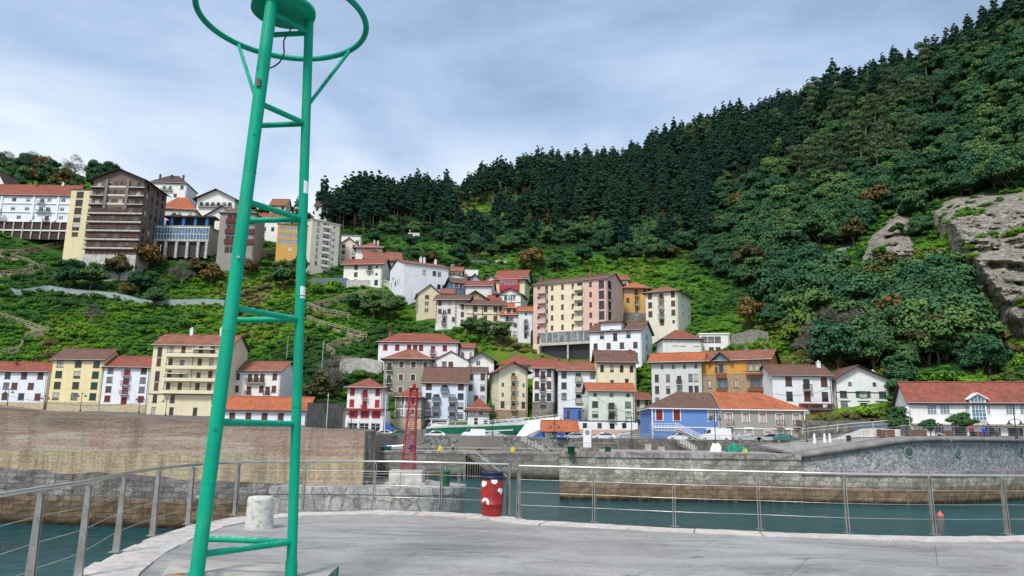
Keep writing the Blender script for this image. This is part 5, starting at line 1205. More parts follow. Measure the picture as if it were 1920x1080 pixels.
while px < 2440:
    step_y = 0; y = ridge(px)+2; lo = fe(px)
    while y < lo:
        jx, jy = px+q.uniform(-15, 15), y+q.uniform(-9, 9); dep = D(jx, jy)
        d_r = jy-ridge(jx)
        if not incliff(jx, jy, True) and not any(inpoly(jx, jy, c_) for c_ in CLEAR) and jy > ridge(jx)-1:
            if jx < 1010: k = 'pine' if d_r < 46 or q.random() < .4 else 'leaf'
            elif jx < 1330: k = 'pine' if jy < 430 or q.random() < .15 else 'leaf'
            elif jx < 1500: k = 'pine' if d_r < 120 and q.random() < .85 else 'leaf'
            else:
                k = 'leaf'
                if d_r < 34 and q.random() < .7: k = 'pine'
                elif d_r < 75 and q.random() < .25: k = 'pine'
                if 1420 < jx < 1760 and 30 < d_r < 200 and q.random() < .28: k = 'euc'
            if k == 'leaf' and jx > 1000 and q.random() < .02: k = 'olive'
            if k == 'leaf' and q.random() < .008: k = 'autumn'
            sc = q.uniform(.68, 1.3)*(1.0 if k != 'leaf' else (1.15 if jx < 1400 else q.choice((1.1, 1.5, 1.8))))
            if k == 'pine' and dep > 420: sc *= .95
            if nearcliff(jx, jy): k = 'leaf'; sc = q.uniform(.35, .55)
            pts.append((jx, jy, k, q.randrange(KINDS[k]) if k != 'leaf' else q.randrange(4), sc, dep))
        sp = 1400/dep*(4.4 if jx < 1400 else 5.2); y += max(8, sp*.6)
    px += max(10, 1400/D(px, (ridge(px)+lo)/2)*4.0)
px = 610.0
while px < 2440:
    for dy in (3, 9, 16, 26):
        jx, jy = px+q.uniform(-5, 5), ridge(px)+dy+q.uniform(-3, 3); dep = D(jx, jy)
        lo_ = px > 1560
        k = 'leaf' if (lo_ and q.random() < .75) or q.random() < .12 else ('euc' if q.random() < .05 else 'pine')
        pts.append((jx, jy, k, q.randrange(KINDS[k]), q.uniform(.66, 1.12)*(1.5 if k == 'leaf' else (1.0+.22*math.sin(px*.021)+.12*math.sin(px*.057))), dep))
    px += 1400/D(px, ridge(px)+5)*3.1
def vis_key(t): return t[5]/t[4]
LAB = {'pine': ('dark tall pine standing in the dense wood on the ridge and slope', 'pines of the wood on the hill'),
       'leaf': ('dense dark green broadleaf tree in the wood covering the right hand slope', 'broadleaf trees of the wooded slope'),
       'euc': ('slim pale trunked eucalyptus with airy olive crown on the right slope', 'eucalyptus trees on the right slope'),
       'autumn': ('ochre turning tree among the dark trees of the wood', 'autumn trees in the wood')}
LAB['olive'] = ('', 'olive brown trees in the wood'); LIM = {'pine': 290, 'leaf': 290, 'euc': 200, 'autumn': 60, 'olive': 120}
rest = []
for k in LIM:
    ks = sorted([t for t in pts if t[2] == k], key=vis_key)
    if k == 'pine':   # ridge pines stand free against the sky, so they show most
        ks.sort(key=lambda t: (t[1]-ridge(t[0]) > 40, vis_key(t)))
    for t in ks[:LIM[k]]:
        zx = 'above the upper left houses' if t[0] < 760 else 'above the ravine houses' if t[0] < 950 else 'above the pink apartment block' if t[0] < 1180 else 'above the square cream house' if t[0] < 1400 else 'above the ochre stone building' if t[0] < 1620 else 'above the white gabled house' if t[0] < 1740 else 'above the harbour hall'
        rr_ = (t[1]-ridge(t[0]))/(fe(t[0])-ridge(t[0])); zy = 'on the skyline' if t[1]-ridge(t[0]) < 22 else 'high on the slope' if rr_ < .35 else 'halfway up the slope' if rr_ < .7 else 'at the lower edge of the wood'
        tree(t[2], t[3], t[0], t[1], t[4]*(1.5 if k == 'olive' else 1), {'pine': 'dark tall pine ', 'leaf': 'dark green broadleaf tree ', 'euc': 'slim eucalyptus with airy crown ', 'autumn': 'ochre turning tree ', 'olive': 'brownish olive tree '}[k] + zy + ', ' + zx, LAB[k][1])
    rest += ks[LIM[k]:]
# scattered "stuff": one object holding points, instancing leaf clumps
def scatter(name, data, sources, label=None, cat=None):
    """data: (x,y,z,scale,rot,idx)"""
    me = bpy.data.meshes.new(name); me.from_pydata([d[:3] for d in data], [], [])
    at = me.attributes.new('scl', 'FLOAT', 'POINT'); at.data.foreach_set('value', [d[3] for d in data])
    at = me.attributes.new('rot', 'FLOAT_VECTOR', 'POINT'); at.data.foreach_set('vector', [c_ for d in data for c_ in (0, 0, d[4])])
    at = me.attributes.new('idx', 'INT', 'POINT'); at.data.foreach_set('value', [int(d[5]) for d in data])
    o = link(name, me); ng = bpy.data.node_groups.new(name, 'GeometryNodeTree')
    ng.interface.new_socket('Geometry', in_out='INPUT', socket_type='NodeSocketGeometry'); ng.interface.new_socket('Geometry', in_out='OUTPUT', socket_type='NodeSocketGeometry')
    gi = ng.nodes.new('NodeGroupInput'); go = ng.nodes.new('NodeGroupOutput'); jn = ng.nodes.new('GeometryNodeJoinGeometry')
    for s in sources:
        oi = ng.nodes.new('GeometryNodeObjectInfo'); oi.inputs['Object'].default_value = s; oi.inputs['As Instance'].default_value = True; ng.links.new(oi.outputs['Geometry'], jn.inputs[0])
    ip = ng.nodes.new('GeometryNodeInstanceOnPoints'); ip.inputs['Pick Instance'].default_value = True
    def na(n_, t_):
        a = ng.nodes.new('GeometryNodeInputNamedAttribute'); a.data_type = t_; a.inputs['Name'].default_value = n_; return a.outputs['Attribute']
    ng.links.new(gi.outputs[0], ip.inputs['Points']); ng.links.new(jn.outputs[0], ip.inputs['Instance'])
    ng.links.new(na('idx', 'INT'), ip.inputs['Instance Index']); ng.links.new(na('rot', 'FLOAT_VECTOR'), ip.inputs['Rotation']); ng.links.new(na('scl', 'FLOAT'), ip.inputs['Scale'])
    ng.links.new(ip.outputs[0], go.inputs[0]); md = o.modifiers.new('scatter', 'NODES'); md.node_group = ng
    return tag(o, label, cat, None, 'stuff')
def src(me): return bpy.data.objects.new('source', me)
KX = [('leaf', 0), ('leaf', 1), ('leaf', 2), ('leaf', 3), ('pine', 0), ('pine', 1), ('pine', 2)]
srcs = []
for k in KX:
    bm = bmesh.new(); bm.from_mesh(TREE[k][0]); n0 = len(bm.faces); bm.from_mesh(TREE[k][1]); bm.faces.ensure_lookup_table()
    for i in range(n0, len(bm.faces)): bm.faces[i].material_index = 2
    me = bpy.data.meshes.new('tree_mix'); bm.to_mesh(me); bm.free()
    for mt in list(TREE[k][0].materials)+[M['bark']]: me.materials.append(mt)
    srcs.append(src(me))
n = len(KX)
for kk, nm, lb in (('leaf', 'broadleaf_wood', 'mass of dark green broadleaf trees filling the wooded slope'), ('pine', 'pine_wood', 'mass of dark pines filling the wood behind the ridge trees')):
    dat = []
    for t in rest:
        if t[2] != kk: continue
        p = T(t[0], t[1]); dat.append((p.x, p.y, gz(p.x, p.y)-(2.0*t[4] if kk == 'leaf' else .2), t[4], rnd.uniform(0, 6.28), t[3]))
    if dat: scatter(nm, dat, [s_ for s_, k_ in zip(srcs, KX) if k_[0] == kk], lb, 'wood')
print('forest', len(pts), 'rest', len(rest))
# ground cover
cov = []
for k in range(4):
    cl = ell(4, 1.0, .45, .35, .45, .8, 200+k)
    cov.append(src(crown_mesh('bush', cl, .085+.01*k, 230, M['cover'], core=True, corek=.6)))
dat = []; q = random.Random(5)
PATHPX = []
y = 0
px = -60.0
while px < 2300:
    lo = foot(px)-5; y = ridge(px)+2
    while y < lo:
        jx, jy = px+q.uniform(-5, 5), y+q.uniform(-4, 4)
        dep = D(jx, jy)
        s = max(3.4, 1400/dep*.85)
        forest = jx > 606 and jy < fe(jx)-12 and not any(inpoly(jx, jy, c_) for c_ in CLEAR)
        if not (forest and q.random() < .93 and not nearcliff(jx, jy)) and not incliff(jx, jy):
            p = T(jx, jy); big = forest
            if not infoot(p.x, p.y) and not (p.y < (184 if p.x < 31 else 136)):
                dat.append((p.x, p.y, gz(p.x, p.y)-.25, q.uniform(.45, 1.1)*(2.1 if q.random() < (.5 if forest else .09) else 1), q.uniform(0, 6.28), q.randrange(4)))
        y += s*1.05
    px += 7.0
scatter('ground_cover', dat, cov, 'bramble and rough grass covering the hillside', 'undergrowth'); print('cover', len(dat))
# individual trees and shrubs outside the wood
EX = [('leaf',0,130,548,1.5,'large dark bushy tree left of centre on the terraced slope below the brown block'),('leaf',1,168,552,1.35,'dark bushy tree growing against the large dark one on the terraced slope'),
 ('olive',0,222,530,1.5,'yellow flecked bush below the brown gabled block'),('autumn',0,276,514,1.7,'orange autumn tree at the corner of the brown gabled block'),
 ('leaf',2,258,556,1.1,'dark green tree in front of the orange autumn tree'),('autumn',0,232,558,.75,'small rusty shrub beside the terrace fence'),('leaf',3,290,580,.95,'round dark shrub standing below the terrace fence'),
 ('bare',0,170,608,1.0,'grey leafless shrub in the middle of the bramble slope'),('bare',0,340,536,1.5,'grey bare shrub right of the orange tree'),('autumn',0,395,535,1.3,'ochre tree just left of the thick green leg'),
 ('olive',0,365,520,1.2,'brownish bush between the bare shrub and the ochre tree'),('autumn',0,462,520,1.1,'yellow ochre bush between the two green legs'),('leaf',0,530,545,1.4,'big dark green tree seen between the two green legs'),
 ('leaf',1,560,520,1.0,'dark tree beside the thin green leg below the ochre building'),('leaf',2,700,600,1.3,'dark green tree in the hollow above the zigzag path'),('leaf',3,735,606,1.2,'grey green tree in the hollow left of the cream gabled house'),
 ('bare',0,722,596,1.2,'leafless bush among the dark trees of the hollow'),('leaf',1,660,592,.9,'low dark tree above the zigzag fence'),
 ('autumn',0,996,508,1.6,'orange brown tree on the slope above the red gallery house'),('leaf',0,1045,512,1.0,'green tree right of the orange brown tree on the slope'),
 ('leaf',2,905,640,.9,'dark bush under the cream box house'),('leaf',3,940,650,1.0,'dark bush left of the narrow white house foot'),('leaf',1,880,636,.8,'small dark bush beneath the weathered white house'),
 ('leaf',0,1225,500,1.5,'dark tree standing alone on the meadow edge above the amber house'),('leaf',2,1095,500,1.2,'round green tree above the pink block'),
 ('autumn',0,1406,622,1.5,'round ochre tree right of the modern white house'),('leaf',1,1450,628,1.0,'dark tree right of the round ochre tree'),
 ('bamboo',0,1520,640,1.5,'tall yellow green bamboo clump on the right slope'),('bamboo',0,1545,630,1.3,'smaller yellow green bamboo clump beside the tall one'),('bamboo',0,1490,655,1.1,'low yellow green clump left of the bamboo'),
 ('bare',0,1560,676,1.9,'big grey leafless thicket above the white laundry house'),('bare',0,1600,672,1.7,'grey leafless thicket right of the big one'),('bare',0,1520,678,1.4,'brownish leafless thicket left of the big one'),
 ('leaf',3,1690,786,1.0,'green shrub filling the gap between the gabled house and the harbour hall'),('leaf',0,1692,740,1.1,'tree climbing behind the gap beside the harbour hall'),
 ('leaf',2,1640,706,1.3,'dark tree behind the roof of the white gabled house'),('leaf',1,1150,500,1.0,'green tree at the edge of the dark wood above the pink block'),('olive',0,1010,500,1.1,'olive bush beside the orange brown tree'),
 ('leaf',3,480,464,1.0,'dark tree in front of the grey corner house'),('leaf',2,860,500,1.3,'dark tree on the slope above the grey gable'),('leaf',1,890,492,1.5,'tall dark tree at the lower edge of the clearing'),('leaf',0,700,460,1.0,'dark tree behind the small white box house'),
 ('olive',0,810,500,1.1,'brown bush above the large blank white building'),('leaf',2,770,470,.9,'low green tree on the garden terraces'),('bare',0,620,740,1.6,'brown leafless scrub on the rocky bank beside the red shuttered house'),
 ('olive',0,596,770,1.4,'olive scrub above the quay next to the thin green leg'),('leaf',3,1160,470,1.3,'dark tree at the wood edge below the tall pines')]
for e in EX: tree(e[0], e[1], e[2], e[3], e[4], e[5], 'trees and shrubs on the slopes')
# trees along the left skyline
q = random.Random(8)
LT = []
for i in range(46):
    x = q.uniform(-60, 205); yb = ridge(x) + q.uniform(0, 60)
    k = q.choice(('leaf', 'leaf', 'leaf', 'autumn', 'leaf', 'olive', 'leaf', 'leaf'))
    LT.append((k, x, yb))
for k, x, yb in sorted(LT): tree(k, rnd.randrange(KINDS[k]), x, yb, q.uniform(1.0, 1.55)*(1.4 if k in ('autumn', 'olive') else 1), {'leaf': 'green tree in the clump on the left skyline above the white block', 'autumn': 'ochre tree in the clump on the left skyline', 'olive': 'brownish tree in the clump on the left skyline'}[k], 'trees on the left skyline', cat='tree')
for x, yb in ((45, 292), (62, 300), (8, 300), (140, 300)): tree('bare', 0, x, ridge(x)+4, 2.0, 'thin leafless tree rising over the left skyline', 'bare trees on the left skyline', cat='tree')
for i in range(60):
    x = q.uniform(300, 612); yb = ridge(x)+q.uniform(-2, 22); p = T(x, yb)
    if infoot(p.x, p.y, 3): continue
    tree('leaf', rnd.randrange(4), x, yb, q.uniform(.3, .6), 'small dark tree on the ridge behind the upper houses', 'small trees on the ridge')
tree('pine', 0, 556, 402, .5, 'single small conifer on the ridge between the green legs', None)
# cliffs: weathered rock standing out of the slope
m, nt, bs = newmat('cliff_rock')
v = coord(nt, 'World'); st = coord(nt, 'World', (1, 1, .25))
f1 = noise(nt, v, .12, 7, .65, .5); f2 = noise(nt, st, .9, 7, .7, .8); f3 = noise(nt, v, .5, 6, .7)
c = ramp(nt, f1, [(.3, (.24,.22,.20)), (.5, (.42,.375,.31)), (.7, (.55,.49,.41))]); vc = N(nt, 'ShaderNodeTexVoronoi', {'Vector': N(nt, 'ShaderNodeMapping', {'Vector': v, 'Scale': (1,1,.5), 'Rotation': (0,.5,0)}).outputs[0], 'Scale': .3}, feature='DISTANCE_TO_EDGE').outputs['Distance']
c = mixc(nt, ramp(nt, vc, [(0, .85), (.05, 0)]), c, (.05,.045,.04)); c = mixc(nt, ramp(nt, f2, [(.46, 0), (.68, .85)]), c, (.08,.075,.07)); c = mixc(nt, ramp(nt, f3, [(.54, 0), (.60, .9)]), c, (.045,.085,.03))
nt.links.new(c, bs.inputs['Base Color']); bs.inputs['Roughness'].default_value = .95; bs.inputs['Specular IOR Level'].default_value = .1; bump(nt, bs, f2, 1, 1.2)
lbs = ['pale rock outcrop poking out of the trees on the right slope', 'large grey cliff face at the right edge of the hill', 'small reddish crag low among the trees of the slope']
CLV = []
for ci, poly in enumerate(CLIFFS):
    xs_ = [p_[0] for p_ in poly]; ys_ = [p_[1] for p_ in poly]; stp = 2.0 if ci != 1 else 3.2
    nx, ny = int((max(xs_)-min(xs_))/stp)+5, int((max(ys_)-min(ys_))/stp)+5; vid = {}; vs = []; fs = []
    def edged(px, py):
        best = 1e9
        for i in range(len(poly)):
            a_, b_ = Vector(poly[i-1]), Vector(poly[i]); p_ = Vector((px, py)); t = max(0, min(1, (p_-a_).dot(b_-a_)/(b_-a_).length_squared)); best = min(best, (a_+(b_-a_)*t-p_).length)
        return best if inpoly(px, py, poly) else -best
    for i in range(nx):
        for j in range(ny):
            px, py = min(xs_)-2*stp+i*stp, min(ys_)-2*stp+j*stp; e_ = edged(px, py)
            if e_ < -stp*1.6: continue
            k = max(-1.0, min(1, e_/(30.0 if ci == 1 else 20.0))); off = ((10 if ci == 1 else 16)*k if k > 0 else 9*k)
            dq = D(px, py); dq = dq*.55+.45*D(px, min(py+120, 660)) if ci == 1 else dq; w_ = P(px, py, dq); nn = mnoise.fractal(Vector((w_.x*.10, w_.y*.10, w_.z*.07)), .8, 2.1, 7)*4.5 - abs(mnoise.noise(Vector((w_.x*.16+w_.z*.12, w_.y*.1, w_.z*.06))))*6 - abs(mnoise.noise(Vector((w_.x*.45-w_.z*.2, w_.y*.3, w_.z*.3))))*2.6
            vid[(i, j)] = len(vs); vs.append(P(px, py, (dq if k > 0 else D(px, py))*max(0, k)+D(px, py)*(1-max(0, k))-off-nn*max(0, k)-.4))
    for (i, j) in list(vid):
        if all(t in vid for t in ((i+1, j), (i, j+1), (i+1, j+1))): fs.append((vid[(i, j)], vid[(i+1, j)], vid[(i+1, j+1)], vid[(i, j+1)]))
    w = MB(); w.add(vs, [f_[::-1] for f_ in fs], 0, False); tag(w.build('cliff', m), lbs[ci], 'cliff')
    CLV.append([v_ for v_ in vs])

dat = []
for vs_ in CLV:
    for v_ in vs_:
        if mnoise.noise(Vector((v_.x*.13, v_.y*.13, v_.z*.2))) > .36 and rnd.random() < .5: dat.append((v_.x, v_.y-.3, v_.z-.2, rnd.uniform(.4, 1.2), rnd.uniform(0, 6), rnd.randrange(4)))
scatter('rock_plants', dat, cov, 'shrubs and ivy clinging to ledges of the rock faces', 'undergrowth')

for x_, d_, sc_, lb_ in ((1684, 113.5, .62, 'tall climbing shrub against the left corner of the harbour hall'), (1676, 114.5, .42, 'lower rounded shrub left of the climbing shrub by the hall'), (1692, 112.5, .40, 'small bright shrub at the foot of the hall corner')):
    p_ = P(x_, 800, d_); tree('leaf' if sc_ > .5 else 'bamboo', 0, sc=sc_, p=p_, label=lb_, group='trees and shrubs on the slopes')
# ------------------------------------------------------------------ green light tower on the pier
m, nt, bs = newmat('green_enamel')
v = coord(nt, 'World'); f1 = noise(nt, v, 5, 6, .7); f2 = noise(nt, v, 28, 5, .75); f3 = noise(nt, v, 2.2, 3)
sz = N(nt, 'ShaderNodeSeparateXYZ', {'Vector': v}); nn = N(nt, 'ShaderNodeSeparateXYZ', {'Vector': N(nt, 'ShaderNodeNewGeometry').outputs['Normal']})
c = mixc(nt, ramp(nt, f3, [(.35, 0), (.7, .6)]), (.0,.34,.20), (.0,.25,.155)); c = mixc(nt, ramp(nt, f1, [(.70, 0), (.76, .5)]), c, (.0,.12,.07))
wear = N(nt, 'ShaderNodeMath', {0: ramp(nt, f2, [(.53, 0), (.60, 1)]), 1: N(nt, 'ShaderNodeMapRange', {'Value': nn.outputs[2], 'From Min': .55, 'From Max': .9}).outputs[0]}, operation='MULTIPLY').outputs[0]
c = mixc(nt, wear, c, (.55,.62,.6))
rs = noise(nt, coord(nt, 'World', (1,1,.25)), 7, 6, .75); c = mixc(nt, ramp(nt, rs, [(.66, 0), (.71, .8)]), c, (.17,.10,.04)); c = mixc(nt, ramp(nt, noise(nt, coord(nt, 'World', (1,1,.12)), 9, 5, .7), [(.5, 0), (.8, .3)]), c, (.12,.42,.30)); vs2 = N(nt, 'ShaderNodeTexVoronoi', {'Vector': v, 'Scale': 3.1}).outputs['Distance']; c = mixc(nt, ramp(nt, vs2, [(.05, .75), (.075, 0)]), c, (.0,.13,.08))
nt.links.new(c, bs.inputs['Base Color']); bs.inputs['Roughness'].default_value = .45; bs.inputs['Specular IOR Level'].default_value = .16
bump(nt, bs, f2, .12, .01)
M['enamel'] = m
M['rust'] = simple('rust_stain', (.34,.19,.07), .9, var=.4, sc=9)
lt = empty('light_tower', G(460, 1080, ZP), 0, 'tall green tubular harbour light tower with ring and round platform', 'light tower')
org = lt.location.copy()
def Lb(p): return Vector(p)-org
zb = ZP+.17
RB = P(547, 1064, 8.1); NB_ = P(366, 1092, 7.15); TB = P(368, 1060, 8.25)
for p_ in (RB, NB_, TB): p_.z = zb
# points near the top of the frame
def atdepth(px, py, d): return P(px, py, d)
RT = P(579, 58, 8.02); ztop = RT.z
def on_z(px, py, z):
    w_ = ray(px, py); k = (z-EYE)/w_.z; return Vector((w_.x*k, w_.y*k, z))
NT = P(507, 18, 7.55); NT.z = ztop
NT = on_z(508, 18, ztop)
TTp = on_z(498, 62, ztop)
ext_ = .18
legs = []
for b0, t0, r0 in ((RB, RT, .052), (NB_, NT, .066), (TB, TTp, .052)):
    d_ = (t0-b0); t1 = b0 + d_*(1.0 + (ext_-.06)/d_.z)
    w = MB(); w.tube([Lb(b0+Vector((0,0,.02))), Lb(t1)], r0, 24); lg = w.build('leg', M['enamel'], lt)
    for f_ in (.12, .3, .47, .68):
        pass
    w = MB(); w.tube([Lb(b0), Lb(b0+d_*(.17/d_.z))], r0*1.16, 24); w.tube([Lb(b0), Lb(b0+Vector((0,0,.012)))], r0*1.9, 20); w.build('sleeve', M['enamel'], lg)
    legs.append((b0, d_, r0))
def onleg(i, z): b0, d_, _ = legs[i]; return b0 + d_*((z-b0.z)/d_.z)
for yy in (1016, 795, 599, 411, 232, 62):
    # height of the rung from its row on the right hand leg
    lo, hi = 0.0, 1.0
    for _ in range(30):
        mid = (lo+hi)/2; q_ = RB.lerp(RT, mid); w_ = C3.transposed() @ (q_-Vector((0,0,EYE))); py_ = CY - F*(w_.y/-w_.z)
        if py_ > yy: lo = mid
        else: hi = mid
    z = RB.lerp(RT, lo).z
    for i, j in ((0, 1), (0, 2), (1, 2)):
        w = MB(); w.tube([Lb(onleg(i, z)), Lb(onleg(j, z))], .031, 16); w.build('rung', M['enamel'], lt)
ctr = (onleg(0, ztop+ext_)+onleg(1, ztop+ext_)+onleg(2, ztop+ext_))/3
cz = ztop + .12
# round platform and guard ring
pcn = G(531, 4, cz) if False else None
pcn = Vector((-2.684, 7.835, cz))
w = MB(); w.lathe([(.02, 0), (.36, 0), (.36, .05), (.02, .05)], 48); w.build('platform', M['enamel'], lt, Lb(pcn))
w = MB(); w.lathe([(.12, .051), (.12, .5), (.17, .52), (.17, .9), (.02, 1.0)], 24); w.build('lantern', M['enamel'], lt, Lb(pcn))
# cable hanging from the platform
w = MB(); w.tube([Lb(P(x_, y_, 7.78)) for x_, y_ in ((546,50),(543,60),(536,68),(532,77),(532,88),(533,98),(530,108),(524,117),(515,124),(505,128))], .009, 8); w.build('cable', M['dark'], lt)
RING_Z = ztop+.05; RR = .94
rc = Vector((-2.683, 7.841, RING_Z))
w = MB(); w.tube([Lb(rc+Vector((RR*math.cos(t), RR*math.sin(t), 0))) for t in [2*PI*k/72 for k in range(72)]], .034, 16, closed=True); w.build('guard_ring', M['enamel'], lt)
for (a_, b_, px1, py1) in ((1, 1.2, 447, 80), (0, .96, 657, 96)):
    # brace from the leg to the ring point nearest to that column
    best = min([rc+Vector((RR*math.cos(t), RR*math.sin(t), 0)) for t in [2*PI*k/360 for k in range(360)]], key=lambda p_: (lambda w_: abs(CX+F*w_.x/-w_.z-px1)+abs(CY-F*w_.y/-w_.z-py1))(C3.transposed() @ (p_-Vector((0,0,EYE)))))
    zz = ztop - b_
    w = MB(); w.tube([Lb(onleg(a_, zz)), Lb(best)], .021, 12); w.build('brace', M['enamel'], lt)
for (px, py, r_) in ((577.5, 354, .055),):
    pass
for px, py0, py1, k in ((578, 341, 364, 0), (573, 538, 560, 0)):
    z0_, z1_ = None, None
    def zfor(yy):
        lo, hi = 0.0, 1.0
        for _ in range(30):
            mid = (lo+hi)/2; q_ = RB.lerp(RT, mid); w_ = C3.transposed() @ (q_-Vector((0,0,EYE))); py_ = CY - F*(w_.y/-w_.z)
            if py_ > yy: lo = mid
            else: hi = mid
        return RB.lerp(RT, lo)
    A_, B_ = zfor(py0), zfor(py1); w = MB(); n = 8; vs = []
    for q_ in (A_, B_):
        for i in range(n+1):
            a = R(-75+ i*85/n) ; vs.append(Lb(q_+Vector((.0535*math.cos(a), .0535*math.sin(a), 0))))
    w.add(vs, [(i, i+1, n+2+i, n+1+i) for i in range(n)], 0, True); w.build('white_sticker', M['white'], lt)
# plinth
pl = [G(322, 1051, ZP+.17), G(636, 1060, ZP+.17), G(560, 1130, ZP+.17), G(400, 1250, ZP+.17), G(240, 1170, ZP+.17)]
w = MB(); w.slab([[tuple(p_) for p_ in pl][::-1]], .17, 0, 1)
m, nt, bs = newmat('plinth_green_flaking'); v = coord(nt, 'World'); f = noise(nt, v, 9, 6, .75)
nt.links.new(ramp(nt, f, [(.44, (.0,.13,.085)), (.5, (.0,.2,.13)), (.56, (.3,.33,.31)), (.62, (.01,.16,.11))]), bs.inputs['Base Color']); bs.inputs['Roughness'].default_value = .7
m2, nt, bs = newmat('plinth_concrete_top'); v = coord(nt, 'World'); f = noise(nt, v, 3.5, 7, .7); f2 = noise(nt, v, 14, 5, .7)
c = ramp(nt, f, [(.35, (.25,.235,.21)), (.55, (.40,.38,.34)), (.7, (.46,.44,.40))]); c = mixc(nt, ramp(nt, f2, [(.62, 0), (.68, .8)]), c, (.06,.05,.045))
nt.links.new(c, bs.inputs['Base Color']); bs.inputs['Roughness'].default_value = .9; bump(nt, bs, f2, .5, .02)
po = w.build('plinth', [m2, m]); tag(po, 'low concrete plinth with flaking green sides under the green tower', 'plinth')
for b0, r_ in ((RB, .17), (TB, .2), (NB_, .15)):
    w = MB(); n = 22; w.add([(b0.x+(r_*(1+.35*math.sin(3*t+b0.x*7)))*math.cos(t)-.07, b0.y+(r_*.45*(1+.3*math.cos(2*t)))*math.sin(t)-.05, zb+.004) for t in [2*PI*k/n for k in range(n)]], [tuple(range(n))]); w.build('rust_stain', M['rust'], po)
# ------------------------------------------------------------------ bollard and barrel
m, nt, bs = newmat('flaking_white_paint'); v = coord(nt, 'Object'); f = noise(nt, v, 11, 7, .75); f0 = noise(nt, v, 3, 4)
c = ramp(nt, f, [(.36, (.16,.15,.13)), (.41, (.5,.49,.46)), (.6, (.66,.65,.61))]); c = mixc(nt, ramp(nt, f0, [(.62, 0), (.68, .7)]), c, (.2,.18,.16))
nt.links.new(c, bs.inputs['Base Color']); bs.inputs['Roughness'].default_value = .9; bump(nt, bs, f, 1, .03)
w = MB(); prof = [(.245,0),(.238,.06),(.232,.2),(.228,.38),(.226,.49),(.215,.53),(.185,.545),(.02,.55)]
w.lathe(prof, 40); bo = w.build('bollard', m, None, G(485, 991, ZP)); tag(bo, 'stubby round white bollard with flaking paint near the tower', 'bollard')
for v_ in bo.data.vertices:
    n_ = mnoise.noise(v_.co*9)*.012; v_.co += Vector((v_.co.x, v_.co.y, 0)).normalized()*n_
bp = G(922, 969, ZP)
bar = empty('barrel', bp, 0, 'red plastic barrel with navy lid and white patches by the railing', 'barrel')
M['barrel'] = simple('red_barrel', (.32,.018,.02), .5, var=.25, sc=4); M['navy'] = simple('navy_plastic', (.012,.022,.06), .45)
w = MB(); w.lathe([(.175,0),(.195,.02),(.212,.12),(.228,.25),(.232,.252),(.232,.27),(.228,.272),(.236,.45),(.236,.55),(.228,.70),(.215,.76)], 48); w.build('drum', M['barrel'], bar)
w = MB(); w.lathe([(.213,.761),(.235,.765),(.238,.80),(.228,.81),(.226,.87),(.235,.875),(.235,.905),(.215,.915),(.20,.90),(.02,.895)], 48); w.build('lid', M['navy'], bar)
def patch(poly, hz, r_=.2395, nm='white_patch', mt='white'):
    """flat shape (degrees round the drum, height) wrapped on the barrel, -90 = towards the camera"""
    bm = bmesh.new(); f_ = bm.faces.new([bm.verts.new((a_, z_, 0)) for a_, z_ in poly]); bmesh.ops.triangulate(bm, faces=[f_]); bmesh.ops.subdivide_edges(bm, edges=bm.edges[:], cuts=3, use_grid_fill=True)
    for v_ in bm.verts:
        a_, z_ = v_.co.x, v_.co.y
        rr_ = .236 if .45 < z_ < .55 else (.236-(z_-.55)*.053 if z_ >= .55 else .228+(z_-.25)*.04 if z_ > .25 else .2+z_*.11)
        rr_ += .004; v_.co = Vector((rr_*math.cos(R(a_)), rr_*math.sin(R(a_)), z_))
    me = bpy.data.meshes.new(nm); bm.to_mesh(me); bm.free(); me.materials.append(M[mt]); link(nm, me, bar)
patch([(-160,.70),(-145,.735),(-132,.72),(-126,.735),(-118,.70),(-122,.65),(-140,.60),(-146,.63),(-156,.60)], 0)
patch([(-96,.76),(-60,.76),(-62,.70),(-78,.665),(-92,.70)], 0)
patch([(-62,.56),(-50,.60),(-40,.57),(-34,.60),(-24,.55),(-30,.50),(-40,.45),(-46,.50),(-58,.52)], 0)
patch([(-152,.35),(-142,.37),(-130,.40),(-112,.38),(-104,.33),(-106,.25),(-114,.27),(-120,.33),(-130,.335),(-140,.30),(-150,.31)], 0)
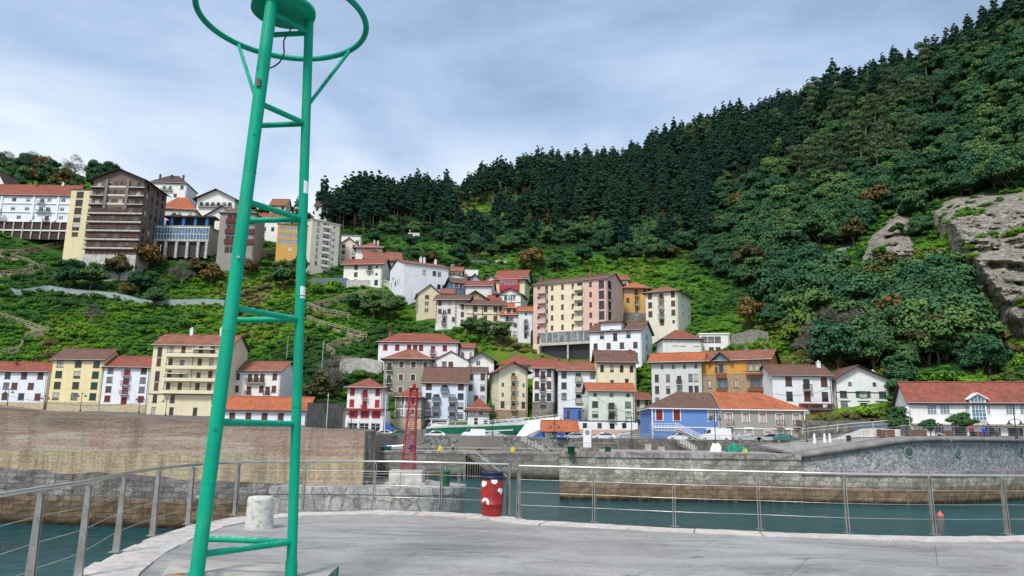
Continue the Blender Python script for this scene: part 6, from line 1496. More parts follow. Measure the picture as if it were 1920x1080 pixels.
# ------------------------------------------------------------------ pier railing: flat tapered steel posts, round rail, wires
M['rail'] = simple('stainless_rail', (.62,.60,.56), .28, .85, var=.1); M['post'] = simple('brushed_steel_post', (.40,.385,.36), .42, .75, var=.2, sc=5)
posts_px = [(-120, 1215), (50, 1130), (146, 1088), (217, 1040), (285, 1009), (352, 987), (440, 970), (567, 961), (700, 959), (826, 962), (953, 969), (972, 976), (1114, 983), (1265, 991), (1425, 997), (1590, 1004), (1752, 1007), (1890, 1006), (2030, 1006), (2180, 1007)]
pier_rail = empty('railing', G(953, 969, ZP), 0, 'stainless steel railing with wires round the pier edge', 'railing'); o0 = pier_rail.location.copy()
tops = []; HR = 1.035
ctrp = G(960, 1500, ZP)
for i, (px, py) in enumerate(posts_px):
    b0 = G(px, py-2, ZP) ; b0.z = ZP+.02
    nb = [G(*posts_px[j], ZP) for j in (max(i-1, 0), min(i+1, len(posts_px)-1))]; t = (nb[1]-nb[0]).normalized(); n_ = Vector((t.y, -t.x, 0))
    lean = -n_*.0
    w = MB(); a0, a1 = .043, .024
    B0, T0 = b0-o0, b0-o0+Vector((0,0,HR-.05))
    for off in (-.022, .022):
        vs = []
        for p_, a_ in ((B0, a0), (T0, a1)):
            for s_, u_ in ((-1,-1),(1,-1),(1,1),(-1,1)): vs.append(p_+t*(off+.006*u_)+n_*a_*s_)
        w.add(vs, [(3,2,1,0),(4,5,6,7),(0,1,5,4),(1,2,6,5),(2,3,7,6),(3,0,4,7)])
    w.tube([T0, T0+Vector((0,0,.045))], .016, 10); w.box(B0.x-.07, B0.x+.07, B0.y-.07, B0.y+.07, B0.z, B0.z+.012)
    w.build('post', M['post'], pier_rail); tops.append(b0+Vector((0,0,HR)))
def run(idx, z, r_, nm, mt):
    pts = []
    for a_, b_ in zip(idx, idx[1:]):
        p0, p1 = tops[a_], tops[b_]; pm, pn = tops[max(a_-1, idx[0])], tops[min(b_+1, idx[-1])]
        for k in range(5):
            s = k/5; q_ = .5*((2*p0)+(p1-pm)*s+(2*pm-5*p0+4*p1-pn)*s*s+(3*p0-pm-3*p1+pn)*s**3); pts.append(q_-o0-Vector((0,0,z)))
    pts.append(tops[idx[-1]]-o0-Vector((0,0,z))); w = MB(); w.tube(pts, r_, 10); w.build(nm, mt, pier_rail)
left = list(range(0, 11)); right = list(range(11, len(posts_px)))
for idx in (left, right):
    run(idx, 0, .024, 'handrail', M['rail'])
    for z in (.27, .52, .77): run(idx, z, .0042, 'wire', M['rail'])
# ------------------------------------------------------------------ red lattice light on the pier head
rt = empty('lattice_tower', (0,0,0), 0, 'slim red lattice beacon tower on a concrete block at the pier head', 'beacon'); M['redm'] = simple('red_steel', (.42,.02,.035), .5, var=.2, sc=5)
d0 = 60.5; c0 = P(764, 897, d0); c0.z = zph; rt.location = c0
zbt = P(764, 881, d0).z - zph; zt_ = P(770, 729, d0).z - zph
w = MB(); w.box(-1.28, 1.25, -1.2, 1.2, .0, zbt); w.box(-1.55, 1.55, -1.5, 1.5, -.02, .12); w.build('concrete_block', M['lconc'], rt)
wb, wt = .50, .26; sh = .12
def cor(k, z):
    f = (z-zbt)/(zt_-zbt); h_ = wb+(wt-wb)*f; return Vector(((-1, 1, 1, -1)[k]*h_ + sh*f*2, (-1, -1, 1, 1)[k]*h_, z))
for k in range(4):
    w = MB(); w.tube([cor(k, zbt), cor(k, zt_)], .038, 8); w.build('leg', M['redm'], rt)
w = MB(); nlev = 11; zs_ = [zbt+.25+(zt_-zbt-.3)*(1-(1-i/nlev)**1.15) for i in range(nlev+1)]
for a_ in zs_:
    for k in range(4): w.tube([cor(k, a_), cor((k+1) % 4, a_)], .024, 6)
for i, (a_, b_) in enumerate(zip(zs_, zs_[1:])):
    for k in range(4): w.tube([cor(k, a_), cor((k+1) % 4, b_)] if i % 2 else [cor((k+1) % 4, a_), cor(k, b_)], .015, 5)
w.build('lattice_bracing', M['redm'], rt)
w = MB(); w.box(-.42+.24, .42+.24, -.42, .42, zt_, zt_+.06)
w.build('platform', M['redm'], rt); w = MB(); w.tube([(.24-.18, -.3, zbt), (.24-.18, -.15, zt_)], .02, 6); w.tube([(.24+.18, -.3, zbt), (.24+.18, -.15, zt_)], .02, 6)
for i in range(24): z = zbt+(zt_-zbt)*i/24; w.tube([(.06, -.3+.15*i/24, z), (.42, -.3+.15*i/24, z)], .014, 5)
w.build('ladder', M['redm'], rt)
w = MB(); w.lathe([(.05,zt_+.06),(.14,zt_+.07),(.14,zt_+.4),(.05,zt_+.45)], 16); w.build('lamp', M['redm'], rt, (.24, 0, 0))
for v_, r_ in ():
    pass
# railing round the pier head
ph_r = empty('railing', (pc.x, 59, zph), 0, 'thin grey railing round the pier head beneath the red beacon', 'railing')
pp_ = [Vector((-8.0, -3.6, 0)), Vector((-5.4, -3.7, 0))] + [Vector(((pr-.4)*math.cos(t), (pr-.4)*math.sin(t), 0)) for t in [R(x) for x in range(-118, 50, 28)]]
for p_ in pp_: w = MB(); w.tube([p_, p_+Vector((0,0,1.1))], .035, 6); w.build('post', M['steel'], ph_r)
for z in (1.1, .72, .36): w = MB(); w.tube([p_+Vector((0,0,z)) for p_ in pp_], .03 if z == 1.1 else .012, 6); w.build('handrail' if z == 1.1 else 'wire', M['steel'], ph_r)
def bin_(px, py, d, h, r_, mat, lb, nm='litter_bin', cat='bin', z=None):
    p_ = P(px, py, d)
    if z is not None: p_.z = z
    e_ = empty(nm, p_, 0, lb, cat); w = MB(); w.lathe([(r_*.85,0),(r_,.05),(r_,h*.85),(r_*1.05,h*.86),(r_*1.05,h*.9)], 18); w.build('drum', mat, e_)
    w = MB(); w.lathe([(r_*1.08,h*.901),(r_*1.0,h*.95),(r_*.4,h),(.01,h)], 18); w.build('lid', mat, e_); return e_
M['bgreen'] = simple('green_plastic', (.01,.14,.05), .5); M['tgreen'] = simple('teal_plastic', (.01,.3,.16), .5)
bin_(837, 904, 56.5, 1.25, .24, M['bgreen'], 'dark green cylinder bin standing on the pier head', z=zph)
bin_(1071, 852, 90.2, .95, .42, M['bgreen'], 'green mooring drum on the left corner of the right quay', 'mooring_drum', 'drum', z=5.3)
bin_(1140, 849, 92, .62, .36, M['bgreen'], 'small green mooring drum beside the stone monument', 'mooring_drum', 'drum', z=5.6)
bin_(774, 840, 128, 1.3, .45, M['blue'], 'blue drum seen through the red beacon', 'plastic_drum', 'drum', z=4.6)
bin_(775, 812, 156, 1.5, .5, M['tgreen'], 'teal round container behind the red beacon on the street', 'plastic_drum', 'drum', z=6.95)
bin_(691, 838, 137.5, 1.2, .5, M['tgreen'], 'teal drum at the far left end of the basin ledge', 'plastic_drum', 'drum', z=4.6)
# ------------------------------------------------------------------ buoy
bu = empty('buoy', G(1763, 968, 0), 0, 'small orange pink mooring buoy floating in the basin', 'buoy'); M['buoy'] = simple('faded_orange_plastic', (.62,.16,.10), .55, var=.2)
w = MB(); w.lathe([(.05,-.25),(.26,-.15),(.33,.0),(.32,.12),(.24,.25),(.1,.4),(.045,.5),(.045,.56),(.01,.58)], 24); w.build('float', M['buoy'], bu); w = MB(); w.tube([(0.06*math.cos(t), 0, .62+.06*math.sin(t)) for t in [2*PI*k/12 for k in range(12)]], .012, 5, closed=True); w.build('ring', M['dark'], bu)
# ------------------------------------------------------------------ cars
_carpaint = {}
def paint(c):
    if c not in _carpaint:
        m, nt, b = newmat('car_paint'); b.inputs['Base Color'].default_value = col(c); b.inputs['Roughness'].default_value = .3; b.inputs['Coat Weight'].default_value = .6; _carpaint[c] = m
    return _carpaint[c]
def car(px, py, d, rz, c, label, L=4.2, H=1.45, van=False, z=6.92, name='parked_car', cat='car'):
    p_ = P(px, py, d); p_.z = z; e_ = empty(name, p_, rz, label, cat, 'cars parked along the quay street'); Wd = 1.75; pm = paint(c)
    if van: prof = [(0,.35),(0,.95),(.12,1.02),(.75,1.2),(1.25,1.95),(1.5,H),(L-.1,H),(L,H-.1),(L,.35)]; win = [(.82,1.2),(1.28,1.88),(1.55,1.95),(1.75,1.95),(1.75,1.22)]
    else: prof = [(0,.35),(0,.68),(.1,.78),(.95,.92),(1.55,H-.06),(1.85,H),(L*.72,H-.01),(L-.35,H-.38),(L-.08,.95),(L,.85),(L,.35)]; win = [(1.08,.93),(1.6,H-.12),(1.9,H-.07),(L*.70,H-.08),(L-.55,H-.40),(L-.75,.93)]
    w = MB(); n = len(prof)
    def ring(y, sh_): return [(x-L/2, y, z_ if z_ < 1 else z_) for x, z_ in prof]
    vs = []
    ys = [(-Wd/2, .0), (Wd/2, .0)]
    for y, _ in ys: vs += [(x-L/2, y*(1 if z_ < .96 else .84), z_) for x, z_ in prof]
    w.add(vs, [tuple(range(n))[::-1] if False else tuple(range(n)), tuple(range(2*n-1, n-1, -1))]); w.add(vs, [(i, n+i, n+(i+1) % n, (i+1) % n) for i in range(n)]); w.build('body', pm, e_)
    for s_ in (-1, 1):
        w = MB(); m_ = len(win); w.add([(x-L/2, s_*(Wd/2*(1 if z_ < .96 else .84)+.012 + (.0)), z_) for x, z_ in win], [tuple(range(m_)) if s_ < 0 else tuple(range(m_))[::-1]]); w.build('side_window', M['glass'], e_)
        for x in (-L/2+.75, L/2-.8):
            w = MB(); w.tube([(x, s_*(Wd/2-.2), .31), (x, s_*(Wd/2+.01), .31)], .31, 18); wh = w.build('wheel', M['dark'], e_); w = MB(); w.tube([(x, s_*(Wd/2+.0), .31), (x, s_*(Wd/2+.03), .31)], .19, 14); w.build('rim', M['steel'], wh)
    wx = .95 if not van else .78; a_, b_ = ((wx+.05, .95), (1.52, H-.1)) if not van else ((.8, 1.24), (1.24, 1.9))
    w = MB(); w.add([(a_[0]-L/2-.03, -.68, a_[1]), (a_[0]-L/2-.03, .68, a_[1]), (b_[0]-L/2-.04, .6, b_[1]), (b_[0]-L/2-.04, -.6, b_[1])], [(0,3,2,1)]); w.build('windscreen', M['glass'], e_)
    for y in (-.62, .62): w = MB(); w.box(-L/2-.02, -L/2+.02, y-.16, y+.16, .6, .72); w.build('headlight', M['wframe'], e_)
    return e_
SV, WH, DK, BLU, TL = (.42,.44,.46), (.75,.76,.78), (.03,.035,.045), (.03,.10,.35), (.05,.16,.15)
car(704, 800, 162, 0, DK, 'dark car parked before the arcade of the white and red house')
car(748, 818, 155, 0, TL, 'teal grey car left of the red beacon on the street'); car(815, 820, 155, .1, WH, 'white car right of the red beacon'); car(718, 820, 155, 0, WH, 'white car behind the wall below the blue tarpaulin')
car(888, 818, 154.6, 0, WH, 'white van with dark windows in front of the green boat', L=4.8, H=1.9, van=True, name='van', cat='van'); car(930, 818, 154.2, PI, SV, 'silver car parked in front of the green boat hull')
car(1040, 824, 152, PI/2, TL, 'dark green car by the quay hut'); car(1052, 824, 150, PI/2, BLU, 'bright blue car facing out beside the quay hut'); car(1076, 824, 149, 0, SV, 'silver car right of the bright blue one')
car(1132, 824, 138, 0, WH, 'white car below the peach wall left of the lamp'); car(1176, 824, 138, PI, SV, 'grey green estate car below the peach wall', H=1.6)
car(1275, 830, 122, 0, WH, 'white car under the outside stairs of the blue house'); car(1340, 830, 122.5, 0, WH, 'white delivery van parked before the grey house', L=5.0, H=2.15, van=True, name='van', cat='van')
car(1400, 831, 122, PI, SV, 'grey car below the crimson framed windows'); car(1440, 831, 122, 0, SV, 'silver grey car left of the teal one at the railing'); car(1472, 831, 121.5, PI, TL, 'teal car at the right end of the parked row')
car(965, 792, 176, .1, SV, 'silver car parked high before the brick coloured foot wall', z=None or P(965, 793, 176).z)
# ------------------------------------------------------------------ lamps
def lamp(px, py, d, top, label, z=None, arms=(-.8, .8), drop=.5):
    p_ = P(px, py, d); 
    if z is not None: p_.z = z
    h_ = P(px, top, p_.y).z - p_.z; e_ = empty('street_lamp', p_, 0, label, 'street lamp', 'double armed street lamps')
    w = MB(); w.lathe([(.16,0),(.16,.5),(.09,.6),(.07,1.2),(.055,h_)], 10); w.build('pole', M['dark'], e_); ha = h_-drop
    w = MB(); w.tube([(arms[0], 0, ha), (0, 0, ha+.25), (arms[1], 0, ha)], .035, 6); w.build('arm', M['dark'], e_)
    for x in arms: w = MB(); w.lathe([(.05,ha),(.07,ha-.12),(.16,ha-.3),(.36,ha-.5),(.36,ha-.54)], 12, cx=x); w.build('lamp_shade', M['dark'], e_)
lamp(1185, 839, 119.6, 780, 'double lamp before the peach walled house', 5.7); lamp(1342, 839, 118.6, 775, 'double lamp in front of the white van and blue house', 5.7); lamp(1040, 832, 149, 755, 'double lamp beside the quay hut', 6.9, drop=4.4)
lamp(923, 822, 153, 770, 'dark lamp in front of the green boat', 6.9); lamp(1513, 828, 112, 787, 'double lamp at the corner of the grey house', 6.9); lamp(1907, 826, 100, 760, 'double lamp before the harbour hall', zpro, drop=2.0)
lamp(791, 822, 153, 775, 'dark lamp between the red beacon and the balconied house', 6.9); lamp(658, 806, 158, 768, 'double lamp before the white and red house', 7.2)
for (px, y0, y1, d, lb) in ((13, 762, 728, 168, 'single lamp before the first white house at far left'), (82, 768, 740, 168, 'lamp at the corner between the white and yellow houses'), (150, 772, 735, 168, 'lamp in front of the yellow house'), (260, 775, 742, 168, 'lamp before the pale blue white house'), (310, 780, 745, 166, 'lamp before the large cream building')):
    lamp(px, y0, d, y1, lb)
def pole(px, y0, y1, d, label, mat='lconc', r_=.12, nm='utility_pole', cat='pole'):
    p_ = P(px, y0, d); h_ = P(px, y1, d).z-p_.z; w = MB(); w.lathe([(r_,-1),(r_*.6,h_)], 8); w.box(-r_*2, r_*2, -.04, .04, h_-.5, h_-.42); tag(w.build(nm, M[mat], None, p_), label, cat, 'poles')
pole(603, 700, 640, 195, 'pale pole rising from the green slope above the quay'); pole(720, 828, 740, 150, 'white mast by the blue tarpaulin', 'wframe', .1); pole(612, 800, 737, 150, 'thin pale pole on the quay right of the thin green leg', 'wframe', .08)
pole(538, 665, 628, 205, 'thin pale pole on the slope between the green legs', 'lconc', .08); pole(858, 404, 386, D(858, 404), 'thin pole by the little hut in the clearing', 'lconc', .25)
pole(768, 446, 430, D(768, 446), 'white chimney like post on the garden terraces', 'wframe', .15); pole(300, 476, 458, 255, 'pale stake on the grass below the restaurant', 'lconc', .15)
# ------------------------------------------------------------------ green boat on its cradle and the white ramp
M['hullg'] = simple('green_hull_paint', (.008,.17,.10), .45, var=.15, sc=1); M['hullw'] = simple('white_hull_paint', (.72,.73,.72), .5, var=.12, sc=1)
bt_ = empty('fishing_boat', P(900, 822, 164), 0, 'green and white fishing boat hauled out on the street, bow to the right', 'boat'); o_ = bt_.location.copy()
def bp_(px, py, d=164): return P(px, py, d)-o_
st_ = [(800, 822, 804, 800, 0.6), (840, 821, 801.5, 798, 1.5), (900, 820, 800, 796, 1.8), (950, 819, 798, 793.5, 1.5), (975, 812, 797, 791, .8), (990, 800, 795.5, 788.5, .06)]
w = MB(); vs = []; 
for px, yb_, ys_, yt_, hw in st_:
    a_, b_, c__ = bp_(px, yb_), bp_(px, ys_), bp_(px, yt_)
    vs += [(a_.x, 0, a_.z), (a_.x, -hw*.75, a_.z+.3), (b_.x, -hw, b_.z), (c__.x, -hw-.1, c__.z), (c__.x, hw+.1, c__.z), (b_.x, hw, b_.z), (a_.x, hw*.75, a_.z+.3)]
n = 7
for i in range(len(st_)-1):
    for k in range(n):
        w.add([vs[i*n+k], vs[(i+1)*n+k], vs[(i+1)*n+(k+1) % n], vs[i*n+(k+1) % n]], [(3,2,1,0)], 1 if k in (2, 3, 4) else 0)
w.add(vs[:n], [tuple(range(n))]); w.build('hull', [M['hullg'], M['hullw']], bt_)
w = MB()
for (x0, yy0, x1, yy1) in ((870, 811, 962, 806),):
    A_, B_ = bp_(x0, yy0), bp_(x1, yy1); A_.y = B_.y = -1.95; w.bar(A_, B_, .05, .22)
w.build('white_stripe', M['hullw'], bt_)
w = MB(); rl = [bp_(x, y) for x, y in ((800, 795), (850, 792), (920, 788), (990, 781))]
for i, (x0, y0_, hw) in enumerate(((805, 796, .8), (830, 795, 1.5), (855, 794, 1.7), (880, 793, 1.8), (905, 792, 1.8), (930, 790.5, 1.7), (955, 788.5, 1.3), (975, 786.5, .8))):
    A_ = bp_(x0, y0_+4); B_ = bp_(x0, y0_-2.5); w.tube([(A_.x, -hw, A_.z), (B_.x, -hw, B_.z)], .05, 6)
w.tube([(bp_(x, y).x, -hw, bp_(x, y).z) for x, y, hw in ((805, 793.5, .8), (855, 791.5, 1.7), (905, 789.5, 1.8), (955, 786, 1.3), (988, 783, .2))], .06, 6); w.build('deck_rail', M['hullw'], bt_)
w = MB(); A_ = bp_(822, 800); w.box(A_.x-1.6, A_.x+2.2, -1, 1, A_.z-.2, A_.z+1.6); w.box(A_.x-1.9, A_.x+2.4, -1.2, 1.2, A_.z+1.601, A_.z+1.75); cb_ = w.build('cabin', M['hullw'], bt_); w = MB(); w.box(A_.x-1.3, A_.x+1.9, -1.03, -1.005, A_.z+.7, A_.z+1.3); w.build('cabin_window', M['glass'], cb_)
# retaining ramp with white parapet
rp = empty('ramp', P(1010, 815, 158), 0, 'white sided ramp climbing right from the quay behind the green boat', 'ramp'); o_ = rp.location.copy()
w = MB(); pts_ = [(948, 834, 154), (1046, 790, 160), (1058, 783, 162), (930, 794, 166), (968, 808, 158)]
A1, A2, A3, A4 = P(958, 830, 153), P(1050, 788, 156), P(1052, 781, 166), P(990, 789, 166)
w.slab([[tuple(A1-o_), tuple(A2-o_), tuple(A3-o_), tuple(A4-o_)]], .5); w.quad(A1-o_-Vector((0,0,2)), A2-o_-Vector((0,0,7)), A2-o_, A1-o_); w.build('ramp_slab', M['hullw'], rp)
w = MB(); q0, q1 = P(905, 793, 167), P(1052, 777, 167)
for i in range(13): a_ = q0.lerp(q1, i/12)-o_; w.tube([a_-Vector((0,0,1.2)), a_], .09, 6)
for dz in (0, -.5): w.tube([q0-o_+Vector((0,0,dz)), q1-o_+Vector((0,0,dz))], .07, 6)
w.quad(q0-o_-Vector((0,-.1,5)), q1-o_-Vector((0,-.1,5)), q1-o_-Vector((0,-.1,1.1)), q0-o_-Vector((0,-.1,1.1))); w.build('parapet', M['hullw'], rp)
w = MB(); a_, b_, c__ = P(992, 822, 153), P(1022, 822, 153), P(1022, 804, 153); w.slab([[tuple(a_), tuple(b_), (b_.x, b_.y+.4, b_.z), (a_.x, a_.y+.4, a_.z)]], .1); w.add([a_, b_, c__, a_+Vector((0,.4,0)), b_+Vector((0,.4,0)), c__+Vector((0,.4,0))], [(0,1,2),(5,4,3),(0,2,5,3),(1,4,5,2)]); tag(w.build('blue_hoarding', M['blue']), 'triangular bright blue wall left of the quay hut', 'wall')
w = MB(); a_, b_, c__ = P(718, 812, 160), P(738, 806, 160), P(720, 790, 160); w.add([a_, b_, c__, a_+Vector((0,2.5,0)), b_+Vector((0,2.5,0)), c__+Vector((0,2.5,0))], [(0,1,2),(5,4,3),(0,2,5,3),(1,4,5,2),(0,3,4,1)]); tag(w.build('tarpaulin', M['blue']), 'blue tarpaulin tent right of the white and red house', 'tarpaulin')
# ------------------------------------------------------------------ small boats, nets, monument, stairs
def skiff(px, py, d, L, z, cm, label, cover=None, rz=0):
    p_ = P(px, py, d); p_.z = z; e_ = empty('rowing_boat', p_, rz, label, 'boat'); w = MB(); n = 9; vs = []
    for i in range(n):
        t = i/(n-1); hw = .75*math.sin(PI*min(1, .25+.75*(1-t)))**.6 if t < 1 else .03; x = -L/2+L*t; sh_ = .25*t*t
        vs += [(x, -hw, .55+sh_), (x, -hw*.7, .15+sh_*.4), (x, 0, .0+sh_*.5), (x, hw*.7, .15+sh_*.4), (x, hw, .55+sh_)]
    for i in range(n-1):
        for k in range(4): w.add([vs[i*5+k], vs[i*5+k+1], vs[(i+1)*5+k+1], vs[(i+1)*5+k]], [(0,1,2,3)], 0)
    w.add(vs[:5], [(0,1,2,3,4)][::-1]); w.build('hull', cm, e_)
    if cover:
        w = MB(); v2 = []
        for i in range(n): a_ = vs[i*5]; b_ = vs[i*5+4]; v2 += [(a_[0], a_[1]*1.04, a_[2]+.02), (a_[0], 0, a_[2]+.28), (b_[0], b_[1]*1.04, b_[2]+.02)]
        for i in range(n-1):
            for k in range(2): w.add([v2[i*3+k], v2[i*3+k+1], v2[(i+1)*3+k+1], v2[(i+1)*3+k]], [(3,2,1,0)])
        w.build('cover', cover, e_)
skiff(705, 833, 138, 4.2, 4.66, M['hullw'], 'small white boat with a blue cover on the basin ledge', M['blue']); skiff(742, 836, 139, 3.4, 4.66, M['hullw'], 'small white boat under a white sheet next to the blue covered one', M['white'], .2); skiff(718, 842, 137.5, 3.0, 4.62, M['hullg'], 'little green boat at the edge of the basin ledge')
def heap(px, py, d, r_, h_, mat, label, z, seed, nm='fishing_nets', cat='nets'):
    p_ = P(px, py, d); p_.z = z; bm = bmesh.new(); bmesh.ops.create_icosphere(bm, subdivisions=4, radius=1)
    for v_ in bm.verts:
        n_ = 1+.35*mnoise.noise(v_.co*1.6+Vector((seed, 0, 0)))+.12*mnoise.noise(v_.co*6); v_.co = Vector((v_.co.x*r_*n_, v_.co.y*r_*.7*n_, max(-.1, v_.co.z)*h_*n_))
    me = bpy.data.meshes.new(nm); bm.to_mesh(me); bm.free(); me.materials.append(mat); tag(link(nm, me, None, p_), label, cat)
M['net'] = simple('teal_net', (.02,.26,.17), .9, var=.4, sc=5); M['yel'] = simple('yellow_plastic', (.6,.5,.03), .7, var=.2)
heap(1378, 848, 108, 1.35, 1.05, M['net'], 'heap of teal green fishing nets on the right quay', 5.6, 1); heap(1343, 848, 108, .8, 1.15, M['white'], 'white covered heap beside the teal nets', 5.6, 5, 'covered_heap', 'heap')
heap(1398, 849, 107, .6, .7, M['net'], 'small end of the green nets next to the yellow bundle', 5.6, 9); heap(1397, 850, 105, .38, .45, M['yel'], 'yellow bundle right of the teal nets', 5.6, 3, 'rope_bundle', 'bundle')
heap(826, 836, 138, .5, .85, M['yel'], 'yellow heap on the ledge below the balconied house', 4.6, 4, 'rope_bundle', 'bundle'); heap(962, 838, 138, .5, .85, M['yel'], 'yellow heap on the ledge below the white ramp', 4.6, 6, 'rope_bundle', 'bundle')
def stone_mon():
    p_ = P(1101, 850, 93); p_.z = 5.62; e_ = empty('monument', p_, 0, 'white stone monument slab with a round medallion on the quay', 'monument')
    w = MB(); w.box(-1.0, 1.4, -.6, .6, 0, .45); w.build('base', M['stone_g'], e_); w = MB(); w.box(-.48, .48, -.22, .22, .451, 2.75); w.build('slab', M['white'], e_)
    w = MB(); w.lathe([(.02,0),(.26,0),(.30,.03),(.24,.05),(.1,.06),(.02,.07)], 24); md = w.build('medallion', M['concrete'], e_, (0, -.22, 2.25)); md.rotation_euler = (PI/2, 0, 0)
stone_mon()
# outside stairs of the blue house and the quay stairs under it
def stairs(p0, p1, wd, label, rails=True, n=14, mat='lconc'):
    e_ = empty('staircase', p0, 0, label, 'staircase'); d_ = p1-p0; w = MB()
    for i in range(n): a_ = d_*(i/n); b_ = d_*((i+1)/n); w.box(min(a_.x, b_.x), max(a_.x, b_.x), 0, wd, a_.z+(d_.z/n)-.22, a_.z+d_.z/n)
    w.add([(0,0,-.3),(d_.x,0,d_.z-.3),(d_.x,wd,d_.z-.3),(0,wd,-.3),(0,0,-.02),(d_.x,0,d_.z-.02),(d_.x,wd,d_.z-.02),(0,wd,-.02)], [(0,1,2,3),(4,7,6,5),(0,4,5,1),(3,2,6,7)]); w.build('flight', M[mat], e_)
    if rails:
        for yy in (.03, wd-.03):
            w = MB()
            for h_ in (1.0, .65, .3): w.tube([(0,yy,h_),(d_.x,yy,d_.z+h_)], .03, 6)
            for i in range(7): a_ = d_*(i/6); w.tube([(a_.x,yy,a_.z),(a_.x,yy,a_.z+1.0)], .025, 6)
            w.build('handrail', M['wframe'], e_)
    return e_
stairs(P(1326, 832, 121), P(1270, 805, 121)+Vector((0,0,0)), 1.2, 'concrete outside stairs with white rails climbing the blue house')
e_ = empty('stair_landing', P(1255, 806, 121), 0, 'landing with white railings in front of the blue house door', 'landing'); w = MB(); w.box(-2.2, 1.3, 0, 5, -.2, 0); w.build('landing_slab', M['lconc'], e_); w = MB()
for h_ in (1.0, .65, .3): w.tube([(-2.2,5,h_),(-2.2,.03,h_),(1.3,.03,h_)], .03, 6)
for i in range(8): w.tube([(-2.2+.5*i,.03,0),(-2.2+.5*i,.03,1)], .025, 6)
w.build('handrail', M['wframe'], e_)
stairs(P(1308, 851, 116.8), P(1276, 832, 116.8), 1.6, 'broad dark stairs down from the street to the quay deck', True, 12, 'concrete')
stairs(P(1018, 848, 142), P(978, 828, 146), 1.4, 'narrow stairs with pale handrails beside the white ramp', True, 12, 'concrete')
# ------------------------------------------------------------------ railings of the street edge, quay and promenade
def fence(pts, h_, label, mat='steel', bars=3, step_=2.2, r_=.035, nm='railing', cat='railing', wmat=None, barr=None):
    o_ = Vector(pts[0]); e_ = empty(nm, o_, 0, label, cat); L = [0]
    for a_, b_ in zip(pts, pts[1:]): L.append(L[-1]+(Vector(b_)-Vector(a_)).length)
    n = max(2, min(95, int(L[-1]/step_)))
    for i in range(n+1):
        s = L[-1]*i/n
        for (a_, b_, s0, s1) in zip(pts, pts[1:], L, L[1:]):
            if s <= s1+1e-6: q_ = Vector(a_).lerp(Vector(b_), (s-s0)/max(1e-6, s1-s0)); break
        w = MB(); w.tube([q_-o_, q_-o_+Vector((0,0,h_))], r_*.9, 6); w.build('post', M[mat], e_)
    for k in range(bars):
        w = MB(); w.tube([Vector(p_)-o_+Vector((0,0,h_*(1-k/bars))) for p_ in pts], r_ if k == 0 else (barr or r_*.5), 6); w.build('rail', M[mat], e_)
def Pz(px, z, d): p_ = P(px, 840, d); p_.z = z; return p_
fence([Pz(1076, 6.95, 120), Pz(1300, 6.9, 119), Pz(1420, 6.88, 118)], 1.0, 'grey railing on the street edge below the blue house', step_=2.6)
fence([Pz(1072, 5.6, 91.5), Pz(1160, 5.6, 91.8)], 1.0, 'short grey railing at the corner of the right quay', step_=2.8)
fence([Pz(1410, 5.62, 112), Pz(1452, 5.7, 110), Pz(1482, 5.75, 105)], 1.1, 'close barred railing right of the yellow bundle', bars=6, step_=1.4)
fence([P(x, y, dpp(max(1487, x))+1.6) for x, y in ((1489, 847), (1540, 839), (1590, 831), (1665, 820), (1705, 816.5))], 1.15, 'steel railing climbing the promenade rim on the left', bars=4, step_=2.6, r_=.03)
fence([P(x, 817, dpp(x)+1.6) for x in (1708, 1760, 1830, 1920, 2058)], 1.05, 'steel railing along the level top of the promenade', bars=4, step_=2.4, r_=.03)
fence([P(1505, 815, 116), P(1600, 805, 114), P(1706, 797, 112)], .9, 'pale handrail of the sloping path up to the harbour hall', 'wframe', bars=2, step_=4)
# ramp wall behind, planters, posts
w = MB(); a_, b_, c__, d_ = P(1555, 832, 113), P(1700, 817, 109), P(1700, 806, 109), P(1640, 803, 111); w.add([a_, b_, c__, d_, a_+Vector((0,4,0)), b_+Vector((0,4,0)), c__+Vector((0,4,0)), d_+Vector((0,4,0))], [(0,1,2,3),(7,6,5,4),(3,2,6,7),(0,3,7,4),(1,5,6,2)]); tag(w.build('sloping_wall', M['lconc']), 'pale sloping concrete wall between the railings left of the people', 'wall')
tag(wall_strip('rubble_wall', [wp(1515, 800, 124), wp(1600, 800, 130)], 6.5, [P(1515, 787, 124).z, P(1600, 792, 130).z], M['stone_g'], .2, top_t=3), 'rough rubble bank right of the grey house', 'wall'); tag(wall_strip('grey_wall', [wp(1575, 800, 133), wp(1690, 800, 128)], 6.5, [P(1575, 789, 133).z, P(1690, 791, 128).z], M['slate'], 0, top_t=.4), 'long slate grey wall below the white gabled house', 'wall')
M['planter'] = simple('rusty_planter', (.16,.075,.045), .8, var=.25)
for i, (x0, x1, pl_, lb) in enumerate(((1652, 1678, 0, 'rusty planter left, at the head of the sloping path'), (1707, 1738, 1, 'rusty planter with a low spiky bush'), (1768, 1790, 0, 'rusty planter box behind the couple in dark clothes'), (1828, 1850, 0, 'rusty planter box between the person in red and the one in blue'))):
    A_, B_ = P(x0, 813, 99 if x0 < 1820 else 104), P(x1, 813, 99 if x0 < 1820 else 104); A_.z = zpro; e_ = empty('planter', A_, 0, lb, 'planter'); L = B_.x-A_.x
    w = MB(); w.box(0, L, 0, 1.2, 0, .85); w.box(-.04, L+.04, -.04, 1.24, .851, .9); w.build('box', M['planter'], e_); w = MB(); w.box(.1, L-.1, .1, 1.1, .901, .93); w.build('soil', M['bark'], e_)
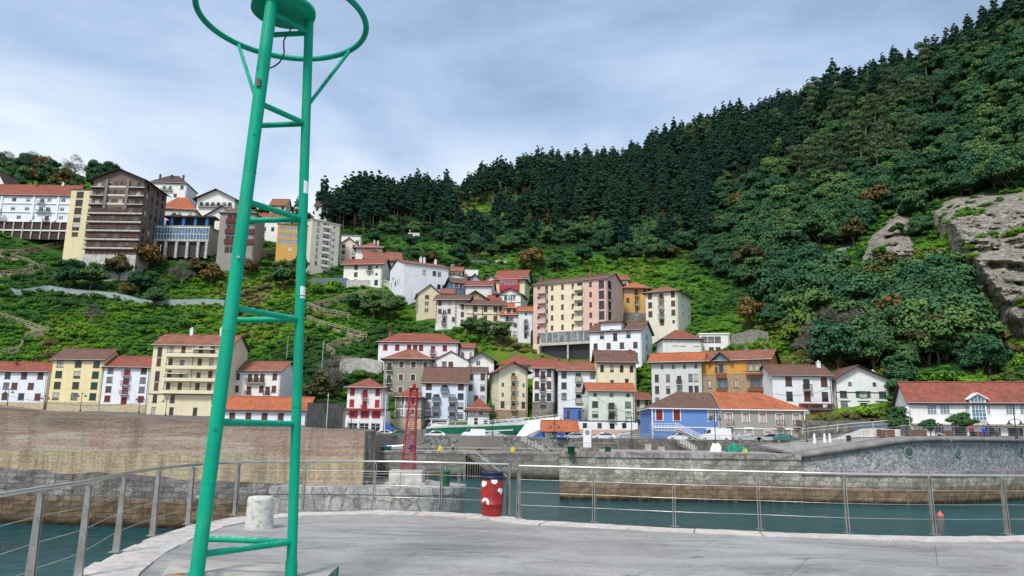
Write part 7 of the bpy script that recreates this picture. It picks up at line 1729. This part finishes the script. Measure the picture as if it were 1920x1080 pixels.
for px, sc_, lb in ((1745, .62, 'low spiky shrub in front of the harbour hall'), (1806, .85, 'round green shrub beside the person in red')):
    p_ = P(px, 815, 103); r_ = empty('shrub', (p_.x, p_.y, zpro), 0, lb, 'shrub'); r_.scale = (sc_*.6, sc_*.6, sc_*.5); link('crown', TREE[('olive', 0)][0], r_).data = TREE[('leaf', 1)][0]; link('trunk', TREE[('leaf', 1)][1], r_)
for px, d in ((1528, 104), (1547, 103), (1557, 103.5)): w = MB(); w.lathe([(.2,0),(.22,.6),(.12,1.3),(.1,1.5),(.02,1.6)], 12); tag(w.build('mooring_post', M['white'], None, P(px, 835, d)), 'white pointed posts between the grey house and the promenade', 'post', 'white pointed posts')
bin_(1592, 833, 101, 1.2, .3, M['dark'], 'dark slim litter bin on the sloping path'); bin_(1694, 817, 96, 1.35, .3, M['slate'], 'grey litter bin at the start of the level promenade')
for py, lb in ((768, 'upper round white dish on the corner of the harbour hall'), (781, 'lower round white dish on the corner of the harbour hall')):
    w = MB(); w.lathe([(.5,0),(.35,.1),(.02,.16)], 18); w.tube([(0,0,.14),(0,0,.6)], .05, 6); o_ = w.build('satellite_dish', M['white'], None, P(1702, py, 116)); o_.rotation_euler = (R(80), 0, .3); tag(o_, lb, 'dish')
# ------------------------------------------------------------------ people on the promenade
M['skin'] = simple('skin', (.45,.27,.2), .6)
def skinned(name, verts, edges, radii, mat, parent, rootv=0, sub=2):
    me = bpy.data.meshes.new(name); me.from_pydata(verts, edges, []); me.materials.append(mat); o = link(name, me, parent)
    sk = o.modifiers.new('skin', 'SKIN'); lay = me.skin_vertices[0] if len(me.skin_vertices) else None
    for i, r_ in enumerate(radii): lay.data[i].radius = (r_, r_)
    lay.data[rootv].use_root = True
    sb = o.modifiers.new('sub', 'SUBSURF'); sb.levels = sb.render_levels = sub
    return o
def skin_obj(name, verts, edges, radii, mat, parent):
    me = bpy.data.meshes.new(name); me.from_pydata(verts, edges, []); me.materials.append(mat); o = link(name, me, parent)
    sk = o.modifiers.new('skin', 'SKIN')
    if not me.skin_vertices:
        bm = bmesh.new(); bm.from_mesh(me); bm.verts.layers.skin.verify(); bm.to_mesh(me); bm.free()
    for i, r_ in enumerate(radii): me.skin_vertices[0].data[i].radius = r_ if isinstance(r_, tuple) else (r_, r_)
    me.skin_vertices[0].data[0].use_root = True
    sb = o.modifiers.new('sub', 'SUBSURF'); sb.levels = sb.render_levels = 2; return o
def person(px, d, rz, top, legs_, label, H=1.7, stride=.12, arm='down', hair=(.03,.02,.015)):
    p_ = P(px, 817, d); p_.z = zpro; e_ = empty('person', p_, rz, label, 'person', 'people on the promenade'); e_.scale = (H/1.7,)*3
    tm, lm, hm_ = simple('jacket', top, .9), simple('trousers', legs_, .9), simple('hair', hair, .9); s = stride
    fw = .0 if arm == 'down' else .22
    v = [(0,0,.92),(0,0,1.15),(0,0,1.38),(0,0,1.47),(0,-.01,1.56),(0,-.015,1.66),(-.1,0,.88),(-.12,-s*.4,.48),(-.12,s*.3-s,.09),(-.12,-s-.1,.04),(.1,0,.88),(.12,s*.4,.48),(.12,s,.09),(.12,s-.12,.04),(-.19,0,1.38),(-.25,.02,1.1),(-.24,-fw-.05,.88),(.19,0,1.38),(.25,.02,1.1),(.24,-fw-.05,.88),(-.24,-fw-.07,.80),(.24,-fw-.07,.80)]
    ed = [(0,1),(1,2),(2,3),(3,4),(4,5),(0,6),(6,7),(7,8),(8,9),(0,10),(10,11),(11,12),(12,13),(2,14),(14,15),(15,16),(2,17),(17,18),(18,19),(16,20),(19,21)]
    rd = [.13,.13,.12,.055,.085,.085,.085,.06,.042,.04,.085,.06,.042,.04,.06,.045,.033,.06,.045,.033,.032,.032]
    skin_obj('body', v, ed, rd, M['skin'], e_)
    skin_obj('jacket', [(0,0,.86),(0,0,1.1),(0,0,1.36),(0,0,1.44),(-.2,0,1.38),(-.265,.02,1.1),(-.25,-fw-.04,.9),(.2,0,1.38),(.265,.02,1.1),(.25,-fw-.04,.9)], [(0,1),(1,2),(2,3),(2,4),(4,5),(5,6),(2,7),(7,8),(8,9)], [(.19,.15),(.18,.15),(.17,.13),.075,.085,.068,.052,.085,.068,.052], tm, e_)
    skin_obj('trousers', [(0,0,.9),(-.1,0,.84),(-.12,-s*.4,.48),(-.12,-s*.7,.12),(.1,0,.84),(.12,s*.4,.48),(.12,s,.12)], [(0,1),(1,2),(2,3),(0,4),(4,5),(5,6)], [.15,.11,.08,.065,.11,.08,.065], lm, e_)
    w = MB(); w.lathe([(.02,1.77),(.07,1.755),(.102,1.70),(.108,1.64),(.10,1.60)], 14, cy=.02, caps=False); w.build('hair', hm_, e_)
    for x in (-.12, .12): w = MB(); y_ = (-s if x < 0 else s); w.box(x-.045, x+.045, y_-.17, y_+.1, 0, .075); w.build('shoe', M['dark'], e_)
    return e_
dp = lambda x: dpp(x)+3
person(1761, dp(1761), 2.9, (.05,.05,.06), (.04,.04,.05), 'person in grey black clothes standing second from the left', 1.75); person(1757, dp(1757)+.6, 2.6, (.14,.11,.10), (.05,.045,.045), 'person in a brown jacket leftmost on the promenade', 1.55); person(1766.5, dp(1766)+.4, 3.4, (.02,.03,.12), (.03,.04,.10), 'person in navy behind the one in grey black', 1.6)
person(1798, dp(1798), 2.0, (.02,.022,.025), (.02,.02,.02), 'person in black striding beside the round green shrub', 1.72, .25)
person(1823, dp(1823), 3.0, (.5,.02,.04), (.04,.02,.03), 'person in a bright red jacket', 1.7, .12, 'fwd'); person(1846, dp(1846), 3.2, (.02,.08,.6), (.02,.05,.3), 'person in a bright blue jacket', 1.65); person(1855, dp(1855), 2.8, (.02,.035,.04), (.02,.03,.04), 'tall person in dark teal next to the blue jacket', 1.85, .15); person(1869, dp(1869)+.5, 3.3, (.12,.15,.14), (.06,.08,.08), 'person in grey green rightmost of the walkers', 1.6)
person(850, 135.6, .4, (.5,.42,.36), (.03,.03,.03), 'person sitting or standing at the edge of the basin ledge', 1.3); bpy.data.objects[C.objects[-1].name]
for o_ in C.objects:
    if o_.get('label') == 'person sitting or standing at the edge of the basin ledge': o_.location.z = 4.66; o_['label'] = 'person in pale top alone on the edge of the basin ledge'; o_['group'] = 'people by the basin'
# ------------------------------------------------------------------ hillside paths with wooden fences, terrace walls
M['path'] = simple('stone_path', (.30,.24,.17), .95, var=.3, sc=1); M['fencew'] = simple('pale_fence_wood', (.42,.35,.25), .85, var=.25, sc=4); M['netf'] = simple('blue_grey_fence_mesh', (.30,.36,.36), .8, var=.2)
def onhill(px, py): p_ = T(px, py); return Vector((p_.x, p_.y, gz(p_.x, p_.y)))
def dense(pts, n=6):
    out = []
    for a_, b_ in zip(pts, pts[1:]):
        for k in range(n): out.append((a_[0]+(b_[0]-a_[0])*k/n, a_[1]+(b_[1]-a_[1])*k/n))
    return out+[pts[-1]]
def path(pts, label, wdt=1.6, up=.7):
    q_ = [onhill(*p_) for p_ in dense(pts)]; w = MB(); 
    for a_, b_ in zip(q_, q_[1:]):
        for s in (0,):
            a1, b1 = a_+Vector((0,-.5,up)), b_+Vector((0,-.5,up)); a2, b2 = a_+Vector((0,wdt,up+.1)), b_+Vector((0,wdt,up+.1))
            w.quad(a1-Vector((0,0,up+1.3)), b1-Vector((0,0,up+1.3)), b1, a1); w.quad(a1, b1, b2, a2)
    tag(w.build('path', M['path']), kind='structure')
    fence([p_+Vector((0,-.35,up)) for p_ in q_[::3]+([q_[-1]] if (len(q_)-1) % 3 else [])], 1.1, label, 'fencew', 2, 2.0, .10, 'wooden_fence', 'fence', barr=.09)
path([(-20, 478), (40, 478), (90, 468), (135, 459)], 'pale wooden fence on the uppermost path at the left edge'); path([(-10, 478), (30, 487), (72, 503)], 'fence on the path slanting down right below the white stilted block')
path([(86, 504), (50, 512), (-20, 518)], 'fence on the path returning to the left edge at mid height'); path([(-20, 588), (30, 605), (82, 627)], 'fence on the lower left path slanting down')
path([(92, 627), (50, 636), (38, 656), (0, 664)], 'fence on the lowest left path with the kink'); 
path([(720, 548), (690, 552), (640, 562), (586, 580)], 'fence on the top leg of the zigzag path in the ravine'); path([(576, 578), (610, 590), (655, 598)], 'fence on the second leg of the ravine zigzag')
path([(576, 602), (620, 618), (688, 634)], 'fence on the long third leg of the ravine zigzag'); path([(682, 636), (640, 646), (612, 658), (628, 666)], 'fence on the lowest leg of the ravine zigzag')
fn = [onhill(*p_)+Vector((0,0,.5)) for p_ in dense([(0, 541), (30, 552), (90, 544), (160, 555), (215, 562), (262, 572), (330, 572), (420, 574)], 4)]
fence(fn, 1.4, 'long blue grey mesh fence crossing the middle of the left slope', 'netf', 1, 4, .05, 'mesh_fence', 'fence')
w = MB(); [w.quad(a_+Vector((0,-.02,-.6)), b_+Vector((0,-.02,-.6)), b_+Vector((0,-.02,1.3)), a_+Vector((0,-.02,1.3))) for a_, b_ in zip(fn, fn[1:])]
mf = [o_ for o_ in C.objects if o_.name.startswith('mesh_fence')][0]; o_ = w.build('mesh_panel', M['netf'], mf); o_.location = -mf.location
def twall(pts, h_, label, mat='stone_g', t=.6, drop=2.5):
    q_ = [onhill(*p_) for p_ in dense(pts, 4)]; w = MB()
    for a_, b_ in zip(q_, q_[1:]):
        a1, b1 = a_+Vector((0,-.6,h_)), b_+Vector((0,-.6,h_)); w.quad(a1-Vector((0,0,h_+drop)), b1-Vector((0,0,h_+drop)), b1, a1); w.quad(a1, b1, b1+Vector((0,t+1,0)), a1+Vector((0,t+1,0)))
    for e_ in (q_[0], q_[-1]): a1 = e_+Vector((0,-.6,h_)); w.quad(a1, a1+Vector((0,t+1,0)), a1+Vector((0,t+1,-h_-drop)), a1-Vector((0,0,h_+drop)))
    tag(w.build('retaining_wall', M[mat] if isinstance(mat, str) else mat), label, 'wall')
twall([(462, 486), (520, 480), (584, 478)], 2.2, 'stone terrace wall below the ochre building'); twall([(637, 700), (680, 700), (716, 706)], 3.6, 'large pale concrete wall on the bank left of the square grey house', 'lconc'); twall([(632, 672), (680, 682), (712, 690)], 1.2, 'sloping grey stone wall below the zigzag path')
twall([(584, 532), (650, 534)], 2.5, 'dark blue wall under the white block at the head of the ravine', 'slate'); twall([(650, 536), (720, 534), (770, 545)], 2.0, 'pale wall supporting the cream and blue houses', 'lconc'); twall([(845, 498), (900, 492), (950, 490)], 1.0, 'faint grey terrace wall on the slope above the roofs', 'lconc')
twall([(1370, 648), (1410, 640), (1440, 644)], 3.0, 'rough stone outcrop wall right of the modern white house'); twall([(575, 806), (640, 802)], 5.0, 'rocky brown bank right of the low white building'); twall([(995, 650), (1000, 640)], 4, 'stone foot under the narrow white house')
B('tiny white hut with a brown roof in the clearing of the wood', 850, 868, 404, 410, WW, 'tile_dk', 'gx', ry=399, rows=['.a'], deep=6); B('half hidden house among ochre trees in the clearing', 924, 948, 378, 388, WW, 'tile_dk', 'gx', ry=372, rows=['w.w'], deep=6); B('small white shed on the garden terraces above the village', 766, 786, 438, 446, WW, 'white', 'flat', rows=['w.'], deep=5)
tree('autumn', 0, 948, 396, 1.5, 'ochre tree beside the half hidden house in the clearing', 'trees and shrubs on the slopes'); tree('autumn', 0, 932, 398, 1.1, 'smaller ochre tree in the clearing of the wood', 'trees and shrubs on the slopes')

# weld beads, clamps and bolts on the green tower
for yy in (1016, 795, 599, 411, 232):
    pass
for i_, zz_ in ((0, ZP+1.9), (1, ZP+2.6), (2, ZP+3.4), (1, ZP+4.3), (0, ZP+3.1), (1, ZP+1.15)):
    q_ = onleg(i_, zz_); r0 = legs[i_][2]; d_ = legs[i_][1].normalized()
    w = MB(); w.tube([Lb(q_-d_*.006), Lb(q_+d_*.006)], r0+.003, 24); w.build('weld_bead', M['enamel'], lt)
q_ = onleg(1, ZP+3.35); w = MB(); w.tube([Lb(q_+Vector((.02,-.05,0))), Lb(q_+Vector((.03,-.085,0)))], .014, 8); w.build('bolt', M['steel'], lt)
q_ = onleg(1, ztop-.95); w = MB(); w.box(-.02, .02, -.09, -.06, -.05, .04); w.build('bracket', M['bframe'], lt, Lb(q_))
# overhead cables across the village
for k_, (x0, y0_, d0_, x1, y1_, d1_, sag) in enumerate(((905, 745, 182, 1105, 742, 158, 1.6), (940, 758, 182, 1060, 735, 180, 1.0), (1120, 745, 158, 1222, 775, 126, 1.2), (1452, 738, 144, 1562, 725, 145, .9), (1562, 742, 145, 1700, 775, 118, 1.8), (0, 738, 166, 285, 753, 164, 1.6), (990, 726, 184, 1050, 732, 183, .6))):
    a_, b_ = P(x0, y0_, d0_), P(x1, y1_, d1_); w = MB(); w.tube([a_.lerp(b_, t/12)-Vector((0, 0, sag*4*(t/12)*(1-t/12))) for t in range(13)], .035, 5)
    tag(w.build('overhead_cable', M['ropec']), ['black cable sagging from the cream gabled house to the mint green house', 'short cable across the white four storey house', 'cable from the mint green house to the blue house', 'cable over the white laundry house', 'cable dropping from the white gabled house to the harbour hall', 'cable strung along the left waterfront row', 'cable between the cream gabled house and its white neighbour'][k_], 'cable')
# laundry under the central balcony of the white house
q_ = P(1500, 757, 144.6); e_ = empty('laundry_line', q_, 0, 'line of dark and red laundry below the balcony of the white house', 'laundry')
w = MB(); w.tube([(0,0,0),(3,0,-.15),(6,0,0)], .02, 5); w.build('line', M['ropec'], e_)
for i in range(12):
    w = MB(); h_ = rnd.uniform(.35, .8); w.box(i*.48+.08, i*.48+rnd.uniform(.35,.46), -.02, .02, -.12-h_, -.1); w.build('cloth', M[rnd.choice(('dark','red','dark','white','navy'))], e_)
# garage doors, ivy covered bank behind the street
twall([(725, 640), (800, 636), (862, 640)], .6, 'low stone wall behind the long white house')
# small clutter along the inner quay: fish boxes and ropes
for k_, (px, d_, zq, nm, lb) in enumerate(((1215, 112, 5.6, 'fish_crate', 'stack of pale fish crates near the retaining wall, first'), (1240, 112, 5.6, 'fish_crate', 'single fish crate right of the first stack'), (870, 140, 4.62, 'fish_crate', 'fish crate on the basin ledge right of the yellow heap'))):
    p_ = P(px, 845, d_); p_.z = zq; w = MB()
    for j in range(3-k_): w.box(-.4, .4, -.25, .25, j*.3, j*.3+.26); w.box(-.43, .43, -.28, .28, j*.3+.261, j*.3+.29)
    tag(w.build(nm, M['lconc'], None, p_, .3*k_), lb, 'crate')
